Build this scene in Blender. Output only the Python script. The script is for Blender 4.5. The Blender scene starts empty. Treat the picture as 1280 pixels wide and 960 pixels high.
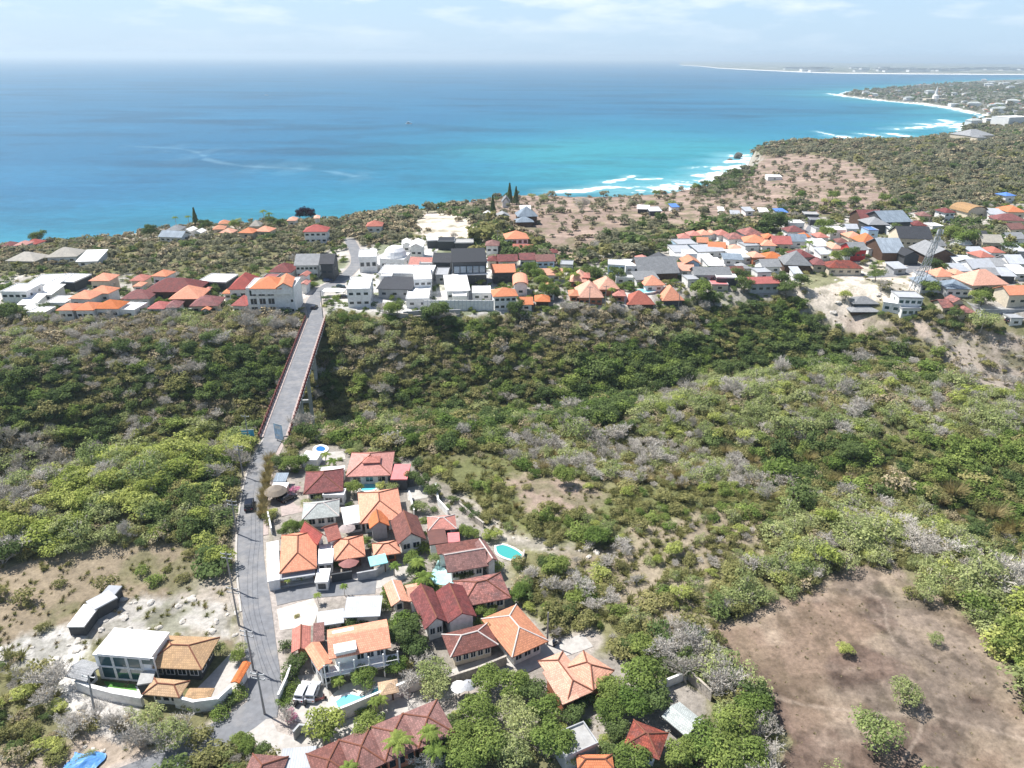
import bpy, math, random
import numpy as np
from mathutils import Matrix, Vector
R_ = math.radians
rng = np.random.default_rng(7)
random.seed(7)
scene = bpy.context.scene
COL = scene.collection

# ------------------------------------------------------------------ camera
CAMZ = 90.0
F = 905.0
PITCH = R_(24.35)
ROLL = R_(0.28)
_F = np.array([0, math.cos(PITCH), -math.sin(PITCH)])
_R0 = np.array([1.0, 0, 0])
_U0 = np.array([0, math.sin(PITCH), math.cos(PITCH)])
_R = _R0 * math.cos(ROLL) + _U0 * math.sin(ROLL)
_U = _U0 * math.cos(ROLL) - _R0 * math.sin(ROLL)
CAM = np.array([0, 0, CAMZ])
cd = bpy.data.cameras.new('camera')
cam = bpy.data.objects.new('camera', cd)
COL.objects.link(cam)
cd.sensor_width = 36
cd.lens = 36 * F / 1280
cd.clip_start = 1
cd.clip_end = 200000
cam.matrix_world = Matrix(((_R[0], _U[0], -_F[0], 0), (_R[1], _U[1], -_F[1], 0), (_R[2], _U[2], -_F[2], CAMZ), (0, 0, 0, 1)))
scene.camera = cam

# ------------------------------------------------------------------ light
SUN_EL = R_(58)
SUN_AZ = R_(-62)      # from +Y towards +X
w = bpy.data.worlds.new('World')
scene.world = w
w.use_nodes = True
nt = w.node_tree
for n in list(nt.nodes):
    nt.nodes.remove(n)
wo = nt.nodes.new('ShaderNodeOutputWorld')
bg = nt.nodes.new('ShaderNodeBackground')
sky = nt.nodes.new('ShaderNodeTexSky')
sky.sky_type = 'NISHITA'
sky.sun_disc = False
sky.sun_elevation = SUN_EL
sky.sun_rotation = SUN_AZ
sky.altitude = 100
sky.air_density = 1.0
sky.dust_density = 1.0
sky.ozone_density = 2.0
bg.inputs['Strength'].default_value = 0.085
# thin bands of cloud low over the sea
tc = nt.nodes.new('ShaderNodeTexCoord')
mp = nt.nodes.new('ShaderNodeMapping')
mp.inputs['Scale'].default_value = (2.6, 2.6, 13)
mp.inputs['Location'].default_value = (0.6, 0.2, 0.3)
cn = nt.nodes.new('ShaderNodeTexNoise')
cn.inputs['Scale'].default_value = 3.4
cn.inputs['Detail'].default_value = 9
cn.inputs['Roughness'].default_value = 0.6
cr = nt.nodes.new('ShaderNodeValToRGB')
cr.color_ramp.elements[0].position = 0.46
cr.color_ramp.elements[1].position = 0.72
sx = nt.nodes.new('ShaderNodeSeparateXYZ')
mr = nt.nodes.new('ShaderNodeMapRange')
mr.inputs['From Min'].default_value = 0.012
mr.inputs['From Max'].default_value = 0.06
mr.inputs['To Min'].default_value = 0.12
mr.inputs['To Max'].default_value = 0.8
mu = nt.nodes.new('ShaderNodeMath'); mu.operation = 'MULTIPLY'
mx = nt.nodes.new('ShaderNodeMix'); mx.data_type = 'RGBA'
mx.inputs['B'].default_value = (8.4, 8.9, 9.4, 1)
# pale blue veil over the raw sky colour
vx = nt.nodes.new('ShaderNodeMix'); vx.data_type = 'RGBA'
vx.inputs['Factor'].default_value = 0.75
vx.inputs['B'].default_value = (4.6, 6.5, 8.6, 1)
L = nt.links.new
L(tc.outputs['Generated'], mp.inputs['Vector']); L(mp.outputs['Vector'], cn.inputs['Vector'])
L(cn.outputs['Fac'], cr.inputs['Fac'])
L(tc.outputs['Generated'], sx.inputs[0]); L(sx.outputs['Z'], mr.inputs['Value'])
L(cr.outputs['Color'], mu.inputs[0]); L(mr.outputs['Result'], mu.inputs[1])
vr = nt.nodes.new('ShaderNodeMapRange')
vr.inputs['From Min'].default_value = 0.06; vr.inputs['From Max'].default_value = 0.30; vr.inputs['To Min'].default_value = 0.75; vr.inputs['To Max'].default_value = 0.0
L(sx.outputs['Z'], vr.inputs['Value']); L(vr.outputs['Result'], vx.inputs['Factor'])
cu = nt.nodes.new('ShaderNodeMapRange'); cu.inputs['From Min'].default_value = 0.12; cu.inputs['From Max'].default_value = 0.3; cu.inputs['To Min'].default_value = 1; cu.inputs['To Max'].default_value = 0.25
L(sx.outputs['Z'], cu.inputs['Value'])
mu2 = nt.nodes.new('ShaderNodeMath'); mu2.operation = 'MULTIPLY'
L(sky.outputs['Color'], vx.inputs['A']); L(vx.outputs['Result'], mx.inputs['A'])
L(mu.outputs[0], mu2.inputs[0]); L(cu.outputs['Result'], mu2.inputs[1]); L(mu2.outputs[0], mx.inputs['Factor']); L(mx.outputs['Result'], bg.inputs['Color'])
L(bg.outputs[0], wo.inputs['Surface'])

sl = bpy.data.lights.new('sun', 'SUN')
sl.energy = 5.0
sl.angle = R_(0.5)
sl.color = (1.0, 0.955, 0.90)
so = bpy.data.objects.new('sun', sl)
COL.objects.link(so)
_s = Vector((math.sin(SUN_AZ) * math.cos(SUN_EL), math.cos(SUN_AZ) * math.cos(SUN_EL), math.sin(SUN_EL)))
so.rotation_euler = (-_s).to_track_quat('-Z', 'Y').to_euler()
so.location = (-100, 100, 300)
scene.view_settings.view_transform = 'Standard'
scene.view_settings.look = 'None'
scene.view_settings.gamma = 1
scene.view_settings.use_curve_mapping = False
scene.view_settings.exposure = 0.62

# ------------------------------------------------------------------ geometry maths
def ray(px, py):
    d = F * _F + (px - 640.0) * _R + (480.0 - py) * _U
    return d / np.linalg.norm(d)
def at(px, py, z=0.0):
    d = ray(px, py)
    t = (z - CAMZ) / d[2]
    return CAM + t * d
def proj(x, y, z):
    dx, dy, dz = x, y, z - CAMZ
    f = dx * _F[0] + dy * _F[1] + dz * _F[2]
    f = np.where(f < 1, 1, f)
    r = dx * _R[0] + dy * _R[1] + dz * _R[2]
    u = dx * _U[0] + dy * _U[1] + dz * _U[2]
    return 640 + F * r / f, 480 - F * u / f
def inpoly(px, py, poly):
    c = np.zeros(np.shape(px), bool)
    n = len(poly)
    for i in range(n):
        x1, y1 = poly[i]; x2, y2 = poly[(i + 1) % n]
        if y1 == y2: continue
        m = ((y1 > py) != (y2 > py)) & (px < (x2 - x1) * (py - y1) / (y2 - y1) + x1)
        c ^= m
    return c
def segdist(x, y, pts, closed=False):
    best = np.full(np.shape(x), 1e18)
    n = len(pts)
    for i in range(n if closed else n - 1):
        ax, ay = pts[i][:2]; bx, by = pts[(i + 1) % n][:2]
        vx_, vy_ = bx - ax, by - ay
        l2 = vx_ * vx_ + vy_ * vy_ + 1e-9
        t = np.clip(((x - ax) * vx_ + (y - ay) * vy_) / l2, 0, 1)
        d = (x - ax - t * vx_) ** 2 + (y - ay - t * vy_) ** 2
        best = np.minimum(best, d)
    return np.sqrt(best)
def _hash(ix, iy, s):
    h = (ix.astype(np.int64) * 374761393 + iy.astype(np.int64) * 668265263 + s * 974711) & 0xffffffff
    h = ((h ^ (h >> 13)) * 1274126177) & 0xffffffff
    return ((h ^ (h >> 16)) & 0xffff) / 65535.0
def vnoise(x, y, s=0):
    x = np.asarray(x, float); y = np.asarray(y, float)
    ix = np.floor(x); iy = np.floor(y)
    fx = x - ix; fy = y - iy
    fx = fx * fx * (3 - 2 * fx); fy = fy * fy * (3 - 2 * fy)
    a = _hash(ix, iy, s); b = _hash(ix + 1, iy, s); c = _hash(ix, iy + 1, s); d = _hash(ix + 1, iy + 1, s)
    return (a * (1 - fx) + b * fx) * (1 - fy) + (c * (1 - fx) + d * fx) * fy
def fbm(x, y, s=0, o=4):
    v = 0; a = 0.5; t = 0
    for i in range(o):
        v = v + a * vnoise(x * 2 ** i, y * 2 ** i, s + i * 17); t += a; a *= 0.55
    return v / t
def smooth(t):
    t = np.clip(t, 0, 1)
    return t * t * (3 - 2 * t)

SEA = -40.0
COASTPX = [(-900, 360, -12), (-200, 318, -12), (0, 305, -12), (60, 301, -12), (100, 296, -12), (150, 290, -12), (200, 280, -12), (260, 274, -12),
           (330, 272, -12), (400, 272, -12), (460, 262, -12), (530, 255, -12), (560, 252, -12), (600, 244, -12), (640, 240, -12),
           (700, 241, -12), (760, 241, -12), (820, 238, -12), (870, 229, -12), (905, 216, -12), (930, 207, -12), (942, 199, -14),
           (938, 190, -18), (948, 182, -14), (975, 178, -14), (1000, 177, -14), (1060, 178, -14), (1130, 175, -14), (1190, 171, -18), (1200, 163, -22),
           (1210, 152, -26), (1232, 143, -36), (1190, 135, -38), (1150, 129, -38), (1100, 125, -38), (1047, 119, -38),
           (1060, 114, -38), (1100, 110.5, -38), (1150, 106.5, -38), (1220, 101, -38), (1320, 98, -38), (1500, 96.5, -38)]
COAST = [tuple(at(a, b, c)[:2]) for a, b, c in COASTPX]
LAND = COAST + [(20000, 9000), (20000, -3000), (-5000, -3000)]
GORGE = [tuple(at(a, b, -20)[:2]) for a, b in [(-700, 800), (-250, 700), (0, 625), (150, 575), (320, 548), (450, 530), (600, 515), (760, 497), (920, 462), (1080, 462), (1280, 492), (1600, 520)]]
VALE = [tuple(at(a, b, -5)[:2]) for a, b in [(700, 545), (860, 560), (1000, 590), (1130, 625), (1280, 670), (1500, 760)]]
NEARHILL = at(150, 620, 2)

def H(x, y):
    x = np.asarray(x, float); y = np.asarray(y, float)
    r = np.hypot(x, y)
    dc = segdist(x, y, COAST)
    land = inpoly(x, y, LAND)
    sd = np.where(land, dc, -dc)
    z = -13 * smooth(1 - sd / 170.0) * smooth((r - 380) / 150)
    far = smooth((r - 1500) / 600)
    z = z * (1 - far) + far * (-37 + 40 * smooth(sd / 1600))
    dg = segdist(x, y, GORGE)
    z = z - 24 * smooth(1 - dg / 50.0) * smooth((900 - r) / 400)
    dv = segdist(x, y, VALE)
    z = z - 6 * smooth(1 - dv / 34.0)
    hd = np.hypot((x - NEARHILL[0]) / 45, (y - NEARHILL[1]) / 30)
    z = z + 5 * smooth(1 - hd)
    und = (fbm(x / 60, y / 60, 5, 3) - 0.5) * 5
    m = smooth((np.abs(dg - 0) * 0 + r - 30) / 10) * smooth((dg) / 60 * 0 + 1)
    vil = smooth((segdist(x, y, VILC) - 32) / 25)
    z = z + und * vil * smooth((1.0 - smooth((r - 270) / 40) * 0.8))
    fr_ = smooth((13 - segdist(x, y, MAINR)) / 8)
    z = z * (1 - fr_)
    # cliff down to the sea floor
    e = (fbm(x / 25, y / 25, 9, 3) - 0.5) * 14
    c = smooth((sd + e + 4) / 16.0)
    z = np.where(r > 300, (SEA - 8) * (1 - c) + z * c, z)
    return z
MAINR = [tuple(at(a, b, 0)[:2]) for a, b in [(325, 900), (331, 860), (321, 760), (313, 680), (321, 600), (331, 570), (343, 547)]]
VILC = [tuple(at(a, b, 0)[:2]) for a, b in [(250, 930), (330, 880), (430, 820), (600, 860), (780, 900), (600, 740), (450, 640), (330, 640), (330, 720), (220, 820), (130, 830)]]
# bare ground where the village roads, yards and the bridge ends lie stays level
_TS = np.concatenate([np.geomspace(70, 700, 900), np.geomspace(702, 12000, 900)])
def hit(px, py, h=0.0):
    d = ray(px, py)
    P = CAM[None, :] + _TS[:, None] * d[None, :]
    g = P[:, 2] - H(P[:, 0], P[:, 1]) - h
    i = np.argmax(g < 0)
    if g[i] >= 0: return at(px, py, -20)
    a, b = _TS[max(i - 1, 0)], _TS[i]
    ga, gb = g[max(i - 1, 0)], g[i]
    t = a + (b - a) * (ga / (ga - gb + 1e-9))
    return CAM + t * d
def gz(x, y):
    return float(H(np.array([x]), np.array([y]))[0])

# ------------------------------------------------------------------ materials
MATS = {}
def nodes(name):
    m = bpy.data.materials.new(name)
    m.use_nodes = True
    t = m.node_tree
    return m, t, t.nodes['Principled BSDF']
def plain(name, c, rough=0.7, spec=0.3, metal=0.0, var=0.12, vs=1.5, bump=0.0, stain=None, stain_amt=0.35, stain_s=0.35):
    """surface with mottled variation and, if asked, weather stains"""
    if name in MATS: return MATS[name]
    m, t, b = nodes(name)
    b.inputs['Roughness'].default_value = rough
    b.inputs['Specular IOR Level'].default_value = spec
    b.inputs['Metallic'].default_value = metal
    g = t.nodes.new('ShaderNodeNewGeometry')
    n = t.nodes.new('ShaderNodeTexNoise'); n.inputs['Scale'].default_value = vs; n.inputs['Detail'].default_value = 6
    t.links.new(g.outputs['Position'], n.inputs['Vector'])
    mr = t.nodes.new('ShaderNodeMapRange')
    mr.inputs['From Min'].default_value = 0.3; mr.inputs['From Max'].default_value = 0.7
    mr.inputs['To Min'].default_value = 1 - var; mr.inputs['To Max'].default_value = 1 + var
    t.links.new(n.outputs['Fac'], mr.inputs['Value'])
    mm = t.nodes.new('ShaderNodeVectorMath'); mm.operation = 'SCALE'
    mm.inputs[0].default_value = c[:3]
    t.links.new(mr.outputs['Result'], mm.inputs['Scale'])
    out = mm.outputs[0]
    if stain:
        n2 = t.nodes.new('ShaderNodeTexNoise'); n2.inputs['Scale'].default_value = stain_s; n2.inputs['Detail'].default_value = 8; n2.inputs['Roughness'].default_value = 0.65
        t.links.new(g.outputs['Position'], n2.inputs['Vector'])
        r2 = t.nodes.new('ShaderNodeMapRange')
        r2.inputs['From Min'].default_value = 0.48; r2.inputs['From Max'].default_value = 0.68
        r2.inputs['To Max'].default_value = stain_amt
        t.links.new(n2.outputs['Fac'], r2.inputs['Value'])
        x = t.nodes.new('ShaderNodeMix'); x.data_type = 'RGBA'
        t.links.new(r2.outputs['Result'], x.inputs['Factor']); t.links.new(out, x.inputs['A'])
        x.inputs['B'].default_value = (*stain, 1)
        out = x.outputs['Result']
    t.links.new(out, b.inputs['Base Color'])
    if bump:
        bp = t.nodes.new('ShaderNodeBump'); bp.inputs['Strength'].default_value = bump; bp.inputs['Distance'].default_value = 0.1
        t.links.new(n.outputs['Fac'], bp.inputs['Height']); t.links.new(bp.outputs[0], b.inputs['Normal'])
    MATS[name] = m
    return m
def tiled(name, c, c2, amt=0.4, row=0.36, col=0.3, contrast=0.22, mott=0.16):
    """clay tiles in rows (UV in metres: u along the eave, v up the slope), weathered towards c2"""
    if name in MATS: return MATS[name]
    m, t, b = nodes(name)
    b.inputs['Roughness'].default_value = 0.75
    b.inputs['Specular IOR Level'].default_value = 0.25
    uv = t.nodes.new('ShaderNodeUVMap')
    br = t.nodes.new('ShaderNodeTexBrick')
    br.inputs['Scale'].default_value = 1
    br.inputs['Brick Width'].default_value = col; br.inputs['Row Height'].default_value = row
    br.inputs['Mortar Size'].default_value = 0.035; br.inputs['Mortar Smooth'].default_value = 0.6
    br.inputs['Color1'].default_value = (1 + mott, 1 + mott, 1 + mott, 1); br.inputs['Color2'].default_value = (1 - mott, 1 - mott, 1 - mott, 1)
    br.inputs['Mortar'].default_value = (1 - contrast * 1.6,) * 3 + (1,)
    t.links.new(uv.outputs[0], br.inputs['Vector'])
    g = t.nodes.new('ShaderNodeNewGeometry')
    n = t.nodes.new('ShaderNodeTexNoise'); n.inputs['Scale'].default_value = 0.55; n.inputs['Detail'].default_value = 9; n.inputs['Roughness'].default_value = 0.7
    t.links.new(g.outputs['Position'], n.inputs['Vector'])
    r = t.nodes.new('ShaderNodeMapRange'); r.inputs['From Min'].default_value = 0.42; r.inputs['From Max'].default_value = 0.66; r.inputs['To Max'].default_value = amt
    t.links.new(n.outputs['Fac'], r.inputs['Value'])
    x = t.nodes.new('ShaderNodeMix'); x.data_type = 'RGBA'
    x.inputs['A'].default_value = (*c, 1); x.inputs['B'].default_value = (*c2, 1)
    t.links.new(r.outputs['Result'], x.inputs['Factor'])
    y = t.nodes.new('ShaderNodeMix'); y.data_type = 'RGBA'; y.blend_type = 'MULTIPLY'; y.inputs['Factor'].default_value = 1
    oi = t.nodes.new('ShaderNodeObjectInfo')
    hs = t.nodes.new('ShaderNodeHueSaturation')
    a1 = t.nodes.new('ShaderNodeMapRange'); a1.inputs['To Min'].default_value = 0.80; a1.inputs['To Max'].default_value = 1.14; t.links.new(oi.outputs['Random'], a1.inputs['Value'])
    a2 = t.nodes.new('ShaderNodeMapRange'); a2.inputs['To Min'].default_value = 1.05; a2.inputs['To Max'].default_value = 0.78; t.links.new(oi.outputs['Random'], a2.inputs['Value'])
    t.links.new(a1.outputs[0], hs.inputs['Value']); t.links.new(a2.outputs[0], hs.inputs['Saturation'])
    ns = t.nodes.new('ShaderNodeTexNoise'); ns.inputs['Scale'].default_value = 1.9; ns.inputs['Detail'].default_value = 10; ns.inputs['Roughness'].default_value = 0.75
    mp2 = t.nodes.new('ShaderNodeMapping'); mp2.inputs['Scale'].default_value = (1.6, 0.35, 1); t.links.new(uv.outputs[0], mp2.inputs['Vector']); t.links.new(mp2.outputs[0], ns.inputs['Vector'])
    r5 = t.nodes.new('ShaderNodeMapRange'); r5.inputs['From Min'].default_value = 0.5; r5.inputs['From Max'].default_value = 0.72; r5.inputs['To Max'].default_value = 0.26; t.links.new(ns.outputs['Fac'], r5.inputs['Value'])
    x5 = t.nodes.new('ShaderNodeMix'); x5.data_type = 'RGBA'; x5.inputs['B'].default_value = (c[0] * 0.35 + 0.02, c[1] * 0.5 + 0.02, c[2] * 0.5 + 0.02, 1)
    t.links.new(r5.outputs[0], x5.inputs['Factor']); t.links.new(x.outputs['Result'], x5.inputs['A']); t.links.new(x5.outputs['Result'], hs.inputs['Color'])
    t.links.new(hs.outputs[0], y.inputs['A']); t.links.new(br.outputs['Color'], y.inputs['B'])
    t.links.new(y.outputs['Result'], b.inputs['Base Color'])
    bp = t.nodes.new('ShaderNodeBump'); bp.inputs['Strength'].default_value = 0.5; bp.inputs['Distance'].default_value = 0.04
    t.links.new(br.outputs['Fac'], bp.inputs['Height']); bp.invert = True
    t.links.new(bp.outputs[0], b.inputs['Normal'])
    MATS[name] = m
    return m
ROOF = {
 'orange': tiled('orange clay tiles', (0.70, 0.225, 0.085), (0.58, 0.20, 0.09), 0.5),
 'salmon': tiled('salmon clay tiles', (0.70, 0.32, 0.19), (0.58, 0.27, 0.17), 0.6),
 'coral': tiled('coral clay tiles', (0.55, 0.19, 0.14), (0.42, 0.15, 0.11), 0.6),
 'red': tiled('red clay tiles', (0.44, 0.07, 0.05), (0.26, 0.06, 0.05), 0.6),
 'maroon': tiled('maroon clay tiles', (0.25, 0.07, 0.065), (0.13, 0.055, 0.055), 0.8, mott=0.28),
 'brown': tiled('brown clay tiles', (0.26, 0.11, 0.09), (0.15, 0.075, 0.068), 0.7, mott=0.25),
 'mottled': tiled('mottled red clay tiles', (0.36, 0.10, 0.07), (0.14, 0.07, 0.065), 1.0, mott=0.35),
 'tan': tiled('tan wood shingles', (0.50, 0.31, 0.15), (0.36, 0.23, 0.13), 0.6),
 'thatch': tiled('dry thatch', (0.40, 0.33, 0.25), (0.28, 0.24, 0.20), 0.8, row=0.5, col=0.1),
 'palethatch': tiled('pale bleached thatch', (0.50, 0.46, 0.38), (0.36, 0.34, 0.30), 0.8, row=0.5, col=0.1),
 'grey': tiled('grey roof tiles', (0.30, 0.31, 0.32), (0.20, 0.21, 0.22), 0.6),
 'bluegrey': tiled('blue grey metal roof', (0.26, 0.32, 0.38), (0.18, 0.22, 0.27), 0.6, row=3, col=0.4),
 'darkgrey': tiled('dark slate roof', (0.075, 0.08, 0.09), (0.05, 0.05, 0.06), 0.6),
 'metal': tiled('pale corrugated metal', (0.50, 0.53, 0.57), (0.36, 0.36, 0.36), 0.5, row=4, col=0.35, contrast=0.15, mott=0.05),
 'palegrey': tiled('pale grey tiles', (0.50, 0.54, 0.52), (0.36, 0.38, 0.36), 0.5),
 'white': plain('white roof coating', (0.80, 0.80, 0.79), 0.6, stain=(0.55, 0.53, 0.50), stain_amt=0.4),
 'concrete': plain('bare concrete', (0.38, 0.38, 0.37), 0.9, stain=(0.22, 0.21, 0.20), stain_amt=0.6, bump=0.3),
 'turquoise': plain('turquoise sheet', (0.28, 0.62, 0.66), 0.5, stain=(0.55, 0.68, 0.68), stain_amt=0.4),
 'pink': plain('pink painted sheet', (0.66, 0.20, 0.20), 0.6, stain=(0.5, 0.22, 0.2)),
 'black': plain('black roof felt', (0.03, 0.032, 0.036), 0.6),
 'blue': plain('blue sheet', (0.10, 0.22, 0.55), 0.5),
}
WALL = {
 'white': plain('white render', (0.78, 0.78, 0.76), 0.85, stain=(0.45, 0.42, 0.38), stain_amt=0.35, stain_s=0.6),
 'cream': plain('cream render', (0.62, 0.55, 0.43), 0.85, stain=(0.35, 0.31, 0.26), stain_amt=0.4),
 'grey': plain('grey render', (0.40, 0.41, 0.42), 0.85, stain=(0.22, 0.22, 0.22), stain_amt=0.5),
 'stone': plain('limestone blocks', (0.42, 0.38, 0.33), 0.9, var=0.3, vs=3, stain=(0.16, 0.15, 0.13), stain_amt=0.6, bump=0.5),
 'wood': plain('dark timber', (0.10, 0.06, 0.04), 0.7, var=0.3),
 'dark': plain('charcoal render', (0.06, 0.065, 0.07), 0.7),
 'blue': plain('pale blue render', (0.42, 0.58, 0.72), 0.85, stain=(0.3, 0.36, 0.42), stain_amt=0.4),
 'pink': plain('pink render', (0.70, 0.38, 0.36), 0.85),
 'red': plain('red painted render', (0.52, 0.05, 0.05), 0.7),
 'terracotta': plain('terracotta render', (0.42, 0.16, 0.09), 0.85),
}
GLASS = plain('dark window glass', (0.02, 0.03, 0.04), 0.08, spec=0.8, var=0.05)
GLASSB = plain('blue green window glass', (0.03, 0.075, 0.085), 0.06, spec=0.9, var=0.05)
FRAME = plain('white window frame', (0.75, 0.75, 0.74), 0.5)
DOORM = plain('brown door', (0.16, 0.08, 0.045), 0.6)
RIDGEL = plain('pale ridge mortar', (0.62, 0.56, 0.52), 0.85)
RIDGED = plain('dark ridge tiles', (0.20, 0.08, 0.05), 0.8)
ASPH = plain('worn asphalt', (0.18, 0.187, 0.20), 0.9, var=0.16, vs=0.9, stain=(0.29, 0.28, 0.27), stain_amt=0.7, stain_s=0.25, bump=0.1)
PAVE = plain('pale concrete paving', (0.44, 0.42, 0.39), 0.9, var=0.12, stain=(0.28, 0.26, 0.24), stain_amt=0.5)
PINKPAVE = plain('dusty pink paving', (0.40, 0.335, 0.31), 0.9, var=0.15, stain=(0.26, 0.22, 0.2), stain_amt=0.5)
TERR = plain('turquoise painted terrace', (0.36, 0.66, 0.68), 0.8, stain=(0.6, 0.66, 0.64), stain_amt=0.5)
WHITEP = plain('white painted deck', (0.75, 0.74, 0.71), 0.8, stain=(0.5, 0.48, 0.45), stain_amt=0.4)
SANDP = plain('white coral sand', (0.60, 0.55, 0.49), 0.95, var=0.15, stain=(0.40, 0.35, 0.30), stain_amt=0.6, stain_s=0.3)
GRASSG = plain('mown lawn', (0.10, 0.26, 0.05), 0.95, var=0.25, vs=2)
STEEL = plain('galvanised steel', (0.35, 0.37, 0.38), 0.45, metal=0.6)
RUST = plain('maroon railing paint', (0.16, 0.045, 0.04), 0.6)
CONC = WALL['grey']
POLEM = plain('weathered pole concrete', (0.28, 0.27, 0.26), 0.85)
WIRE = plain('black cable', (0.02, 0.02, 0.02), 0.6)
RUBBER = plain('rubber', (0.02, 0.02, 0.02), 0.8)
def water_mat(name, c):
    if name in MATS: return MATS[name]
    m, t, b = nodes(name)
    b.inputs['Base Color'].default_value = (*c, 1)
    b.inputs['Roughness'].default_value = 0.06
    n = t.nodes.new('ShaderNodeTexNoise'); n.inputs['Scale'].default_value = 3
    g = t.nodes.new('ShaderNodeNewGeometry'); t.links.new(g.outputs['Position'], n.inputs['Vector'])
    bp = t.nodes.new('ShaderNodeBump'); bp.inputs['Strength'].default_value = 0.15; bp.inputs['Distance'].default_value = 0.1
    t.links.new(n.outputs['Fac'], bp.inputs['Height']); t.links.new(bp.outputs[0], b.inputs['Normal'])
    MATS[name] = m
    return m

# ------------------------------------------------------------------ object helpers
def tag(o, label=None, cat=None, group=None, kind=None):
    if label: o['label'] = label
    if cat: o['category'] = cat
    if group: o['group'] = group
    if kind: o['kind'] = kind
    return o
def link(name, me, mat=None, parent=None, loc=None):
    o = bpy.data.objects.new(name, me)
    COL.objects.link(o)
    if mat is not None and me is not None:
        for m in (mat if isinstance(mat, (list, tuple)) else [mat]): me.materials.append(m)
    if parent is not None: o.parent = parent
    if loc is not None: o.location = loc
    return o
def empty(name, loc, rz=0.0):
    o = bpy.data.objects.new(name, None)
    COL.objects.link(o)
    o.empty_display_size = 0.5
    o.location = loc; o.rotation_euler = (0, 0, rz)
    return o
class MB:
    def __init__(s, M=None):
        s.v = []; s.f = []; s.uv = []; s.mi = []; s.M = M
    def add(s, vs, fs, uvs=None, mi=0):
        b = len(s.v)
        if s.M is not None: vs = [tuple(s.M @ Vector(p)) for p in vs]
        s.v += [tuple(p) for p in vs]
        for k, f in enumerate(fs):
            s.f.append(tuple(b + i for i in f)); s.mi.append(mi)
            s.uv.append(uvs[k] if uvs else None)
        return s
    def box(s, x0, x1, y0, y1, z0, z1, mi=0, T=None):
        vs = [(x0, y0, z0), (x1, y0, z0), (x1, y1, z0), (x0, y1, z0), (x0, y0, z1), (x1, y0, z1), (x1, y1, z1), (x0, y1, z1)]
        if T is not None: vs = [tuple(T @ Vector(p)) for p in vs]
        return s.add(vs, [(3, 2, 1, 0), (4, 5, 6, 7), (0, 1, 5, 4), (1, 2, 6, 5), (2, 3, 7, 6), (3, 0, 4, 7)], mi=mi)
    def tube(s, p, q, r0, r1=None, n=6, mi=0):
        if r1 is None: r1 = r0
        p = Vector(p); q = Vector(q); d = (q - p)
        if d.length < 1e-6: return s
        d.normalize()
        a = d.orthogonal().normalized(); b = d.cross(a)
        vs = []
        for c, r in ((p, r0), (q, r1)):
            for i in range(n):
                t = 2 * math.pi * i / n
                vs.append(tuple(c + a * (r * math.cos(t)) + b * (r * math.sin(t))))
        fs = [(i, (i + 1) % n, n + (i + 1) % n, n + i) for i in range(n)] + [tuple(reversed(range(n))), tuple(range(n, 2 * n))]
        return s.add(vs, fs, mi=mi)
    def lathe(s, prof, n=12, c=(0, 0), mi=0):
        vs = []
        for r, z in prof:
            for i in range(n):
                t = 2 * math.pi * i / n
                vs.append((c[0] + r * math.cos(t), c[1] + r * math.sin(t), z))
        fs = []
        for k in range(len(prof) - 1):
            for i in range(n):
                fs.append((k * n + i, k * n + (i + 1) % n, (k + 1) * n + (i + 1) % n, (k + 1) * n + i))
        fs.append(tuple(reversed(range(n)))); fs.append(tuple(range((len(prof) - 1) * n, len(prof) * n)))
        return s.add(vs, fs, mi=mi)
    def mesh(s, name):
        me = bpy.data.meshes.new(name)
        me.from_pydata(s.v, [], s.f)
        if any(u is not None for u in s.uv):
            l = me.uv_layers.new(name='UVMap'); k = 0
            for f, u in zip(s.f, s.uv):
                for j in range(len(f)):
                    l.data[k].uv = u[j] if u is not None else (0, 0); k += 1
        if any(s.mi): me.polygons.foreach_set('material_index', s.mi)
        me.update()
        return me
    def build(s, name, mat, parent=None, loc=None):
        return link(name, s.mesh(name), mat, parent, loc)

def poly_slab(name, pts, mat, top=0.06, thick=0.3, parent=None):
    """pts: world (x,y) outline; a thin slab following a level top"""
    zs = [gz(*p[:2]) for p in pts]
    z = sum(zs) / len(zs) + top
    n = len(pts)
    m = MB()
    c = (sum(p[0] for p in pts) / n, sum(p[1] for p in pts) / n)
    vs = [(p[0], p[1], z) for p in pts] + [(p[0], p[1], z - thick) for p in pts]
    m.add(vs, [tuple(range(n))] + [(i, n + i, n + (i + 1) % n, (i + 1) % n) for i in range(n)])
    o = m.build(name, mat, parent)
    return o

def numpy_mesh(name, V, Fq, smooth_=True):
    me = bpy.data.meshes.new(name)
    nv = len(V); nf = len(Fq); k = Fq.shape[1]
    me.vertices.add(nv); me.vertices.foreach_set('co', V.astype(np.float32).ravel())
    me.loops.add(nf * k); me.loops.foreach_set('vertex_index', Fq.astype(np.int32).ravel())
    me.polygons.add(nf); me.polygons.foreach_set('loop_start', np.arange(0, nf * k, k, dtype=np.int32))
    if smooth_: me.polygons.foreach_set('use_smooth', np.ones(nf, bool))
    me.update(calc_edges=True)
    return me
def col_attr(me, name, C, domain='POINT'):
    a = me.color_attributes.new(name, 'FLOAT_COLOR', domain)
    c4 = np.ones((len(C), 4), np.float32); c4[:, :C.shape[1]] = C
    a.data.foreach_set('color', c4.ravel())
def polar(r0, r1, nr, a0, a1, na):
    rr = np.geomspace(r0, r1, nr); aa = np.linspace(R_(a0), R_(a1), na)
    Rr, A = np.meshgrid(rr, aa, indexing='ij')
    x = (Rr * np.sin(A)).ravel(); y = (Rr * np.cos(A)).ravel()
    i, j = np.meshgrid(np.arange(nr - 1), np.arange(na - 1), indexing='ij')
    a = (i * na + j).ravel()
    return x, y, np.stack([a, a + 1, a + na + 1, a + na], 1)
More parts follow.
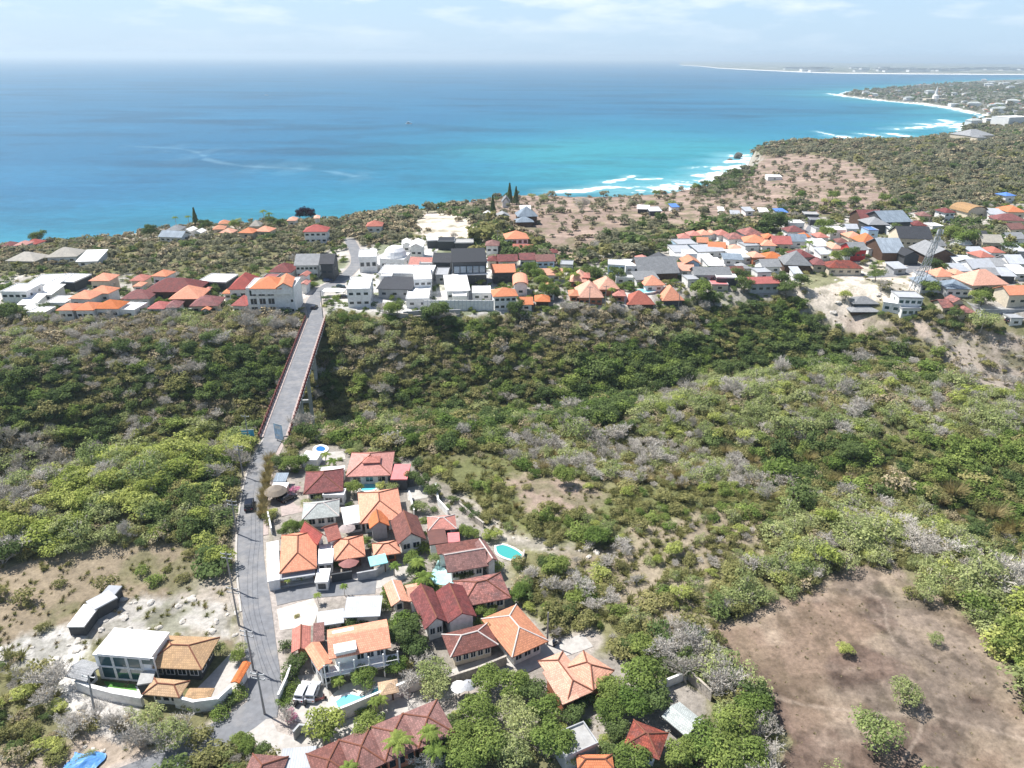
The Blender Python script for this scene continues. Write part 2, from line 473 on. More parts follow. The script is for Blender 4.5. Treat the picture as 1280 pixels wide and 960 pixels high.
# ------------------------------------------------------------------ roads (world centre lines)
def line_px(pts, z=None):
    out = []
    for a, b in pts:
        p = hit(a, b) if z is None else at(a, b, z)
        out.append((p[0], p[1]))
    return out
def resample(pts, step):
    out = [pts[0]]
    # Catmull-Rom through the points
    P = [np.array(p[:2]) for p in pts]
    P = [2 * P[0] - P[1]] + P + [2 * P[-1] - P[-2]]
    for i in range(1, len(P) - 2):
        n = max(1, int(np.linalg.norm(P[i + 1] - P[i]) / step))
        for k in range(1, n + 1):
            t = k / n
            q = 0.5 * ((2 * P[i]) + (-P[i - 1] + P[i + 1]) * t + (2 * P[i - 1] - 5 * P[i] + 4 * P[i + 1] - P[i + 2]) * t * t + (-P[i - 1] + 3 * P[i] - 3 * P[i + 1] + P[i + 2]) * t ** 3)
            out.append(tuple(q))
    return out
BR0 = at(343, 546, 0.3)[:2]; BR1 = at(395, 398, 0.3)[:2]
BDIR = (BR1 - BR0) / np.linalg.norm(BR1 - BR0); BLEN = float(np.linalg.norm(BR1 - BR0)); BN = np.array([BDIR[1], -BDIR[0]])
MAINPX = [(325, 900), (331, 860), (326, 810), (321, 760), (315, 715), (313, 680), (315, 640), (321, 600), (331, 570)]
ROADS = {
 'main': (line_px(MAINPX, 0) + [tuple(BR0)], 4.9),
 'left': (line_px([(326, 884), (308, 898), (285, 912), (262, 924), (235, 938), (190, 962), (120, 990)], 0), 5.0),
 'right': (line_px([(322, 895), (335, 925), (360, 934), (400, 924), (450, 907), (500, 886), (560, 862), (600, 842), (640, 826), (700, 812), (735, 800)], 0), 3.4),
 'beyond': ([tuple(BR1)] + line_px([(393, 388), (391, 378), (398, 367), (409, 358), (424, 350), (437, 340), (446, 328), (443, 312), (436, 298)], 0), 5.6),
 'lotlane': (line_px([(345, 748), (380, 740), (420, 736), (470, 733)], 0), 4.2),
 'farlane': (line_px([(1080, 345), (1120, 342), (1150, 332), (1190, 338), (1230, 362), (1275, 372), (1330, 380)], 0), 6),
 'farlane2': (line_px([(1005, 332), (1012, 310), (1010, 292), (1018, 276)], 0), 4),
}
ROADS = {k: (resample(v[0], 2.0), v[1]) for k, v in ROADS.items()}
def ribbon(name, pts, width, mat, lift=0.05, offset=0.0, skirt=0.35, zfun=None, edge=None):
    m = MB(); n = len(pts); vs = []; fs = []
    for i, p in enumerate(pts):
        a = np.array(pts[max(i - 1, 0)]); b = np.array(pts[min(i + 1, n - 1)])
        d = (b - a) / (np.linalg.norm(b - a) + 1e-9); nn = np.array([d[1], -d[0]])
        c = np.array(p) + nn * offset
        l = c - nn * width / 2; r = c + nn * width / 2
        z = (zfun(c) if zfun else max(gz(*l), gz(*c), gz(*r)))
        z += lift
        vs += [(l[0], l[1], z), (r[0], r[1], z), (r[0], r[1], z - skirt), (l[0], l[1], z - skirt)]
    for i in range(n - 1):
        k = 4 * i
        fs += [(k, k + 4, k + 5, k + 1)[::-1], (k + 1, k + 2, k + 6, k + 5)[::-1], (k, k + 3, k + 7, k + 4)]
    fs += [(0, 1, 2, 3), (4 * n - 4, 4 * n - 1, 4 * n - 2, 4 * n - 3)]
    m.add(vs, fs)
    return m.build(name, mat)

# ------------------------------------------------------------------ ground
BARE = {  # photo-plan areas whose soil shows; (polygon, colour, amount, extra raggedness)
 'clearing': [(880, 780), (905, 765), (985, 745), (1040, 715), (1085, 700), (1130, 705), (1170, 735), (1215, 765), (1260, 840), (1300, 900), (1330, 980), (960, 985), (985, 930), (930, 860), (900, 830)],
 'midbare': [(700, 690), (760, 680), (860, 640), (930, 640), (985, 660), (960, 700), (900, 700), (870, 740), (880, 780), (850, 800), (780, 760), (700, 720)],
 'leftslope': [(-60, 720), (60, 690), (150, 672), (240, 690), (295, 700), (300, 810), (200, 790), (90, 800), (-60, 870)],
 'leftwhite': [(110, 770), (160, 745), (235, 740), (300, 755), (302, 800), (180, 790), (120, 800)],
 'lefttrack': [(200, 735), (250, 710), (302, 715), (302, 780), (230, 760)],
 'leftchalk': [(40, 800), (80, 790), (115, 800), (100, 850), (115, 890), (70, 880), (30, 830), (0, 850), (-40, 850), (0, 810)],
 'bottomleft': [(-40, 940), (60, 935), (150, 890), (180, 930), (170, 1000), (-40, 1000)],
 'farfield': [(560, 250), (700, 238), (860, 225), (935, 195), (1010, 192), (1080, 205), (1110, 235), (1130, 262), (1000, 268), (860, 280), (800, 272), (700, 322), (640, 285), (600, 262)],
 'sandlot': [(520, 262), (570, 266), (600, 280), (590, 300), (530, 298), (518, 285)],
 'whitehill': [(1000, 345), (1060, 333), (1120, 330), (1150, 345), (1140, 372), (1085, 376), (1062, 392), (1050, 418), (1020, 402), (1000, 385), (985, 365)],
 'whitehill2': [(1040, 392), (1075, 395), (1120, 402), (1180, 400), (1235, 410), (1290, 425), (1290, 470), (1180, 430), (1130, 412), (1060, 418)],
 'village': [(-80, 345), (60, 340), (200, 345), (300, 350), (380, 325), (420, 310), (520, 300), (600, 300), (700, 318), (800, 318), (850, 295), (960, 280), (1110, 262), (1290, 255), (1290, 400), (1180, 390), (1100, 340), (980, 370), (900, 385), (700, 390), (520, 400), (380, 392), (200, 392), (0, 392), (-80, 392)],
 'coastleft': [(60, 298), (200, 280), (330, 275), (330, 292), (200, 302), (60, 310)],
 'nearvillage': [(335, 575), (420, 560), (510, 575), (560, 610), (630, 690), (640, 740), (700, 800), (780, 820), (900, 870), (890, 920), (760, 965), (560, 900), (430, 945), (340, 940), (345, 860), (330, 760), (325, 660)],
 'meadow': [(540, 580), (620, 560), (700, 620), (960, 600), (980, 650), (800, 680), (700, 700), (620, 640)],
 'meadowpink': [(640, 600), (700, 590), (760, 610), (740, 640), (660, 640)],
 'rubble': [(545, 608), (575, 615), (640, 665), (700, 680), (760, 690), (750, 705), (650, 690), (590, 650)],
 'fartown': [(1100, 60), (1290, 60), (1290, 165), (1100, 150), (1040, 125)],
 'leftcorner': [(86, 868), (180, 866), (186, 890), (150, 920), (95, 905)],
 'whiteyard': [(400, 350), (450, 310), (530, 302), (615, 322), (625, 395), (500, 398), (405, 385)],
 'rightslope': [(1160, 405), (1310, 430), (1310, 500), (1230, 490), (1175, 455)],
}
GC = {'clearing': (0.225, 0.180, 0.142), 'midbare': (0.29, 0.245, 0.18), 'leftslope': (0.25, 0.205, 0.145), 'leftwhite': (0.43, 0.41, 0.375), 'lefttrack': (0.36, 0.32, 0.27), 'leftchalk': (0.54, 0.525, 0.49),
      'bottomleft': (0.36, 0.30, 0.24), 'farfield': (0.285, 0.215, 0.175), 'sandlot': (0.60, 0.53, 0.45), 'whitehill': (0.50, 0.45, 0.38), 'whitehill2': (0.37, 0.31, 0.255), 'village': (0.34, 0.32, 0.29),
      'coastleft': (0.42, 0.37, 0.30), 'nearvillage': (0.29, 0.265, 0.235), 'meadow': (0.16, 0.17, 0.075), 'meadowpink': (0.32, 0.25, 0.20), 'rubble': (0.38, 0.35, 0.30), 'fartown': (0.16, 0.16, 0.13), 'leftcorner': (0.48, 0.46, 0.43), 'rightslope': (0.33, 0.285, 0.24), 'whiteyard': (0.50, 0.49, 0.47)}
SCRUBSOIL = np.array([0.15, 0.145, 0.075])
def ground_colour(x, y, z):
    px, py = proj(x, y, z)
    # ragged borders: warp by world noise, stronger near the camera
    r = np.hypot(x, y)
    amp = np.clip(2200 / r, 1.0, 14)
    wx = (fbm(x / 9, y / 9, 31, 3) - 0.5) * 2 * amp * 1.5; wy = (fbm(x / 9, y / 9, 57, 3) - 0.5) * 2 * amp
    qx, qy = px + wx, py + wy
    C = np.tile(SCRUBSOIL, (len(x), 1))
    WW = [((fbm(x / 5 + 7 * q_, y / 5, 211 + q_, 3) - 0.5) * amp * 3.2, (fbm(x / 5, y / 5 + 9 * q_, 311 + q_, 3) - 0.5) * amp * 2.2) for q_ in range(6)]
    dry = fbm(x / 30, y / 30, 3, 4)[:, None]
    C = C * (0.75 + 0.7 * dry)
    for k in ['fartown', 'village', 'whiteyard', 'coastleft', 'farfield', 'meadow', 'meadowpink', 'leftslope', 'lefttrack', 'leftwhite', 'bottomleft', 'leftchalk', 'whitehill', 'whitehill2', 'rightslope', 'rubble', 'midbare', 'clearing', 'nearvillage', 'sandlot', 'leftcorner']:
        f = np.zeros(len(x))
        for w1, w2 in WW: f += inpoly(qx + w1, qy + w2, BARE[k])
        f = (f / 6)[:, None]
        C = C * (1 - f) + np.array(GC[k]) * f
    # broad and fine variation of dry grass and earth
    n1 = fbm(x / 14, y / 14, 77, 5); n2 = fbm(x / 3.2, y / 3.2, 91, 4)
    n4 = fbm(x / 1.1, y / 1.1, 191, 3)
    C = C * (0.40 + 0.62 * n1 + 0.40 * n2 + 0.22 * n4)[:, None]
    g = smooth((fbm(x / 8, y / 8, 13, 4) - 0.56) / 0.12) * 0.55
    keep = inpoly(px, py, BARE['clearing']) | inpoly(px, py, BARE['nearvillage'])
    g = np.where(keep, g * 0.25, g)[:, None]
    C = C * (1 - g) + np.array([0.12, 0.13, 0.055]) * g
    cl = inpoly(qx, qy, BARE['clearing'])
    b = smooth((fbm(x / 18, y / 11, 23, 5) - 0.44) / 0.16)
    C[cl] = C[cl] * (1 - 0.42 * b[cl, None] * np.array([0.9, 1.05, 1.05]))
    lg = smooth((fbm(x / 12, y / 16, 29, 3) - 0.52) / 0.1)
    sm_ = smooth((fbm(x / 1.7, y / 2.6, 47, 4) - 0.5) / 0.16); tr_ = smooth((fbm(x / 7, y / 3.4, 49, 5) - 0.47) / 0.1)
    C[cl] = C[cl] * (1.16 - 0.34 * sm_[cl, None] - 0.26 * tr_[cl, None])
    C[cl] = C[cl] + lg[cl, None] * np.array([0.07, 0.055, 0.035])
    st = smooth((fbm(x / 22, y / 6, 43, 4) - 0.5) / 0.12)
    ff = inpoly(qx, qy, BARE['farfield'])
    C[ff] = C[ff] * (1 + 0.30 * st[ff, None] - 0.12)
    # chalk blotches on the left slope and pale dust along the village roads
    ch = smooth((fbm(x / 5, y / 5, 63, 4) - 0.55) / 0.06)
    lc = inpoly(qx, qy, BARE['leftwhite']) | inpoly(qx, qy, BARE['leftchalk']) | inpoly(qx, qy, BARE['whitehill']) | inpoly(qx, qy, BARE['whitehill2']) | inpoly(qx, qy, BARE['rubble'])
    C[lc] = C[lc] * (1 - ch[lc, None] * 0.38) + ch[lc, None] * np.array([0.02, 0.02, 0.008])
    vm = inpoly(px, py, BARE['village'])
    vb = vnoise(x / 11, y / 17, 101)
    C[vm & (vb > 0.72)] *= 1.5
    C[vm & (vb < 0.30)] *= np.array([0.45, 0.5, 0.35])
    for k, (pts, wd) in ROADS.items():
        sub = pts[::3] + [pts[-1]]
        d = segdist(x, y, sub)
        e = smooth(1 - (d - wd / 2 - 0.2) / (1.8 if k != 'left' else 1.0) + (n2 - 0.5))[:, None] * 0.8
        C = C * (1 - e) + np.array([0.42, 0.375, 0.34]) * e
    # footpaths worn pale across the clearing
    for pth in PATHS:
        d = segdist(x, y, pth)
        e = smooth(1.1 - d / 0.4 + (n2 - 0.5) * 2.0)[:, None] * 0.38
        C = C * (1 - e) + np.array([0.44, 0.36, 0.29]) * e
    dc = segdist(x, y, COAST)
    beach = ((dc < 3 + 16 * fbm(x / 60, y / 60, 301, 3)) & (r > 1800) & (r < 7000))
    C[beach] = (0.70, 0.66, 0.60)
    cliff = (z < -16) & (r > 350) & (r < 1700)
    C[cliff] = np.array([0.34, 0.31, 0.26]) * (0.6 + 0.8 * n2[cliff, None])
    return np.clip(C, 0.01, 0.85)
PATHS = [resample([tuple(hit(a, b)[:2]) for a, b in p], 1.5) for p in [
    [(1071, 708), (1083, 725), (1095, 742), (1106, 760), (1108, 778), (1116, 800), (1130, 818)],
    [(950, 862), (975, 873), (1010, 882), (1062, 888), (1110, 892), (1155, 893), (1200, 902), (1250, 915), (1290, 928)],
    [(1154, 880), (1152, 905), (1146, 925), (1132, 945), (1120, 962)],
]]
x, y, Fq = polar(62, 9500, 980, -62, 62, 1100)
z = H(x, y)
vd = np.minimum(segdist(x, y, VILC), 1e9)
rough = (fbm(x / 2.2, y / 2.2, 111, 3) - 0.5) * 0.5
rm = smooth((vd - 26) / 10)
for k, (pts, wd) in ROADS.items():
    rm = rm * smooth((segdist(x, y, pts[::4] + [pts[-1]]) - wd) / 4)
z2 = z + rough * rm * (z > SEA + 1)
gme = numpy_mesh('ground', np.stack([x, y, z2], 1), Fq)
col_attr(gme, 'soil', ground_colour(x, y, z))
m, t, b = nodes('earth and dry grass')
b.inputs['Roughness'].default_value = 0.95; b.inputs['Specular IOR Level'].default_value = 0.1
at_ = t.nodes.new('ShaderNodeAttribute'); at_.attribute_name = 'soil'
g = t.nodes.new('ShaderNodeNewGeometry')
n = t.nodes.new('ShaderNodeTexNoise'); n.inputs['Scale'].default_value = 1.1; n.inputs['Detail'].default_value = 9; n.inputs['Roughness'].default_value = 0.78
t.links.new(g.outputs['Position'], n.inputs['Vector'])
r = t.nodes.new('ShaderNodeMapRange'); r.inputs['From Min'].default_value = 0.32; r.inputs['From Max'].default_value = 0.68; r.inputs['To Min'].default_value = 0.62; r.inputs['To Max'].default_value = 1.38
t.links.new(n.outputs['Fac'], r.inputs['Value'])
v = t.nodes.new('ShaderNodeVectorMath'); v.operation = 'SCALE'
t.links.new(at_.outputs['Color'], v.inputs[0]); t.links.new(r.outputs['Result'], v.inputs['Scale']); t.links.new(v.outputs[0], b.inputs['Base Color'])
bp = t.nodes.new('ShaderNodeBump'); bp.inputs['Strength'].default_value = 0.7; bp.inputs['Distance'].default_value = 0.35
t.links.new(n.outputs['Fac'], bp.inputs['Height']); t.links.new(bp.outputs[0], b.inputs['Normal'])
GROUNDM = m
go = link('ground', gme, m); go['kind'] = 'structure'

# ------------------------------------------------------------------ sea
x, y, Fq = polar(300, 60000, 760, -70, 70, 1000)
zz = np.full(len(x), SEA)
px, py = proj(x, y, zz)
dc = segdist(x, y, COAST)
inland = inpoly(x, y, LAND)
dist = np.where(inland, 0, dc)
wob = fbm(x / 260, y / 120, 7, 4)
sh = np.exp(-dist / 330.0) * 0.85 + 0.45 * np.exp(-np.hypot((px - 760) / 260, (py - 195) / 42) ** 2) + (wob - 0.5) * 0.30
deep = smooth((480 - px) / 420) * smooth((300 - py) / 60) * 0.25
sh = np.clip(sh - deep, 0, 1)
turq = np.array([0.024, 0.230, 0.285]); mid = np.array([0.010, 0.150, 0.245]); dp = np.array([0.007, 0.110, 0.215])
s1 = smooth(sh / 0.45)[:, None]; s2 = smooth((sh - 0.35) / 0.5)[:, None]
C = dp * (1 - s1) + mid * s1
C = C * (1 - s2) + turq * s2
# darker patches, drawn out along the shore, and a paler line of current
rf = smooth((fbm(x / 420, y / 150, 19, 5) - 0.50) / 0.14) * 0.22
rf2 = smooth((fbm(x / 110 + 3, y / 46, 29, 4) - 0.58) / 0.1) * 0.14
C = C * (1 - rf[:, None]) * (1 - rf2[:, None])
lt = smooth((fbm(x / 300 + 9, y / 70, 39, 5) - 0.54) / 0.12) * 0.22
C = C * (1 - lt[:, None]) + np.array([0.02, 0.19, 0.34]) * lt[:, None]
cur = [tuple(at(a, b, SEA)[:2]) for a, b in [(160, 183), (215, 185), (245, 190), (265, 201), (300, 207), (360, 210), (410, 214), (440, 220)]]
cur = resample(cur, 30)
d = segdist(x, y, cur)
e = smooth(1.1 - d / 7 + (fbm(x / 30, y / 30, 3, 3) - 0.5) * 2.6) * 0.22 + smooth(1 - d / 90) * smooth((fbm(x / 30, y / 60, 4, 4) - 0.5) / 0.2) * 0.10
C = C * (1 - e[:, None]) + np.array([0.25, 0.42, 0.52]) * e[:, None]
# breaking waves
foam = np.zeros(len(x)); milk = np.zeros(len(x))
fn = fbm(x / 34, y / 16, 71, 5); fn2 = fbm(x / 9, y / 7, 73, 4)
FOAMPX = [([(690, 240), (730, 238), (770, 234), (800, 236)], 9, 1.0), ([(760, 228), (778, 224), (790, 220)], 5, 1.0), ([(795, 236), (850, 232), (900, 220), (928, 208), (940, 196)], 22, 0.95), ([(800, 224), (822, 223)], 6, 0.7), ([(862, 210), (880, 208)], 7, 0.6),
          ([(912, 200), (934, 194)], 14, 0.9), ([(1046, 170), (1062, 173)], 12, 1.1), ([(1078, 167), (1096, 170)], 10, 1.0), ([(1112, 167), (1132, 170)], 10, 1.0),
          ([(1120, 162), (1150, 159), (1175, 157), (1190, 152)], 14, 0.95), ([(1165, 156), (1200, 155), (1205, 162)], 26, 0.7), ([(1180, 150), (1200, 158)], 10, 0.9), ([(1020, 164), (1046, 170)], 5, .6),
          ([(1047, 119), (1100, 125), (1150, 130), (1195, 136), (1225, 142)], 20, 0.9), ([(1036, 117), (1050, 119)], 14, .8)]
for pts, wd, s in FOAMPX:
    wl = resample([tuple(at(a, b, SEA)[:2]) for a, b in pts], 15)
    d = segdist(x, y, wl)
    milk = np.maximum(milk, smooth(1 - d / (wd * 3.6) + (fn - 0.5) * 0.9) * 0.5 * s)
    foam = np.maximum(foam, smooth((1.0 - d / (wd * 1.5)) * 0.75 + (fn - 0.5) * 2.2 + (fn2 - 0.5) * 1.6) * s * smooth(2.0 - d / wd))
sc = smooth(1 - dist / 26) * (~inland) * 0.75
foam = np.maximum(foam, sc * smooth((fn2 - 0.36) / 0.1))
foam = np.clip(foam * (0.55 + 0.9 * fn2), 0, 1)
foam = np.where(np.hypot(x, y) > 7000, 0, foam)
milk = np.where(np.hypot(x, y) > 7000, 0, milk)[:, None]
C = C * (1 - milk) + np.array([0.26, 0.50, 0.53]) * milk
sme = numpy_mesh('sea', np.stack([x, y, zz], 1), Fq)
col_attr(sme, 'water', np.concatenate([C, foam[:, None]], 1)[:, :3])
fa = sme.attributes.new('foam', 'FLOAT', 'POINT'); fa.data.foreach_set('value', foam.astype(np.float32))
m, t, b = nodes('sea water')
a1 = t.nodes.new('ShaderNodeAttribute'); a1.attribute_name = 'water'
a2 = t.nodes.new('ShaderNodeAttribute'); a2.attribute_name = 'foam'
g = t.nodes.new('ShaderNodeNewGeometry')
n = t.nodes.new('ShaderNodeTexNoise'); n.inputs['Scale'].default_value = 0.12; n.inputs['Detail'].default_value = 10; n.inputs['Roughness'].default_value = 0.72
mp_ = t.nodes.new('ShaderNodeMapping'); mp_.inputs['Scale'].default_value = (0.55, 1.3, 1); mp_.inputs['Rotation'].default_value = (0, 0, R_(12))
t.links.new(g.outputs['Position'], mp_.inputs['Vector']); t.links.new(mp_.outputs[0], n.inputs['Vector'])
r = t.nodes.new('ShaderNodeMapRange'); r.inputs['From Min'].default_value = 0.3; r.inputs['From Max'].default_value = 0.7; r.inputs['To Min'].default_value = 0.80; r.inputs['To Max'].default_value = 1.22
t.links.new(n.outputs['Fac'], r.inputs['Value'])
v = t.nodes.new('ShaderNodeVectorMath'); v.operation = 'SCALE'
t.links.new(a1.outputs['Color'], v.inputs[0]); t.links.new(r.outputs['Result'], v.inputs['Scale'])
th = t.nodes.new('ShaderNodeMath'); th.operation = 'MULTIPLY_ADD'
n3 = t.nodes.new('ShaderNodeTexNoise'); n3.inputs['Scale'].default_value = 0.35; n3.inputs['Detail'].default_value = 6
t.links.new(mp_.outputs[0], n3.inputs['Vector'])
t.links.new(n3.outputs['Fac'], th.inputs[0]); th.inputs[1].default_value = 0.9; t.links.new(a2.outputs['Fac'], th.inputs[2])
r3 = t.nodes.new('ShaderNodeMapRange'); r3.inputs['From Min'].default_value = 0.72; r3.inputs['From Max'].default_value = 1.1
t.links.new(th.outputs[0], r3.inputs['Value'])
fm = t.nodes.new('ShaderNodeMath'); fm.operation = 'MULTIPLY'; t.links.new(r3.outputs[0], fm.inputs[0])
f2 = t.nodes.new('ShaderNodeMapRange'); f2.inputs['From Max'].default_value = 0.25; t.links.new(a2.outputs['Fac'], f2.inputs['Value']); t.links.new(f2.outputs[0], fm.inputs[1])
x_ = t.nodes.new('ShaderNodeMix'); x_.data_type = 'RGBA'; x_.inputs['B'].default_value = (0.82, 0.86, 0.86, 1)
t.links.new(fm.outputs[0], x_.inputs['Factor']); t.links.new(v.outputs[0], x_.inputs['A']); t.links.new(x_.outputs['Result'], b.inputs['Base Color'])
b.inputs['Roughness'].default_value = 0.45; b.inputs['Specular IOR Level'].default_value = 0.14
bp = t.nodes.new('ShaderNodeBump'); bp.inputs['Strength'].default_value = 0.6; bp.inputs['Distance'].default_value = 1.2
t.links.new(n.outputs['Fac'], bp.inputs['Height']); t.links.new(bp.outputs[0], b.inputs['Normal'])
link('sea', sme, m)['kind'] = 'structure'

# low distant coast across the bay (far land), with real height
fp = [(850, 81.5), (875, 83), (900, 85.5), (960, 88.5), (1020, 91), (1080, 92.2), (1180, 93), (1300, 93.5), (1500, 93.5)]
front = resample([tuple(at(a, b, SEA)[:2]) for a, b in fp], 150)
mb = MB(); vs = []; n_ = len(front)
rows = 26
for k in range(rows):
    for i, p in enumerate(front):
        d = np.array(p) / np.linalg.norm(p)
        q = np.array(p) + d * (k / rows) ** 1.3 * 16000
        h = 0 if k == 0 else 3 + min(1, i / 60) * 30 * fbm(q[0] / 900, q[1] / 900, 88, 4) * min(1, k / 5)
        vs.append((q[0], q[1], SEA + 0.5 + float(h)))
mb.add(vs, [(k * n_ + i, k * n_ + i + 1, (k + 1) * n_ + i + 1, (k + 1) * n_ + i) for k in range(rows - 1) for i in range(n_ - 1)])
FARM = plain('distant wooded plain', (0.11, 0.13, 0.09), 0.95, var=0.4, vs=0.004, stain=(0.45, 0.43, 0.40), stain_amt=0.8, stain_s=0.006)
o = mb.build('hills', FARM); o['kind'] = 'structure'
mb = MB(); vs = []
for i, p in enumerate(front):
    d = np.array(p) / np.linalg.norm(p)
    for q, z_ in ((np.array(p) - d * 60, SEA + 0.3), (np.array(p) + d * 90, SEA + 5)):
        vs.append((q[0], q[1], z_))
mb.add(vs, [(2 * i, 2 * i + 2, 2 * i + 3, 2 * i + 1) for i in range(n_ - 1)])
mb.build('beach', plain('pale beach sand', (0.75, 0.72, 0.66), 0.9))['kind'] = 'structure'

# ------------------------------------------------------------------ roads
def struct(o): o['kind'] = 'structure'; return o
BZ_ = 0.3
for k in ('main', 'left', 'beyond', 'lotlane', 'farlane', 'farlane2'):
    pts, wd = ROADS[k]
    def zmain(c):
        e_ = float(np.linalg.norm(c - BR0)); return max(gz(*c), 0) * min(1, e_ / 12) + (BZ_ - 0.06) * max(0, 1 - e_ / 12)
    struct(ribbon('road', pts, wd, ASPH, zfun=zmain if k == 'main' else None, lift={'main': 0.09, 'left': 0.078, 'beyond': 0.09, 'lotlane': 0.07}.get(k, 0.08)))
struct(ribbon('path', ROADS['right'][0], 3.4, PAVE, lift=0.066))
# concrete gutters with a real kerb along the main road
mp1 = [p for p in ROADS['main'][0]]
struct(ribbon('kerb', mp1[12:], 0.35, PAVE, lift=0.16, offset=-2.7, skirt=0.3))
struct(ribbon('pavement', mp1[22:], 1.0, PINKPAVE, lift=0.105, offset=3.0, skirt=0.3))

# ------------------------------------------------------------------ bridge over the ravine
BZ = 0.3
ang = math.atan2(BDIR[1], BDIR[0])
bridge = empty('road_bridge', (BR0[0], BR0[1], 0), ang)
tag(bridge, 'long straight concrete road bridge with maroon railings crossing the wooded ravine', 'bridge')
W2 = 3.9
m = MB(); m.box(0, BLEN, -W2, W2, BZ - 0.55, BZ); m.box(0, BLEN, -2.6, -2.0, BZ - 1.9, BZ - 0.553); m.box(0, BLEN, 2.0, 2.6, BZ - 1.9, BZ - 0.553); m.box(0, BLEN, -0.3, 0.3, BZ - 1.9, BZ - 0.553)
m.build('deck', CONC, bridge)
m = MB(); m.box(0, BLEN, -2.8, 2.8, BZ + 0.004, BZ + 0.03); m.build('carriageway', ASPH, bridge)
for s in (-1, 1):
    m = MB(); m.box(0, BLEN, min(s * 2.8, s * 3.75), max(s * 2.8, s * 3.75), BZ + 0.004, BZ + 0.17); m.build('sidewalk', PINKPAVE, bridge)
PALERAIL = plain('pale railing post', (0.50, 0.44, 0.42), 0.7)
for s in (-1, 1):
    m = MB(); npst = 52
    for zz_ in (0.45, 0.8, 1.12): m.tube((0, s * 3.78, BZ + zz_), (BLEN, s * 3.78, BZ + zz_), 0.08 if zz_ < 1 else 0.13, n=5)
    for i in range(npst * 3 + 1):
        xx = BLEN * i / (npst * 3); m.box(xx - 0.06, xx + 0.06, s * 3.78 - 0.05, s * 3.78 + 0.05, BZ, BZ + 1.1)
    rl = m.build('railing', RUST, bridge)
    m = MB(); m.box(-0.17, 0.17, -0.17, 0.17, 0, 1.24); m.box(-0.21, 0.21, -0.21, 0.21, 1.24, 1.32)
    pme = m.mesh('railing_post'); pme.materials.append(RUST)
    for i in range(41):
        po = link('railing_post', pme, None, rl, (BLEN * i / 40, s * 3.78, BZ))
for i, fx in enumerate((0.14, 0.32, 0.5, 0.68, 0.86)):
    xx = BLEN * fx; wx_ = BR0 + BDIR * xx; zb = min(gz(*(wx_ + BN * 2)), gz(*(wx_ - BN * 2))) - 2
    m = MB()
    m.box(xx - 0.6, xx + 0.6, -2.7, -1.7, zb, BZ - 2.4); m.box(xx - 0.6, xx + 0.6, 1.7, 2.7, zb, BZ - 2.4)
    m.box(xx - 0.8, xx + 0.8, -3.4, 3.4, BZ - 2.6, BZ - 1.903)
    zm = (zb + BZ) / 2; m.box(xx - 0.4, xx + 0.4, -1.7, 1.7, zm, zm + 1)
    m.build('pier', CONC, bridge)
for x0, s in ((-2, 1), (BLEN - 3, 1)):
    m = MB(); m.box(x0, x0 + 5, -3.6, 3.6, -6, BZ - 1.2); m.build('abutment', WALL['stone'], bridge)
# ------------------------------------------------------------------ label book-keeping
PEND = []      # things whose label is completed at the end: (object, base phrase, px, py)
ANCH = []      # landmarks: (phrase, px, py)
FOOT = []      # footprints kept free of plants: (cx, cy, half w, half d, rotation)
def anchor(phrase, px, py): ANCH.append((phrase, px, py))
def pend(o, base, px, py, group=None):
    PEND.append((o, base, px, py))
    if group: o['group'] = group
NUM = ['', 'one', 'two', 'three', 'four', 'five', 'six', 'seven', 'eight', 'nine', 'ten', 'eleven', 'twelve']
ORD = ['', 'first', 'second', 'third', 'fourth', 'fifth', 'sixth', 'seventh', 'eighth', 'ninth', 'tenth', 'eleventh', 'twelfth']
def nth(i): return ORD[i] if i < len(ORD) else '%dth' % i
def resolve_labels():
    groups = {}
    for o, base, px, py in PEND:
        best = min(ANCH, key=lambda a: math.hypot(a[1] - px, (a[2] - py) * 1.8) if abs(a[1] - px) + abs(a[2] - py) > 0.5 else 1e9)
        dx, dy = px - best[1], (py - best[2]) * 1.8
        if abs(dx) > abs(dy): rel = 'right of' if dx > 0 else 'left of'
        else: rel = 'in front of' if dy > 0 else 'behind'
        groups.setdefault('%s %s %s' % (base, rel, best[0]), []).append((px, py, o))
    for k, v in groups.items():
        if len(v) == 1: v[0][2]['label'] = k; continue
        v.sort(key=lambda q: (q[0], q[1]))
        n = len(v)
        for i, q in enumerate(v):
            if i == 0: s = 'leftmost'
            elif i == n - 1: s = 'rightmost'
            elif n == 3: s = 'middle one'
            elif i <= n // 2: s = '%s from the left' % nth(i + 1)
            else: s = '%s from the right' % nth(n - i)
            q[2]['label'] = '%s, %s' % (k, s)

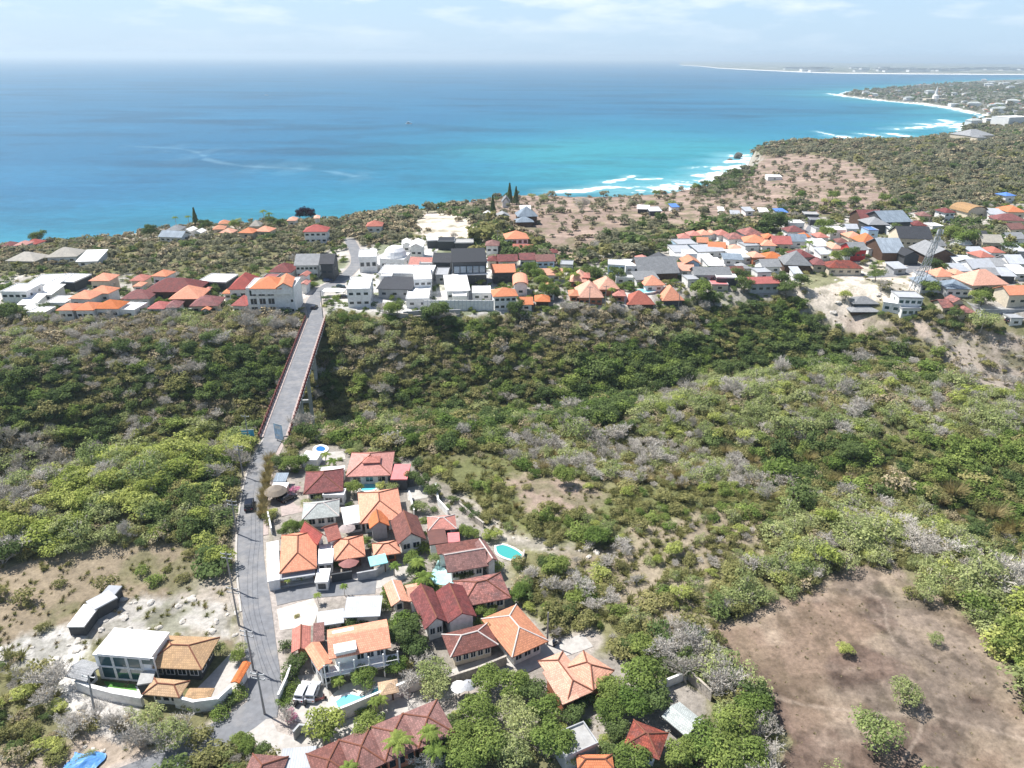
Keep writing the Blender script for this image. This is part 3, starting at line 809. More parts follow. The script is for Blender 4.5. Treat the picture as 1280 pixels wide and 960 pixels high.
# ------------------------------------------------------------------ houses
def slopeuv(pts):
    """UV in metres for one roof face: u level, v up the slope"""
    P = [Vector(p) for p in pts]
    n = Vector((0, 0, 0))
    for i in range(1, len(P) - 1): n += (P[i] - P[0]).cross(P[i + 1] - P[0])
    if n.length < 1e-9: return [(0, 0)] * len(P)
    n.normalize()
    u = Vector((0, 0, 1)).cross(n)
    if u.length < 1e-4: u = Vector((1, 0, 0))
    u.normalize(); v = n.cross(u)
    return [(p.dot(u), p.dot(v)) for p in P]
def roof_faces(m, top, faces, th=0.16):
    """closed roof shell from a top surface: eave outline is the first k vertices"""
    pass
def add_roof(m, kind, w, d, h, rh, th=0.18):
    a, b = w / 2, d / 2
    E = [(-a, -b, h), (a, -b, h), (a, b, h), (-a, b, h)]
    lines = []
    if kind == 'hip':
        if w >= d: R = [(-(a - b) - 0.02, 0, h + rh), ((a - b) + 0.02, 0, h + rh)]; F = [[0, 1, 5, 4], [1, 2, 5], [2, 3, 4, 5], [3, 0, 4]]; lines = [(4, 5), (0, 4), (3, 4), (1, 5), (2, 5)]
        else: R = [(0, -(b - a) - 0.02, h + rh), (0, (b - a) + 0.02, h + rh)]; F = [[0, 1, 4], [1, 2, 5, 4], [2, 3, 5], [3, 0, 4, 5]]; lines = [(4, 5), (0, 4), (1, 4), (2, 5), (3, 5)]
    elif kind == 'pyramid':
        R = [(0, 0, h + rh)]; F = [[0, 1, 4], [1, 2, 4], [2, 3, 4], [3, 0, 4]]; lines = [(0, 4), (1, 4), (2, 4), (3, 4)]
    elif kind == 'gablex':
        R = [(-a, 0, h + rh), (a, 0, h + rh)]; F = [[0, 1, 5, 4], [2, 3, 4, 5]]; lines = [(4, 5)]
    elif kind == 'gabley':
        R = [(0, -b, h + rh), (0, b, h + rh)]; F = [[1, 2, 5, 4], [3, 0, 4, 5]]; lines = [(4, 5)]
    elif kind == 'shed':
        E = [(-a, -b, h), (a, -b, h), (a, b, h + rh), (-a, b, h + rh)]; R = []; F = [[0, 1, 2, 3]]
    elif kind == 'barrel':
        R = []; n = 8; E = []; F = []
        for i in range(n + 1):
            t = math.pi * i / n; E += [(-a * math.cos(t), -b, h + rh * math.sin(t)), (-a * math.cos(t), b, h + rh * math.sin(t))]
        F = [[2 * i, 2 * i + 2, 2 * i + 3, 2 * i + 1] for i in range(n)]
    V = E + R
    n = len(V)
    B = [(p[0], p[1], p[2] - th) for p in V]
    fs = [tuple(f) for f in F] + [tuple(n + i for i in reversed(f)) for f in F]
    cnt = {}
    for f in F:
        for i in range(len(f)): cnt[(f[i], f[(i + 1) % len(f)])] = 1
    for (i, j) in list(cnt):
        if (j, i) not in cnt: fs.append((j, i, n + i, n + j))
    allv = V + B
    m.add(allv, fs, [slopeuv([allv[i] for i in f]) for f in fs])
    return [(V[i], V[j]) for i, j in lines], V
def block(root, rootM, A, B, depth, h, roof, rc, wc, pitch=0.5, oh=0.55, zb=0.0, caps=None, win=(0, 0), storeys=1, parapet=True, wh=1.2, glass=None, eave=None, door=False, side_h=None, frames=False, sink=1.0):
    """one block of a house, given by the world ends of its front eave"""
    u = (B - A)[:2]; w = float(np.linalg.norm(u)); u = u / w; v = np.array([-u[1], u[0]])
    if np.dot(v, (A[:2] + B[:2])) < 0: v = -v
    c = (A[:2] + B[:2]) / 2 + v * depth / 2
    rz = math.atan2(u[1], u[0])
    M = Matrix.Translation((c[0], c[1], zb)) @ Matrix.Rotation(rz, 4, 'Z')
    Lm = rootM.inverted() @ M
    FOOT.append((c[0], c[1], w / 2, depth / 2, rz))
    a, b = w / 2 - oh, depth / 2 - oh
    if roof == 'flat': a, b = w / 2 - min(oh, 0.15), depth / 2 - min(oh, 0.15)
    rh = {'hip': min(w, depth) / 2 * pitch, 'pyramid': min(w, depth) / 2 * pitch, 'gablex': depth / 2 * pitch, 'gabley': w / 2 * pitch, 'shed': depth * pitch * 0.3, 'barrel': w / 2 * pitch}.get(roof, 0)
    bd = MB(Lm)
    top = h - 0.2
    if roof == 'flat': top = h - 0.25
    if wc != 'open':
        bd.box(-a, a, -b, b, -sink, top)
        if roof == 'gablex': k = rh * (b / (depth / 2)); bd.add([(-a, -b, top), (-a, b, top), (-a, 0, top + k), (a, -b, top), (a, b, top), (a, 0, top + k)], [(0, 2, 1), (3, 4, 5), (0, 3, 5, 2), (1, 2, 5, 4), (0, 1, 4, 3)])
        if roof == 'gabley': k = rh * (a / (w / 2)); bd.add([(-a, -b, top), (a, -b, top), (0, -b, top + k), (-a, b, top), (a, b, top), (0, b, top + k)], [(0, 1, 2), (3, 5, 4), (0, 2, 5, 3), (1, 4, 5, 2), (0, 3, 4, 1)])
        if roof == 'shed': k = rh * 0.9; bd.add([(-a, -b, top), (a, -b, top), (-a, b, top), (a, b, top), (-a, b, top + k), (a, b, top + k)], [(0, 2, 4), (1, 5, 3), (0, 4, 5, 1), (2, 3, 5, 4), (0, 1, 3, 2)])
        if roof == 'barrel':
            n_ = 8; vs = []
            for yy in (-b, b):
                for i in range(n_ + 1): t = math.pi * i / n_; vs.append((-a * math.cos(t), yy, top + rh * 0.9 * math.sin(t)))
            bd.add(vs, [tuple(range(n_, -1, -1)), tuple(range(n_ + 1, 2 * n_ + 2)), (0, n_, 2 * n_ + 1, n_ + 1)])
        body = bd.build('wall', WALL[wc], root)
    else:
        # open pavilion on posts
        for i, (sx_, sy_) in enumerate(((-1, -1), (1, -1), (1, 1), (-1, 1))):
            pm = MB(Lm); pm.box(sx_ * a - 0.12, sx_ * a + 0.12, sy_ * b - 0.12, sy_ * b + 0.12, -sink, top); pm.build('post', WALL['wood'], root)
        bd.box(-a + 0.3, a - 0.3, -b + 0.3, b - 0.3, -sink, 0.3); body = bd.build('floor_slab', CONC, root)
    rf = MB(Lm)
    if roof == 'flat':
        rf.box(-w / 2, w / 2, -depth / 2, depth / 2, h - 0.25, h)
        ro = rf.build('roof', ROOF[rc], root)
        if parapet and w > 4:
            pm = MB(Lm); q = 0.16
            for (x0, x1, y0, y1) in ((-w / 2, w / 2, -depth / 2, -depth / 2 + q), (-w / 2, w / 2, depth / 2 - q, depth / 2), (-w / 2, -w / 2 + q, -depth / 2 + q, depth / 2 - q), (w / 2 - q, w / 2, -depth / 2 + q, depth / 2 - q)):
                pm.box(x0, x1, y0, y1, h + 0.002, h + 0.32)
            pm.build('parapet', WALL['white'] if rc in ('white',) else CONC, ro)
    else:
        lines, V = add_roof(rf, roof, w, depth, h, rh)
        ro = rf.build('roof', ROOF[rc], root)
        if caps and lines:
            cm = MB(Lm)
            for p, q in lines:
                p = Vector(p) + Vector((0, 0, 0.03)); q = Vector(q) + Vector((0, 0, 0.03)); cm.tube(p, q, 0.12, n=6)
            cm.build('ridge_tiles', RIDGEL if caps == 'l' else RIDGED, ro)
    # windows: front, then both sides
    gl = glass or GLASS
    sh_ = (top) / storeys
    def pane(T, cx, cz, ww, hh):
        pm = MB(Lm @ T); pm.box(cx - ww / 2, cx + ww / 2, -0.05, 0.06, cz - hh / 2, cz + hh / 2)
        wo_ = pm.build('window', gl, root)
        if frames:
            fm_ = MB(Lm @ T); e = 0.09
            fm_.box(cx - ww / 2 - e, cx + ww / 2 + e, -0.09, 0.02, cz + hh / 2, cz + hh / 2 + e); fm_.box(cx - ww / 2 - e, cx + ww / 2 + e, -0.11, 0.02, cz - hh / 2 - e, cz - hh / 2)
            fm_.box(cx - ww / 2 - e, cx - ww / 2, -0.09, 0.02, cz - hh / 2, cz + hh / 2); fm_.box(cx + ww / 2, cx + ww / 2 + e, -0.09, 0.02, cz - hh / 2, cz + hh / 2)
            fm_.box(cx - 0.03, cx + 0.03, -0.08, -0.052, cz - hh / 2, cz + hh / 2)
            fm_.build('frame', FRAME, wo_)
    if wc != 'open':
        for s in range(storeys):
            cz = sh_ * s + sh_ * 0.55
            nf = win[0]
            for i in range(nf):
                cx = -a + 2 * a * (i + 0.5) / nf
                if door and s == 0 and i == nf // 2:
                    dm = MB(Lm @ Matrix.Translation((cx, -b, 0))); dm.box(-0.5, 0.5, -0.06, 0.05, -0.3, 2.1); dd = dm.build('door', DOORM, root)
                    hm_ = MB(Lm @ Matrix.Translation((cx, -b, 0))); hm_.box(0.3, 0.4, -0.12, -0.062, 1.0, 1.1); hm_.build('handle', STEEL, dd)
                    continue
                pane(Matrix.Translation((cx, -b, 0)), cx * 0, cz, min(1.6, 1.3 * a / nf), min(wh, sh_ * 0.6))
            ns = win[1]
            for i in range(ns):
                cy = -b + 2 * b * (i + 0.5) / ns
                pane(Matrix.Translation((a, cy, 0)) @ Matrix.Rotation(math.pi / 2, 4, 'Z'), 0, cz, min(1.3, 1.2 * b / ns), min(wh, sh_ * 0.6))
                pane(Matrix.Translation((-a, cy, 0)) @ Matrix.Rotation(-math.pi / 2, 4, 'Z'), 0, cz, min(1.3, 1.2 * b / ns), min(wh, sh_ * 0.6))
    return Lm, a, b, top
def house(fl, fr, bl, h, roof, rc, wc, label=None, cat='house', name='house', short=None, base=None, group=None, **kw):
    """fl, fr: front eave ends in the plan of the photo; bl: back-left eave end, or the depth in metres"""
    if fl[1] > 560 and h > 2.5: h = h * 0.84
    if fl[1] > 560 and roof in ('hip', 'gablex', 'gabley', 'pyramid'): kw.setdefault('oh', 0.95)
    A = hit(*fl, h=h); B = hit(*fr, h=h)
    zA = min(A[2], B[2]) - h
    A = at(*fl, z=zA + h); B = at(*fr, z=zA + h)
    u = (B - A)[:2]; wd_ = np.linalg.norm(u); u /= wd_; v = np.array([-u[1], u[0]])
    if isinstance(bl, (int, float)): depth = float(bl)
    else: C = at(*bl, z=zA + h); depth = abs(float(np.dot((C - A)[:2], v)))
    depth = max(depth, 1.2)
    c = (A[:2] + B[:2]) / 2 + v * depth / 2
    cs = [A[:2], B[:2], A[:2] + v * depth, B[:2] + v * depth]
    zb = zA
    root = empty(name, (c[0], c[1], zb), math.atan2(u[1], u[0]))
    RM = Matrix.Translation((c[0], c[1], zb)) @ Matrix.Rotation(math.atan2(u[1], u[0]), 4, 'Z')
    kw.setdefault('sink', 1.0 + max(0, zb - min(gz(*q) for q in cs)))
    block(root, RM, A, B, depth, h, roof, rc, wc, zb=zb, **kw)
    root['category'] = cat
    px, py = (fl[0] + fr[0]) / 2, max(fl[1], fr[1])
    if label: root['label'] = label
    else: pend(root, base, px, py - 3)
    if group: root['group'] = group
    if short: anchor(short, px, py - 3)
    root['_'] = 0; del root['_']
    return root, RM, zb
def wing(hs, fl, fr, bl, h, roof, rc, wc, dz=0.0, **kw):
    root, RM, zb = hs
    A = at(*fl, z=zb + h + dz); B = at(*fr, z=zb + h + dz)
    u = (B - A)[:2]; wd_ = np.linalg.norm(u); u /= wd_; v = np.array([-u[1], u[0]])
    depth = float(bl) if isinstance(bl, (int, float)) else abs(float(np.dot((at(*bl, z=zb + h + dz) - A)[:2], v)))
    kw.setdefault('sink', 1.0 if dz == 0 else 0.3)
    return block(root, RM, A, B, depth, h, roof, rc, wc, zb=zb + dz, **kw)

# ================================================================== the near village
h_ = house((432, 596), (489, 594), (433, 566), 3.4, 'hip', 'coral', 'white', 'large coral-red hipped villa above a small turquoise pool, top right of the near village', short='the large coral-red villa', caps='d', win=(3, 2), frames=True)
wing(h_, (488, 599), (509, 599), (490, 580), 3.0, 'flat', 'pink', 'dark', parapet=False)
wing(h_, (453, 579), (475, 578), 3.0, 3.4, 'hip', 'coral', 'white', dz=1.3, sink=0.5)
house((379, 618), (429, 613), (383, 590), 3.4, 'hip', 'maroon', 'white', 'dark maroon hipped roof house with white walls beside the pink bougainvillea', short='the dark maroon hipped house', caps='d', win=(3, 2), frames=True)
house((403, 620), (430, 620), 2.6, 2.8, 'flat', 'white', 'white', 'white flat-roofed annex with a dark window in front of the maroon hipped house', cat='annex', name='annex', win=(2, 0), frames=True)
house((394, 592), (430, 590), (394, 584), 3.0, 'flat', 'white', 'white', 'long thin white slab roof left of the large coral-red villa', cat='annex', name='annex', parapet=False)
house((377, 650), (424, 645), (384, 628), 3.2, 'hip', 'palegrey', 'white', 'pale grey-green hipped roof house with a pink front edge', short='the pale grey-green hipped house', caps='l', win=(3, 1), frames=True)
h_ = house((450, 655), (504, 648), (447, 616), 3.6, 'hip', 'orange', 'white', 'big bright orange hipped house with a small gabled porch, centre of the near village', short='the big orange house with the porch', caps='d', win=(4, 3), frames=True, door=True)
wing(h_, (462, 661), (487, 657), 4.5, 3.3, 'gabley', 'orange', 'grey', caps='d', pitch=0.7)
house((337, 612), (357, 612), (340, 603), 2.6, 'flat', 'white', 'cream', 'tiny white flat-roofed shed behind the round thatched hut by the road', cat='shed', name='shed', parapet=False)
house((341, 602), (357, 602), (342, 593), 2.6, 'shed', 'bluegrey', 'grey', 'small blue-grey metal roofed shed near the pink bougainvillea', cat='shed', name='shed')
house((375, 574), (396, 575), (377, 563), 2.8, 'flat', 'white', 'white', 'white box pavilion with flat roof beside the round deck pool', cat='pavilion', name='pavilion', parapet=False)
h_ = house((397, 681), (412, 673), (394, 655), 4.0, 'gabley', 'red', 'white', 'steep orange-red cross-gabled house between the flat white roofs', short='the steep cross-gabled house', pitch=1.3, caps='d', win=(1, 1))
wing(h_, (410, 677), (427, 672), (408, 658), 3.8, 'gablex', 'coral', 'white', pitch=0.7, caps='d')
house((349, 717), (396, 710), (350, 669), 3.6, 'hip', 'orange', 'white', 'biggest orange hipped roof beside the main road with white carport strips', short='the orange house beside the road', caps='d', win=(3, 2), frames=True)
house((334, 727), (350, 724), (333, 678), 2.8, 'flat', 'white', 'white', 'long white flat carport roof between the main road and the orange house', cat='carport', name='carport', parapet=False)
house((340, 726), (394, 718), 1.8, 2.6, 'flat', 'metal', 'open', 'narrow grey awning across the front of the roadside orange house', cat='awning', name='awning', parapet=False)
house((396, 705), (416, 703), (397, 681), 2.9, 'flat', 'white', 'white', 'white flat roof between the roadside orange house and the smaller orange house', cat='annex', name='annex', win=(2, 0))
house((393, 728), (410, 727), (396, 711), 2.6, 'flat', 'white', 'white', 'low white front block with a tiny round window facing the asphalt lot', cat='annex', name='annex', win=(1, 0), parapet=True)
house((418, 701), (457, 695), (416, 674), 3.3, 'hip', 'orange', 'wood', 'smaller orange hipped pavilion with dark timber front and red parasol', short='the orange pavilion with timber front', caps='d', win=(3, 1))
house((467, 696), (501, 691), (466, 679), 3.0, 'hip', 'orange', 'terracotta', 'small orange hipped roof beside the turquoise awning', short='the small orange roof', caps='d', win=(2, 1))
house((463, 708), (485, 703), (461, 698), 2.5, 'shed', 'turquoise', 'open', 'turquoise sheet awning on posts by the sandy yard', cat='awning', name='awning')
house((430, 656), (453, 652), (429, 634), 2.9, 'flat', 'white', 'white', 'white flat roof left of the big orange house with the porch', cat='annex', name='annex', win=(2, 0))
house((497, 681), (533, 674), (496, 650), 3.6, 'gabley', 'brown', 'white', 'brown gabled house with white gable end right of the big orange house', short='the brown gabled house', pitch=0.75, caps='d', win=(2, 2), frames=True)
h_ = house((535, 664), (571, 661), (533, 646), 3.4, 'hip', 'coral', 'white', 'small coral hipped house joined to brown and pink roofs near the teal pool', short='the small coral house', caps='l', win=(2, 1))
wing(h_, (537, 681), (560, 678), (536, 661), 3.0, 'flat', 'brown', 'white', parapet=False)
wing(h_, (560, 678), (575, 677), (560, 666), 2.8, 'flat', 'pink', 'dark', parapet=False)
h_ = house((559, 716), (611, 707), (555, 691), 3.8, 'gablex', 'brown', 'white', 'long brown gabled house edged in white beside the teal swimming pool', short='the long brown house by the pool', caps='l', win=(4, 1), frames=True, pitch=0.6)
wing(h_, (609, 704), (623, 700), (604, 676), 3.6, 'gabley', 'brown', 'white', pitch=0.6, caps='l')
wing(h_, (547, 693), (604, 684), (546, 683), 3.5, 'shed', 'brown', 'white', pitch=0.5)
house((577, 759), (639, 747), (573, 725), 3.5, 'hip', 'mottled', 'cream', 'mottled brick-red hipped roof house below the long brown house', short='the mottled red house', caps='d', win=(4, 2), frames=True)
h_ = house((531, 787), (562, 778), (523, 740), 4.2, 'gabley', 'maroon', 'white', 'largest maroon house with twin ridges in the middle of the near village', short='the largest maroon house', caps='d', win=(2, 2), pitch=0.8, frames=True)
wing(h_, (560, 779), (596, 770), (552, 738), 4.0, 'gabley', 'maroon', 'white', pitch=0.55, caps='d')
house((563, 822), (623, 806), (552, 793), 3.6, 'hip', 'brown', 'cream', 'brown hipped house with cream front wall below the largest maroon house', short='the brown hipped house with cream wall', caps='l', win=(5, 2), frames=True)
house((640, 822), (686, 801), (615, 768), 3.6, 'hip', 'salmon', 'white', 'salmon hipped roof with pale ridge lines beside the lane', short='the salmon roof with pale ridges', caps='l', win=(3, 2), frames=True)
h_ = house((489, 758), (512, 752), 6.0, 3.2, 'gabley', 'salmon', 'white', 'small salmon gabled house tucked left of the largest maroon house', short='the small salmon gabled house', caps='l', win=(1, 1))
wing(h_, (511, 752), (531, 748), 4.5, 3.0, 'gablex', 'salmon', 'white')
h_ = house((709, 878), (742, 864), (683, 822), 3.6, 'hip', 'salmon', 'terracotta', 'large pale salmon hipped house with stepped corner right of the big trees', short='the large pale salmon house', caps='d', win=(3, 3), frames=True)
wing(h_, (742, 863), (768, 838), (716, 825), 3.4, 'hip', 'salmon', 'terracotta', caps='d')
wing(h_, (703, 881), (724, 872), 6, 3.2, 'shed', 'salmon', 'terracotta', pitch=0.5)
h_ = house((779, 932), (824, 950), (783, 896), 3.4, 'hip', 'mottled', 'white', 'isolated red-brown hipped house with white terrace edge at the bottom', short='the isolated red-brown house', caps='d', win=(3, 2), frames=True)
house((827, 895), (858, 921), (843, 872), 3.2, 'gablex', 'palegrey', 'dark', 'pale grey metal gabled barn beside the broken compound wall', short='the pale grey gabled barn', cat='barn', name='barn', pitch=0.35)
h_ = house((722, 962), (768, 962), (715, 943), 3.3, 'hip', 'orange', 'grey', 'orange hipped roof with grey concrete side at the bottom edge', short='the orange roof at the bottom edge', caps='d', win=(2, 1))
wing(h_, (707, 948), (748, 930), 4, 3.2, 'flat', 'concrete', 'grey')
# two-storey villa with a white roof terrace
h_ = house((411, 824), (489, 809), (405, 788), 6.0, 'gablex', 'orange', 'white', 'two-storey orange villa with white roof terrace above a curved pool', short='the villa with the curved pool', caps=None, win=(5, 2), storeys=2, pitch=0.42, frames=True, wh=1.6)
VD = 2 * FOOT[-1][3]
wing(h_, (398, 838), (417, 829), (404, 800), 4.2, 'gabley', 'orange', 'white', pitch=0.5, win=(1, 2), storeys=2)
wing(h_, (418, 817), (446, 811), 5.0, 2.0, 'flat', 'white', 'white', dz=3.9, parapet=False)
for i in range(6):
    m = MB(); m.box(-5.6 + i * 2.25 - 0.1, -5.6 + i * 2.25 + 0.1, -VD / 2 - 0.95, -VD / 2 - 0.75, 0, 4.8); m.build('column', FRAME, h_[0])
m = MB(); m.box(-5.8, 5.9, -VD / 2 - 1.0, -VD / 2 + 1.1, 2.35, 2.5); m.box(-5.8, 5.9, -VD / 2 - 1.03, -VD / 2 - 0.97, 3.2, 3.3); m.build('balcony', FRAME, h_[0])
house((364, 816), (388, 812), (361, 787), 3.4, 'gabley', 'coral', 'terracotta', 'weathered red roofed annex left of the two-storey villa', cat='annex', name='annex', pitch=0.45, caps='d')
house((391, 803), (405, 801), (388, 783), 3.2, 'shed', 'brown', 'wood', 'narrow brown lean-to roof between the red annex and the villa', cat='annex', name='annex')
house((429, 772), (475, 770), (429, 748), 3.0, 'shed', 'metal', 'grey', 'pale grey metal shed roof right of the sandy building plot', short='the pale grey metal shed', cat='shed', name='shed', pitch=0.2)
house((396, 783), (430, 778), (397, 766), 2.8, 'shed', 'metal', 'grey', 'lower grey metal lean-to in front of the asphalt lot', cat='shed', name='shed', pitch=0.2)
# beige poolside gazebo
house((474, 870), (499, 865), (472, 853), 2.8, 'pyramid', 'tan', 'open', 'beige four-post gazebo beside the curved swimming pool', cat='gazebo', name='gazebo', pitch=0.5)
# row of joined brown pyramids along the bottom lane: every one a block of the same long house
h_ = house((399, 991), (443, 971), 6.6, 3.6, 'pyramid', 'brown', 'terracotta', 'long row of joined brown pyramid roofs along the bottom lane', short='the long row of brown roofs', caps='d', pitch=0.42)
for fl_, fr_ in (((441, 972), (483, 953)), ((481, 954), (525, 935)), ((523, 936), (569, 916))):
    wing(h_, fl_, fr_, 6.6, 3.02, 'pyramid', 'brown', 'terracotta', caps='d', pitch=0.42, win=(3, 1))
house((288, 1002), (336, 1006), 7, 3.6, 'hip', 'brown', 'white', 'dark brown hipped roof cut off by the bottom edge near the junction', caps='d')
house((343, 988), (388, 984), 6, 3.0, 'shed', 'metal', 'grey', 'grey corrugated roof at the bottom edge left of the brown row', cat='shed', name='shed', pitch=0.2)

# ---- compound on the left of the road
h_ = house((115, 818), (187, 824), (124, 783), 6.2, 'flat', 'white', 'white', 'tall white flat-roofed house with a big blue-green glass front', short='the white glass-fronted house', parapet=False, oh=0.5)
Lm = h_[1]
root = h_[0]
# its glazed front: a grid of large panes under a deep white slab
fa_ = at(117, 818, h_[2] + 6.2); fb_ = at(187, 824, h_[2] + 6.2)
wd_ = float(np.linalg.norm((fb_ - fa_)[:2])); dp_ = None
dd_ = 0
A_ = hit(115, 818, 6.2); C_ = at(124, 783, A_[2]); uu = (fb_ - fa_)[:2] / wd_; dd_ = abs(np.dot((C_ - A_)[:2], np.array([-uu[1], uu[0]])))
yf = -dd_ / 2 + 0.1
for r_i, (z0, z1) in enumerate(((0.5, 2.7), (3.0, 5.3))):
    for c_i in range(4):
        x0 = -wd_ / 2 + 0.7 + c_i * 2.35
        m = MB(); m.box(x0, x0 + 2.0, yf - 0.05, yf + 0.1, z0 if c_i < 3 else z0 + 1.0, z1)
        wo_ = m.build('window', GLASSB, root)
        m = MB(); e = 0.1
        m.box(x0 - e, x0, yf - 0.14, yf + 0.08, z0 - e, z1 + e); m.box(x0 + 2, x0 + 2 + e, yf - 0.14, yf + 0.08, z0 - e, z1 + e); m.box(x0, x0 + 2, yf - 0.14, yf + 0.08, z1, z1 + e); m.box(x0, x0 + 2, yf - 0.14, yf + 0.08, z0 - e, z0)
        m.build('frame', FRAME, wo_)
house((177, 834), (252, 837), (204, 794), 3.8, 'hip', 'tan', 'dark', 'large tan shingled hipped roof right of the white glass-fronted house', short='the large tan roof', caps='d', win=(4, 2), frames=True, pitch=0.42)
house((178, 868), (224, 872), (190, 847), 3.2, 'hip', 'tan', 'white', 'small tan hipped roof in front of the large tan roof', caps='d', win=(3, 1), pitch=0.45)
house((229, 874), (262, 874), (240, 860), 2.6, 'hip', 'tan', 'white', 'lowest tan roof behind the curved white wall', cat='pavilion', name='pavilion', pitch=0.4)
house((171, 856), (190, 853), (176, 840), 3.4, 'flat', 'concrete', 'dark', 'small grey flat-roofed block between the white house and tan roofs', cat='annex', name='annex')
house((80, 845), (108, 852), (95, 822), 3.0, 'gablex', 'grey', 'white', 'grey roofed hut left of the white glass-fronted house', short='the grey hut', cat='hut', name='hut', pitch=0.3, win=(1, 1))
h_ = house((83, 783), (105, 783), (92, 755), 2.6, 'flat', 'white', 'dark', 'broken white and grey metal shed roof lying on the left slope', short='the broken white shed', cat='shed', name='shed', parapet=False)
wing(h_, (107, 752), (118, 762), (130, 732), 2.4, 'flat', 'metal', 'dark', parapet=False)
wing(h_, (124, 745), (141, 746), (131, 731), 2.3, 'flat', 'metal', 'dark', parapet=False)
house((288, 853), (299, 854), (290, 826), 2.4, 'gabley', 'orange', 'white', 'narrow orange tiled gatehouse roof beside the road junction', short='the orange gatehouse roof', cat='gatehouse', name='gatehouse', pitch=0.4)
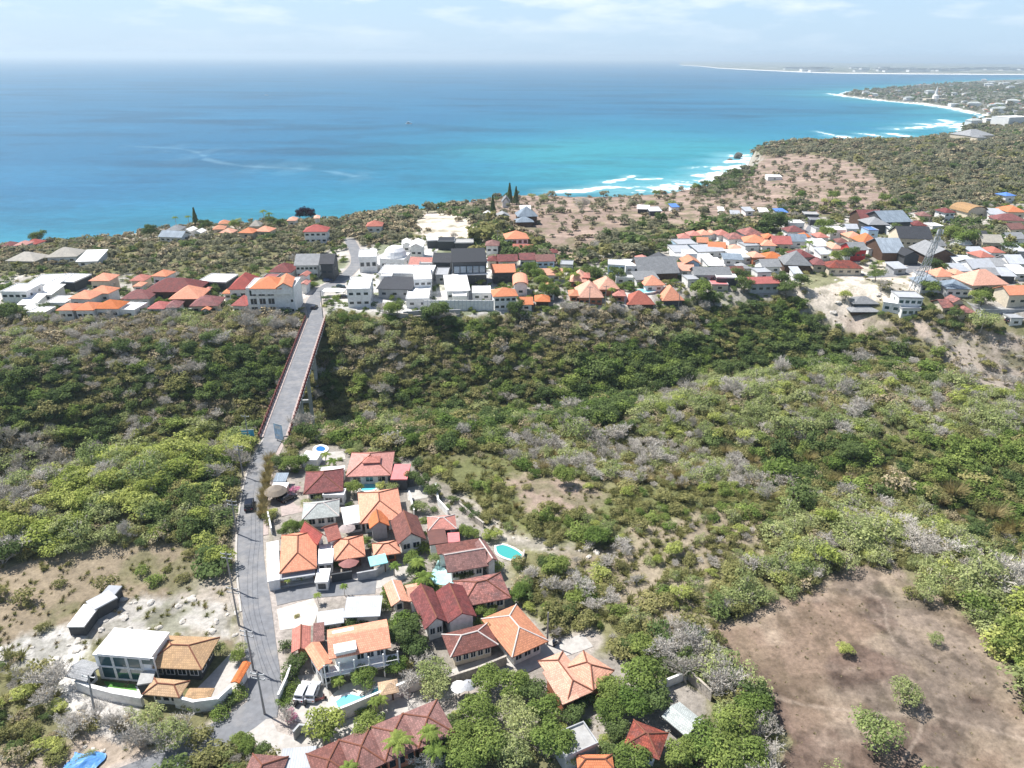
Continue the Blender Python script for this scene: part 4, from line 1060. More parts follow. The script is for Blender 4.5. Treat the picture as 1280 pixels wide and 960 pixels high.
# ================================================================== far village, one house per line
anchor('the white three-storey hotel', 338, 385)
anchor('the far end of the bridge', 396, 400)
anchor('the black glass-banded building', 587, 340)
anchor('the long white fence wall', 590, 388)
anchor('the white domed house', 489, 330)
anchor('the sandy coastal lot', 560, 285)
anchor('the leaning lattice tower', 1148, 350)
anchor('the two-tier grey pavilion', 1083, 390)
anchor('the white modern villa', 1130, 392)
anchor('the brown timber-gabled hall', 1185, 330)
anchor('the large grey gabled house', 826, 350)
anchor('the dark spiky clifftop tree', 383, 268)
anchor('the orange three-roof compound', 738, 375)
anchor('the long red-roofed hall', 957, 360)
anchor('the red-roofed clifftop house', 393, 295)
anchor('the bare pink field', 740, 260)
anchor('the domed beige roof', 1222, 266)
anchor('the wide grey roof at right edge', 1250, 385)
FH = [  # x0, x1, y of the front eave, depth m, wall h, roof, roof colour, wall colour, base phrase or None, full label or None, extras
 # left group
 (0, 33, 365, 11, 6.4, 'flat', 'white', 'white', None, 'white two-storey flat-roofed building at the left edge of the far village', dict(win=(4, 2), storeys=2)),
 (31, 74, 357, 16, 4, 'flat', 'white', 'white', 'white flat roof', None, dict(win=(2, 1))),
 (62, 92, 352, 12, 4, 'flat', 'white', 'dark', 'white slab roof over dark opening', None, {}),
 (20, 44, 381, 10, 3, 'shed', 'white', 'white', 'white sloping shed roof', None, {}),
 (40, 64, 368, 10, 3, 'shed', 'white', 'white', 'white sloping shed roof', None, {}),
 (110, 137, 351, 9, 6, 'hip', 'orange', 'cream', 'small orange hipped house', None, dict(win=(3, 1))),
 (69, 91, 388, 8, 4.5, 'pyramid', 'orange', 'white', 'orange pyramid-roofed pavilion', None, dict(win=(2, 1))),
 (91, 117, 388, 9, 4.5, 'pyramid', 'orange', 'white', 'orange pyramid-roofed pavilion', None, dict(win=(3, 1))),
 (116, 148, 386, 9, 4.5, 'hip', 'orange', 'white', 'orange pyramid-roofed pavilion', None, dict(win=(3, 1))),
 (84, 113, 373, 9, 4.5, 'pyramid', 'orange', 'white', 'orange pyramid-roofed pavilion', None, {}),
 (108, 136, 366, 8, 4.5, 'hip', 'orange', 'white', 'orange pyramid-roofed pavilion', None, {}),
 (56, 82, 379, 9, 3.2, 'flat', 'white', 'white', 'white flat roof', None, {}),
 (138, 168, 387, 9, 3.5, 'flat', 'white', 'white', 'clean white flat roof', None, dict(win=(2, 0))),
 (161, 181, 351, 8, 3.5, 'hip', 'coral', 'cream', 'small orange hipped house', None, {}),
 (188, 208, 345, 8, 5, 'hip', 'orange', 'white', 'small orange hipped house', None, dict(win=(2, 1))),
 (165, 177, 358, 6, 3, 'hip', 'orange', 'white', 'small orange hipped house', None, {}),
 (178, 245, 365, 15, 4, 'hip', 'maroon', 'wood', None, 'broad dark maroon hipped roof in the left part of the far village', dict(win=(5, 2))),
 (150, 187, 374, 10, 3.2, 'hip', 'maroon', 'white', 'low maroon hipped house', None, {}),
 (183, 205, 386, 8, 3.2, 'hip', 'red', 'white', 'little red hipped house', None, dict(win=(2, 1))),
 (33, 56, 391, 7, 3, 'flat', 'white', 'white', 'white roof', None, {}),
 (6, 43, 326, 12, 3, 'hip', 'palethatch', 'cream', None, 'left one of two pale thatched roofs among grey scrub near the sea', {}),
 (56, 96, 322, 13, 3.5, 'hip', 'palethatch', 'white', None, 'right one of two pale thatched roofs among grey scrub near the sea', {}),
 (94, 122, 327, 14, 3, 'shed', 'white', 'white', 'tilted white roof', None, {}),
 (0, 14, 308, 9, 3, 'hip', 'maroon', 'white', 'tiny red roof on the cliff', None, {}),
 (16, 30, 307, 9, 3, 'hip', 'coral', 'white', 'tiny red roof on the cliff', None, {}),
 (28, 45, 305, 9, 3, 'hip', 'red', 'white', 'tiny red roof on the cliff', None, {}),
 (206, 225, 288, 10, 3.5, 'hip', 'grey', 'white', 'pale grey hipped clifftop house', None, {}),
 (197, 227, 296, 10, 3, 'gablex', 'bluegrey', 'white', 'long low grey clifftop house', None, dict(win=(4, 1))),
 (227, 238, 289, 8, 3.5, 'gabley', 'white', 'white', 'narrow white clifftop house', None, {}),
 (240, 251, 291, 7, 3, 'gabley', 'white', 'white', 'narrow white clifftop house', None, {}),
 (272, 286, 280, 8, 3.5, 'hip', 'salmon', 'cream', 'small orange clifftop bungalow', None, {}),
 (265, 281, 287, 8, 3.5, 'hip', 'salmon', 'cream', 'small orange clifftop bungalow', None, {}),
 (273, 290, 291, 8, 3, 'hip', 'salmon', 'cream', 'small orange clifftop bungalow', None, {}),
 (297, 316, 291, 9, 3.4, 'hip', 'orange', 'cream', 'small orange clifftop bungalow', None, {}),
 (317, 337, 289, 9, 3.4, 'hip', 'orange', 'cream', 'small orange clifftop bungalow', None, {}),
 (311, 325, 283, 8, 3.5, 'pyramid', 'palethatch', 'cream', 'grey thatched clifftop hut', None, dict(pitch=1.0)),
 (358, 370, 276, 9, 4, 'hip', 'salmon', 'white', 'small orange clifftop bungalow', None, {}),
 (392, 400, 273, 8, 5, 'hip', 'salmon', 'white', 'small orange clifftop bungalow', None, {}),
 (378, 409, 290, 11, 6.4, 'hip', 'red', 'white', None, 'two-storey white clifftop house with bright red hipped roof', dict(win=(4, 2), storeys=2)),
 (457, 478, 283, 10, 4.5, 'hip', 'coral', 'white', None, 'small salmon hipped house with white walls left of the sandy lot', dict(win=(2, 1))),
 (367, 398, 332, 14, 6, 'gablex', 'grey', 'white', None, 'long grey gabled two-storey building behind the hotel', dict(win=(5, 1), storeys=2)),
 (398, 417, 330, 12, 8, 'gablex', 'darkgrey', 'dark', None, 'dark grey timber building at the end of the long grey roof', dict(win=(2, 1))),
 (284, 320, 362, 15, 5, 'hip', 'red', 'white', None, 'bright red hipped house just left of the white hotel', dict(win=(3, 2), pitch=0.8)),
 (277, 290, 367, 6, 3, 'hip', 'orange', 'white', 'small orange lean-to', None, {}),
 (335, 364, 340, 12, 4, 'hip', 'maroon', 'white', None, 'pinkish maroon hipped roof directly behind the orange hotel roof', {}),
 (328, 345, 347, 6, 3.5, 'flat', 'red', 'white', 'flat red roof', None, {}),
 (247, 282, 352, 12, 4, 'flat', 'white', 'dark', None, 'white flat canopy roof over dark shade left of the hotel', {}),  # charcoal walls stand in for the shade under the canopy
 (256, 262, 361, 3, 3, 'pyramid', 'coral', 'white', 'tiny red pyramid roof', None, {}),
 (210, 250, 374, 13, 3.8, 'hip', 'orange', 'wood', None, 'wide flat-pitched orange roof between maroon roofs left of the hotel', dict(pitch=0.6)),
 (236, 273, 383, 11, 3.6, 'hip', 'maroon', 'cream', 'dark maroon hipped house', None, dict(win=(3, 1))),
 (204, 224, 385, 8, 3.2, 'hip', 'maroon', 'white', 'small dark maroon house', None, {}),
 (251, 262, 388, 4, 3, 'gabley', 'orange', 'white', 'tiny orange gable', None, {}),
 (288, 308, 382, 9, 4, 'hip', 'red', 'white', None, 'small red hipped house touching the left side of the hotel', dict(win=(2, 1), pitch=0.8)),
 (373, 383, 345, 6, 6, 'gabley', 'coral', 'white', 'slim orange roof', None, {}),
 (374, 384, 356, 6, 4, 'gabley', 'coral', 'white', 'slim orange roof', None, {}),
 # centre
 (448, 471, 322, 14, 7, 'flat', 'white', 'white', None, 'white cube house with dark window band left of the domed house', dict(win=(3, 1), wh=1.8)),
 (502, 514, 306, 10, 5, 'gabley', 'white', 'white', 'white house', None, dict(win=(1, 1))),
 (511, 529, 309, 12, 6.5, 'gabley', 'white', 'white', 'white house', None, dict(win=(2, 1))),
 (493, 503, 311, 7, 4, 'flat', 'white', 'white', 'white house', None, {}),
 (534, 548, 301, 9, 4, 'flat', 'white', 'dark', 'low flat building', None, {}),
 (547, 568, 302, 9, 4.5, 'flat', 'black', 'dark', None, 'low black flat-roofed pavilion at the foot of the sandy lot', {}),
 (568, 592, 304, 9, 4, 'flat', 'concrete', 'dark', 'low flat building', None, {}),
 (510, 540, 331, 10, 4, 'gablex', 'coral', 'white', None, 'low orange roof directly below the white house cluster in the centre', {}),
 (524, 541, 330, 8, 5, 'flat', 'concrete', 'white', 'white block', None, {}),
 (540, 564, 328, 12, 6, 'gablex', 'darkgrey', 'dark', None, 'dark gabled block attached left of the black glass-banded building', dict(win=(2, 0))),
 (473, 540, 342, 14, 5, 'flat', 'white', 'white', None, 'long white flat roof in front of the domed white house', dict(win=(6, 1))),
 (470, 515, 361, 16, 4.5, 'shed', 'darkgrey', 'grey', None, 'dark grey flat-pitched roof in the middle of the white buildings', dict(pitch=0.15)),
 (433, 462, 362, 17, 7.5, 'flat', 'white', 'white', None, 'white modern two-storey house nearest the far end of the bridge', dict(win=(3, 2), storeys=2)),
 (517, 540, 350, 22, 7, 'flat', 'white', 'white', None, 'tall white block rising right of the dark grey roof', dict(win=(3, 2), storeys=2)),
 (507, 536, 374, 20, 4, 'flat', 'white', 'white', None, 'low white terrace roof in front of the tall white block', {}),
 (557, 588, 364, 18, 5, 'shed', 'white', 'white', None, 'tilted white slab roof in front of the black glass-banded building', dict(pitch=0.3, win=(4, 2))),
 (590, 614, 367, 10, 3, 'flat', 'white', 'white', 'white flat roof', None, {}),
 (544, 560, 344, 12, 4, 'flat', 'metal', 'grey', 'grey roof', None, {}),
 # centre right
 (647, 673, 271, 12, 5, 'hip', 'bluegrey', 'wood', 'slate-blue hipped roof among trees', None, dict(pitch=0.8)),
 (645, 668, 278, 9, 3, 'hip', 'bluegrey', 'wood', 'slate-blue hipped roof among trees', None, {}),
 (650, 664, 262, 8, 4, 'gablex', 'white', 'white', 'white roof among trees', None, {}),
 (627, 638, 253, 10, 4, 'gabley', 'grey', 'white', 'grey gable among trees', None, dict(pitch=1.2)),
 (622, 638, 271, 9, 3.5, 'gabley', 'grey', 'white', 'grey gable among trees', None, {}),
 (602, 612, 268, 7, 3, 'gabley', 'white', 'white', 'white roof among trees', None, {}),
 (632, 662, 299, 12, 6.5, 'hip', 'orange', 'white', None, 'two-storey white house with orange hipped roof below the slate-blue roofs', dict(win=(4, 2), storeys=2, wh=1.6)),
 (640, 666, 312, 8, 3, 'gablex', 'coral', 'white', 'low orange roof', None, {}),
 (606, 624, 307, 9, 5, 'hip', 'brown', 'white', 'small brown-roofed white house', None, dict(win=(2, 1))),
 (622, 648, 327, 9, 4, 'gablex', 'maroon', 'white', 'white terrace house with maroon roof', None, dict(win=(4, 0))),
 (649, 670, 325, 9, 4, 'gablex', 'maroon', 'white', 'white terrace house with maroon roof', None, dict(win=(3, 0))),
 (670, 695, 327, 9, 4, 'gablex', 'brown', 'blue', 'pale blue terrace house', None, dict(win=(3, 0))),
 (685, 698, 316, 6, 3, 'hip', 'maroon', 'white', 'small maroon roof', None, {}),
 (608, 622, 326, 8, 4, 'hip', 'maroon', 'cream', 'small maroon roof', None, {}),
 (615, 645, 341, 10, 5, 'gablex', 'orange', 'dark', None, 'orange-topped house with dark glass front right of the black building', dict(win=(4, 1))),
 (641, 661, 358, 14, 5, 'barrel', 'orange', 'white', None, 'curved barrel-shaped orange roof beside a row of trees', dict(pitch=0.6)),
 (616, 648, 371, 9, 6, 'hip', 'orange', 'white', None, 'white two-storey house with orange hip right end of the fence wall', dict(win=(4, 1), storeys=2)),
 (649, 667, 381, 8, 3.5, 'gablex', 'orange', 'white', 'small orange gable', None, {}),
 (668, 688, 377, 8, 4, 'hip', 'orange', 'wood', 'small orange hip', None, {}),
 (673, 704, 344, 8, 3.5, 'gablex', 'salmon', 'white', 'long orange roof by yellow-green palms', None, {}),
 (682, 695, 367, 16, 3.5, 'gabley', 'salmon', 'white', 'long orange roof by yellow-green palms', None, {}),
 (712, 736, 352, 11, 4, 'hip', 'salmon', 'terracotta', 'orange roof', None, dict(pitch=0.9)),
 (722, 755, 372, 14, 4.5, 'hip', 'salmon', 'terracotta', None, 'largest of the connected steep orange roofs in the centre', dict(pitch=0.9, win=(4, 1))),
 (711, 724, 370, 8, 3.5, 'hip', 'salmon', 'terracotta', 'orange roof', None, {}),
 (727, 738, 347, 8, 5, 'pyramid', 'coral', 'terracotta', 'little orange pyramid roof', None, {}),
 (748, 775, 362, 12, 4, 'hip', 'salmon', 'terracotta', 'orange roof', None, dict(pitch=0.8)),
 (766, 783, 370, 8, 3.5, 'hip', 'coral', 'terracotta', 'orange roof', None, {}),
 (784, 819, 381, 11, 4, 'hip', 'coral', 'wood', None, 'red-orange hipped roof with dark front just left of two tall poles', dict(pitch=0.8)),
 (760, 782, 331, 9, 5, 'flat', 'white', 'blue', 'white and blue flat house', None, dict(win=(3, 1), storeys=2)),
 (782, 801, 333, 12, 6, 'flat', 'white', 'white', 'white and blue flat house', None, dict(win=(2, 1), storeys=2)),
 (770, 806, 347, 4, 3, 'flat', 'white', 'white', 'low white wall building', None, {}),
 (800, 815, 327, 10, 5, 'hip', 'coral', 'white', 'small coral hipped roof', None, {}),
 (798, 850, 343, 16, 3.6, 'gablex', 'grey', 'wood', None, 'large grey gabled roof house left of the right-hand village', dict(pitch=0.7)),
 (795, 825, 350, 9, 4, 'shed', 'grey', 'white', 'grey lean-to', None, {}),
 (806, 832, 357, 9, 4, 'hip', 'orange', 'white', 'orange hipped house', None, dict(pitch=0.7)),
 (828, 856, 376, 12, 4.5, 'hip', 'orange', 'dark', 'orange hipped house', None, dict(pitch=1.0)),
 # right village back row
 (848, 864, 298, 9, 4, 'hip', 'coral', 'white', 'small salmon hipped house', None, {}),
 (861, 878, 295, 9, 4, 'hip', 'coral', 'white', 'small salmon hipped house', None, {}),
 (875, 892, 294, 9, 4, 'hip', 'salmon', 'white', 'small salmon hipped house', None, {}),
 (889, 897, 292, 8, 4, 'hip', 'salmon', 'white', 'small salmon hipped house', None, {}),
 (898, 915, 294, 9, 4, 'hip', 'coral', 'white', 'small salmon hipped house', None, {}),
 (911, 934, 299, 10, 4, 'hip', 'mottled', 'white', 'small salmon hipped house', None, {}),
 (932, 956, 294, 12, 4.5, 'hip', 'mottled', 'white', 'red-brown hipped house', None, {}),
 (930, 960, 303, 12, 4.5, 'hip', 'orange', 'white', 'wide orange hipped roof', None, {}),
 (955, 971, 298, 9, 4.5, 'hip', 'orange', 'white', 'small salmon hipped house', None, {}),
 (952, 972, 307, 9, 4, 'hip', 'orange', 'white', 'small salmon hipped house', None, {}),
 (966, 991, 305, 12, 4.5, 'gablex', 'red', 'cream', 'brick-red gabled house', None, {}),
 (871, 886, 303, 8, 4, 'gablex', 'salmon', 'white', 'long low orange roof', None, {}),
 (885, 908, 310, 9, 4, 'gablex', 'orange', 'white', 'long low orange roof', None, {}),
 (911, 929, 312, 8, 4, 'hip', 'salmon', 'white', 'small salmon hipped house', None, {}),
 (848, 872, 306, 12, 4, 'flat', 'metal', 'blue', 'grey-white metal roof', None, {}),
 (843, 868, 316, 16, 4, 'flat', 'metal', 'white', 'grey-white metal roof', None, dict(win=(2, 1))),
 (873, 909, 315, 12, 4, 'shed', 'metal', 'white', 'grey-white metal roof', None, dict(win=(3, 0), pitch=0.2)),
 (904, 930, 324, 10, 4, 'shed', 'bluegrey', 'white', 'blue-grey metal roof', None, dict(pitch=0.2)),
 (918, 944, 322, 13, 4, 'shed', 'white', 'white', 'plain white roof', None, dict(pitch=0.2)),
 (932, 950, 308, 10, 4, 'flat', 'metal', 'white', 'grey-white metal roof', None, {}),
 (886, 907, 332, 12, 3.5, 'shed', 'white', 'white', 'plain white roof', None, dict(pitch=0.2)),
 (876, 892, 323, 9, 3.5, 'flat', 'white', 'white', 'plain white roof', None, {}),
 (858, 872, 318, 9, 6, 'flat', 'white', 'white', 'plain white roof', None, {}),
 (941, 958, 322, 9, 4.5, 'hip', 'salmon', 'terracotta', 'orange hipped house', None, dict(win=(2, 1))),
 (956, 981, 323, 9, 4, 'hip', 'orange', 'white', 'orange hipped house', None, dict(win=(3, 1))),
 (818, 843, 330, 14, 4, 'gabley', 'darkgrey', 'white', 'dark slate gabled roof', None, {}),
 (843, 858, 321, 12, 3.5, 'flat', 'white', 'white', 'plain white roof', None, {}),
 (855, 877, 330, 10, 5, 'gabley', 'salmon', 'blue', 'salmon gable with blue end wall', None, {}),
 (846, 868, 338, 10, 3.5, 'gablex', 'salmon', 'white', 'salmon roof', None, {}),
 (868, 915, 344, 10, 4, 'gablex', 'grey', 'grey', None, 'long grey gabled building with white box extension in the right village', dict(win=(5, 1))),
 (896, 922, 347, 6, 3.8, 'flat', 'white', 'dark', 'white flat box', None, {}),
 (890, 911, 356, 8, 2.6, 'flat', 'pink', 'cream', 'faded pink flat roof', None, {}),
 (915, 932, 341, 8, 3.5, 'gablex', 'brown', 'white', 'small brown roof', None, {}),
 (938, 977, 355, 9, 5, 'gablex', 'red', 'grey', None, 'long red gabled hall on grey stone walls above the scrub', dict(win=(4, 1), pitch=0.4)),
 (953, 978, 334, 10, 4, 'gablex', 'grey', 'white', 'plain grey roof', None, {}),
 (947, 965, 341, 8, 4, 'flat', 'metal', 'white', 'plain grey roof', None, {}),
 (980, 1016, 331, 14, 3.8, 'hip', 'grey', 'wood', None, 'big slate-grey hipped roof in the middle of the right village', dict(pitch=0.8)),
 (998, 1020, 322, 12, 5, 'hip', 'maroon', 'cream', 'broad maroon roof', None, {}),
 (1016, 1035, 331, 12, 4, 'hip', 'maroon', 'cream', 'broad maroon roof', None, {}),
 (1036, 1080, 335, 10, 3.6, 'hip', 'mottled', 'cream', None, 'long low red-brown hipped roof at the edge of the white hill', dict(win=(4, 1))),
 (985, 1006, 279, 9, 5, 'flat', 'white', 'white', 'white flat house', None, dict(win=(3, 1))),
 (985, 1008, 290, 10, 4, 'hip', 'maroon', 'white', 'maroon hipped roof', None, {}),
 (988, 1011, 302, 11, 4, 'gablex', 'bluegrey', 'white', 'blue-grey gabled roof', None, {}),
 (1001, 1014, 296, 8, 4, 'hip', 'orange', 'white', 'small orange roof', None, {}),
 (1012, 1022, 304, 9, 4, 'hip', 'maroon', 'white', 'maroon hipped roof', None, {}),
 (1040, 1058, 288, 10, 5, 'flat', 'white', 'white', 'white flat house', None, dict(win=(2, 1))),
 (1076, 1106, 274, 16, 5, 'gablex', 'maroon', 'wood', 'long maroon roof', None, {}),
 (1086, 1113, 281, 14, 5, 'hip', 'grey', 'dark', 'large grey hall roof', None, {}),
 (1105, 1141, 278, 22, 6, 'gablex', 'bluegrey', 'dark', 'large grey hall roof', None, dict(pitch=0.4)),
 (1086, 1099, 288, 9, 5, 'flat', 'blue', 'blue', 'blue painted house', None, {}),
 (1061, 1081, 297, 10, 4, 'hip', 'orange', 'cream', 'small orange hipped house', None, {}),
 (1078, 1100, 304, 12, 5, 'hip', 'orange', 'cream', 'small orange hipped house', None, dict(pitch=0.8)),
 (1040, 1056, 311, 12, 4, 'hip', 'salmon', 'white', 'small orange hipped house', None, {}),
 (1019, 1040, 308, 10, 4, 'shed', 'white', 'white', 'white flat house', None, {}),
 (1064, 1086, 313, 11, 5.5, 'gablex', 'grey', 'red', None, 'grey-roofed shop with red painted walls in the right village', dict(win=(3, 1))),
 (1086, 1100, 312, 8, 4, 'flat', 'metal', 'white', 'white flat house', None, {}),
 (1103, 1134, 316, 20, 4.6, 'gablex', 'bluegrey', 'wood', None, 'big blue-grey roofed hall left of the leaning lattice tower', dict(pitch=0.5)),
 (1131, 1152, 320, 12, 4.6, 'gabley', 'black', 'dark', None, 'black wing joined to the big blue-grey hall', {}),
 (1124, 1167, 298, 16, 5.5, 'gablex', 'darkgrey', 'cream', None, 'long dark slate roof behind the leaning lattice tower', dict(pitch=0.6, win=(5, 1))),
 (1160, 1200, 321, 20, 4.6, 'gabley', 'grey', 'wood', None, 'large tan-grey roofed hall with brown timber gable right of the tower', dict(pitch=0.5)),
 (1182, 1196, 266, 10, 6, 'hip', 'maroon', 'white', None, 'narrow white tower house with maroon roof left of the beige dome', dict(win=(2, 1), storeys=2)),
 (1210, 1236, 266, 16, 4, 'barrel', 'tan', 'cream', None, 'low beige domed roof near the right edge', dict(pitch=0.5)),
 (1238, 1262, 268, 12, 4, 'shed', 'metal', 'white', 'grey sheet roof', None, {}),
 (1260, 1284, 265, 14, 5, 'hip', 'orange', 'cream', 'wide orange roof', None, {}),
 (1245, 1284, 275, 12, 4, 'hip', 'maroon', 'cream', 'wide maroon roof', None, {}),
 (1258, 1271, 245, 10, 5, 'pyramid', 'blue', 'white', None, 'small blue-roofed white building near the right edge', dict(pitch=0.4)),
 (1210, 1238, 298, 12, 5, 'gablex', 'darkgrey', 'cream', 'dark-roofed cream house', None, dict(win=(3, 1))),
 (1228, 1256, 303, 12, 5, 'gablex', 'palethatch', 'cream', 'cream-roofed house', None, dict(win=(2, 1))),
 (1198, 1222, 331, 12, 4, 'shed', 'metal', 'grey', 'grey sheet roof', None, {}),
 (1216, 1246, 336, 12, 4, 'gablex', 'metal', 'white', 'grey sheet roof', None, {}),
 (1244, 1264, 333, 10, 4, 'shed', 'grey', 'dark', 'grey sheet roof', None, {}),
 (1226, 1245, 322, 10, 4, 'hip', 'coral', 'white', 'small coral roof', None, {}),
 (1262, 1284, 330, 12, 4, 'gablex', 'metal', 'white', 'grey sheet roof', None, {}),
 (1171, 1194, 346, 9, 4.5, 'hip', 'orange', 'white', 'small orange hipped house', None, dict(pitch=0.7)),
 (1194, 1208, 343, 7, 4, 'hip', 'orange', 'white', 'small orange hipped house', None, {}),
 (1216, 1262, 357, 14, 4.5, 'hip', 'salmon', 'cream', None, 'large salmon hipped roof near the right edge above a dark hedge', dict(win=(4, 1), pitch=0.7)),
 (1151, 1183, 356, 11, 4.2, 'hip', 'bluegrey', 'white', 'white villa with blue-grey hip roof', None, dict(win=(3, 1))),
 (1184, 1216, 361, 11, 4.2, 'hip', 'bluegrey', 'white', 'white villa with blue-grey hip roof', None, dict(win=(3, 1))),
 (1228, 1284, 388, 18, 4.5, 'flat', 'concrete', 'grey', None, 'wide flat grey concrete roof at the right edge', {}),
 (1262, 1290, 369, 10, 6, 'gablex', 'orange', 'cream', None, 'orange roof cut by the right edge above the grey concrete roof', {}),
 (1179, 1206, 385, 9, 3.6, 'gablex', 'mottled', 'cream', 'dull red roof', None, {}),
 (1200, 1222, 391, 8, 3.6, 'hip', 'mottled', 'cream', 'dull red roof', None, {}),
 (1192, 1208, 378, 6, 3.8, 'gabley', 'mottled', 'cream', 'dull red roof', None, {}),
 # infill
 (1200, 1216, 306, 9, 4, 'gablex', 'white', 'white', 'white flat house', None, {}),
 (1262, 1284, 299, 10, 4, 'gablex', 'grey', 'white', 'cream-roofed house', None, {}),
 (1240, 1258, 316, 10, 4, 'hip', 'coral', 'white', 'small coral roof', None, {}),
 (1264, 1284, 314, 10, 4, 'shed', 'metal', 'grey', 'grey sheet roof', None, {}),
 (1196, 1214, 339, 9, 4, 'shed', 'metal', 'white', 'grey sheet roof', None, {}),
 (1230, 1250, 344, 9, 4, 'gablex', 'grey', 'white', 'grey sheet roof', None, {}),
 (1252, 1272, 345, 10, 4, 'shed', 'metal', 'dark', 'grey sheet roof', None, {}),
 (1270, 1290, 342, 10, 4, 'shed', 'white', 'white', 'grey sheet roof', None, {}),
 (1022, 1038, 297, 9, 4, 'hip', 'coral', 'white', 'small orange hipped house', None, {}),
 (1026, 1040, 318, 9, 4, 'shed', 'metal', 'white', 'plain white roof', None, {}),
 (1046, 1062, 303, 8, 4, 'hip', 'brown', 'white', 'maroon hipped roof', None, {}),
 (1056, 1066, 320, 8, 4, 'gablex', 'metal', 'white', 'plain white roof', None, {}),
 (1114, 1128, 288, 9, 4, 'shed', 'metal', 'white', 'grey sheet roof', None, {}),
 (1142, 1160, 282, 10, 4, 'hip', 'maroon', 'white', 'maroon hipped roof', None, {}),
 (1150, 1166, 270, 9, 4, 'hip', 'brown', 'cream', 'maroon hipped roof', None, {}),
 (1166, 1180, 283, 9, 4, 'flat', 'white', 'white', 'white flat house', None, {}),
 (1168, 1184, 308, 9, 4, 'gablex', 'grey', 'white', 'plain grey roof', None, {}),
 (1020, 1034, 286, 8, 4, 'flat', 'metal', 'white', 'white flat house', None, {}),
 (1058, 1074, 286, 8, 4, 'gablex', 'metal', 'white', 'white flat house', None, {}),
 (1218, 1240, 318, 10, 4, 'shed', 'metal', 'white', 'grey sheet roof', None, {}),
 (1264, 1284, 287, 10, 4, 'gablex', 'brown', 'cream', 'wide maroon roof', None, {}),
 (1150, 1168, 345, 8, 4, 'flat', 'metal', 'white', 'plain white roof', None, {}),
 (1264, 1280, 398, 8, 4, 'flat', 'metal', 'white', 'grey sheet roof', None, {}),
 (1118, 1136, 336, 8, 3, 'shed', 'metal', 'grey', 'plain grey roof', None, {}),
 (992, 1004, 342, 8, 4, 'shed', 'metal', 'white', 'plain white roof', None, {}),
 (926, 940, 336, 8, 4, 'hip', 'grey', 'white', 'plain grey roof', None, {}),
 (860, 874, 350, 8, 4, 'flat', 'metal', 'white', 'plain white roof', None, {}),
 (700, 716, 331, 8, 4, 'flat', 'metal', 'white', 'low white wall building', None, {}),
 (590, 604, 318, 8, 4, 'hip', 'brown', 'white', 'small maroon roof', None, {}),
 (566, 584, 371, 8, 4, 'flat', 'white', 'white', 'white flat roof', None, {}),
 (476, 490, 346, 8, 5, 'flat', 'white', 'white', 'white block', None, {}),
 (120, 140, 388, 6, 3, 'flat', 'white', 'white', 'clean white flat roof', None, {}),
 # sheds on the bare field
 (796, 812, 261, 8, 3, 'shed', 'white', 'dark', 'white field shed', None, {}),
 (812, 828, 264, 8, 3, 'shed', 'metal', 'dark', 'white field shed', None, {}),
 (840, 850, 259, 7, 3, 'shed', 'blue', 'white', 'blue field shed', None, {}),
 (932, 944, 264, 8, 3.5, 'shed', 'metal', 'white', 'grey field shed', None, {}),
 (950, 962, 265, 8, 3.5, 'shed', 'white', 'white', 'white field shed', None, {}),
 (973, 986, 266, 8, 3.5, 'shed', 'blue', 'white', 'blue field shed', None, {}),
 (898, 906, 263, 7, 3.5, 'shed', 'white', 'white', 'white field shed', None, {}),
 (913, 926, 268, 8, 3, 'shed', 'metal', 'cream', 'grey field shed', None, {}),
 (960, 978, 221, 14, 4, 'flat', 'white', 'white', None, 'pale concrete platform building on the bare headland field', {}),
 (1006, 1024, 268, 9, 4, 'flat', 'concrete', 'dark', 'dark open building', None, {}),
 (1013, 1026, 275, 8, 4, 'flat', 'grey', 'dark', 'dark open building', None, {}),
]
for (x0, x1, y, dep, h, roof, rc, wc, base, label, kw) in FH:
    kw = dict(kw)
    kw.setdefault('win', (int((x1 - x0) / 12), 0) if wc not in ('dark', 'wood') else (0, 0)); kw.setdefault('wh', 0.95)
    kw.setdefault('oh', 0.7)
    if h in (4, 4.5, 3.5) and x0 > 640: h *= 0.85
    # each roof turned a little out of the picture plane, as the plots are
    sk = ((x0 * 7 + y * 3) % 7 - 3) * 0.012
    cat = 'shed' if 'shed' in (base or label) else 'pavilion' if 'pavilion' in (base or label) else 'building' if ('building' in (base or label) or 'hall' in (base or label) or 'block' in (base or label)) else 'house'
    hh = house((x0, y), (x1, y + sk * (x1 - x0)), dep, h, roof, rc, wc, label=label, base=base, cat=cat, name=cat, **kw)

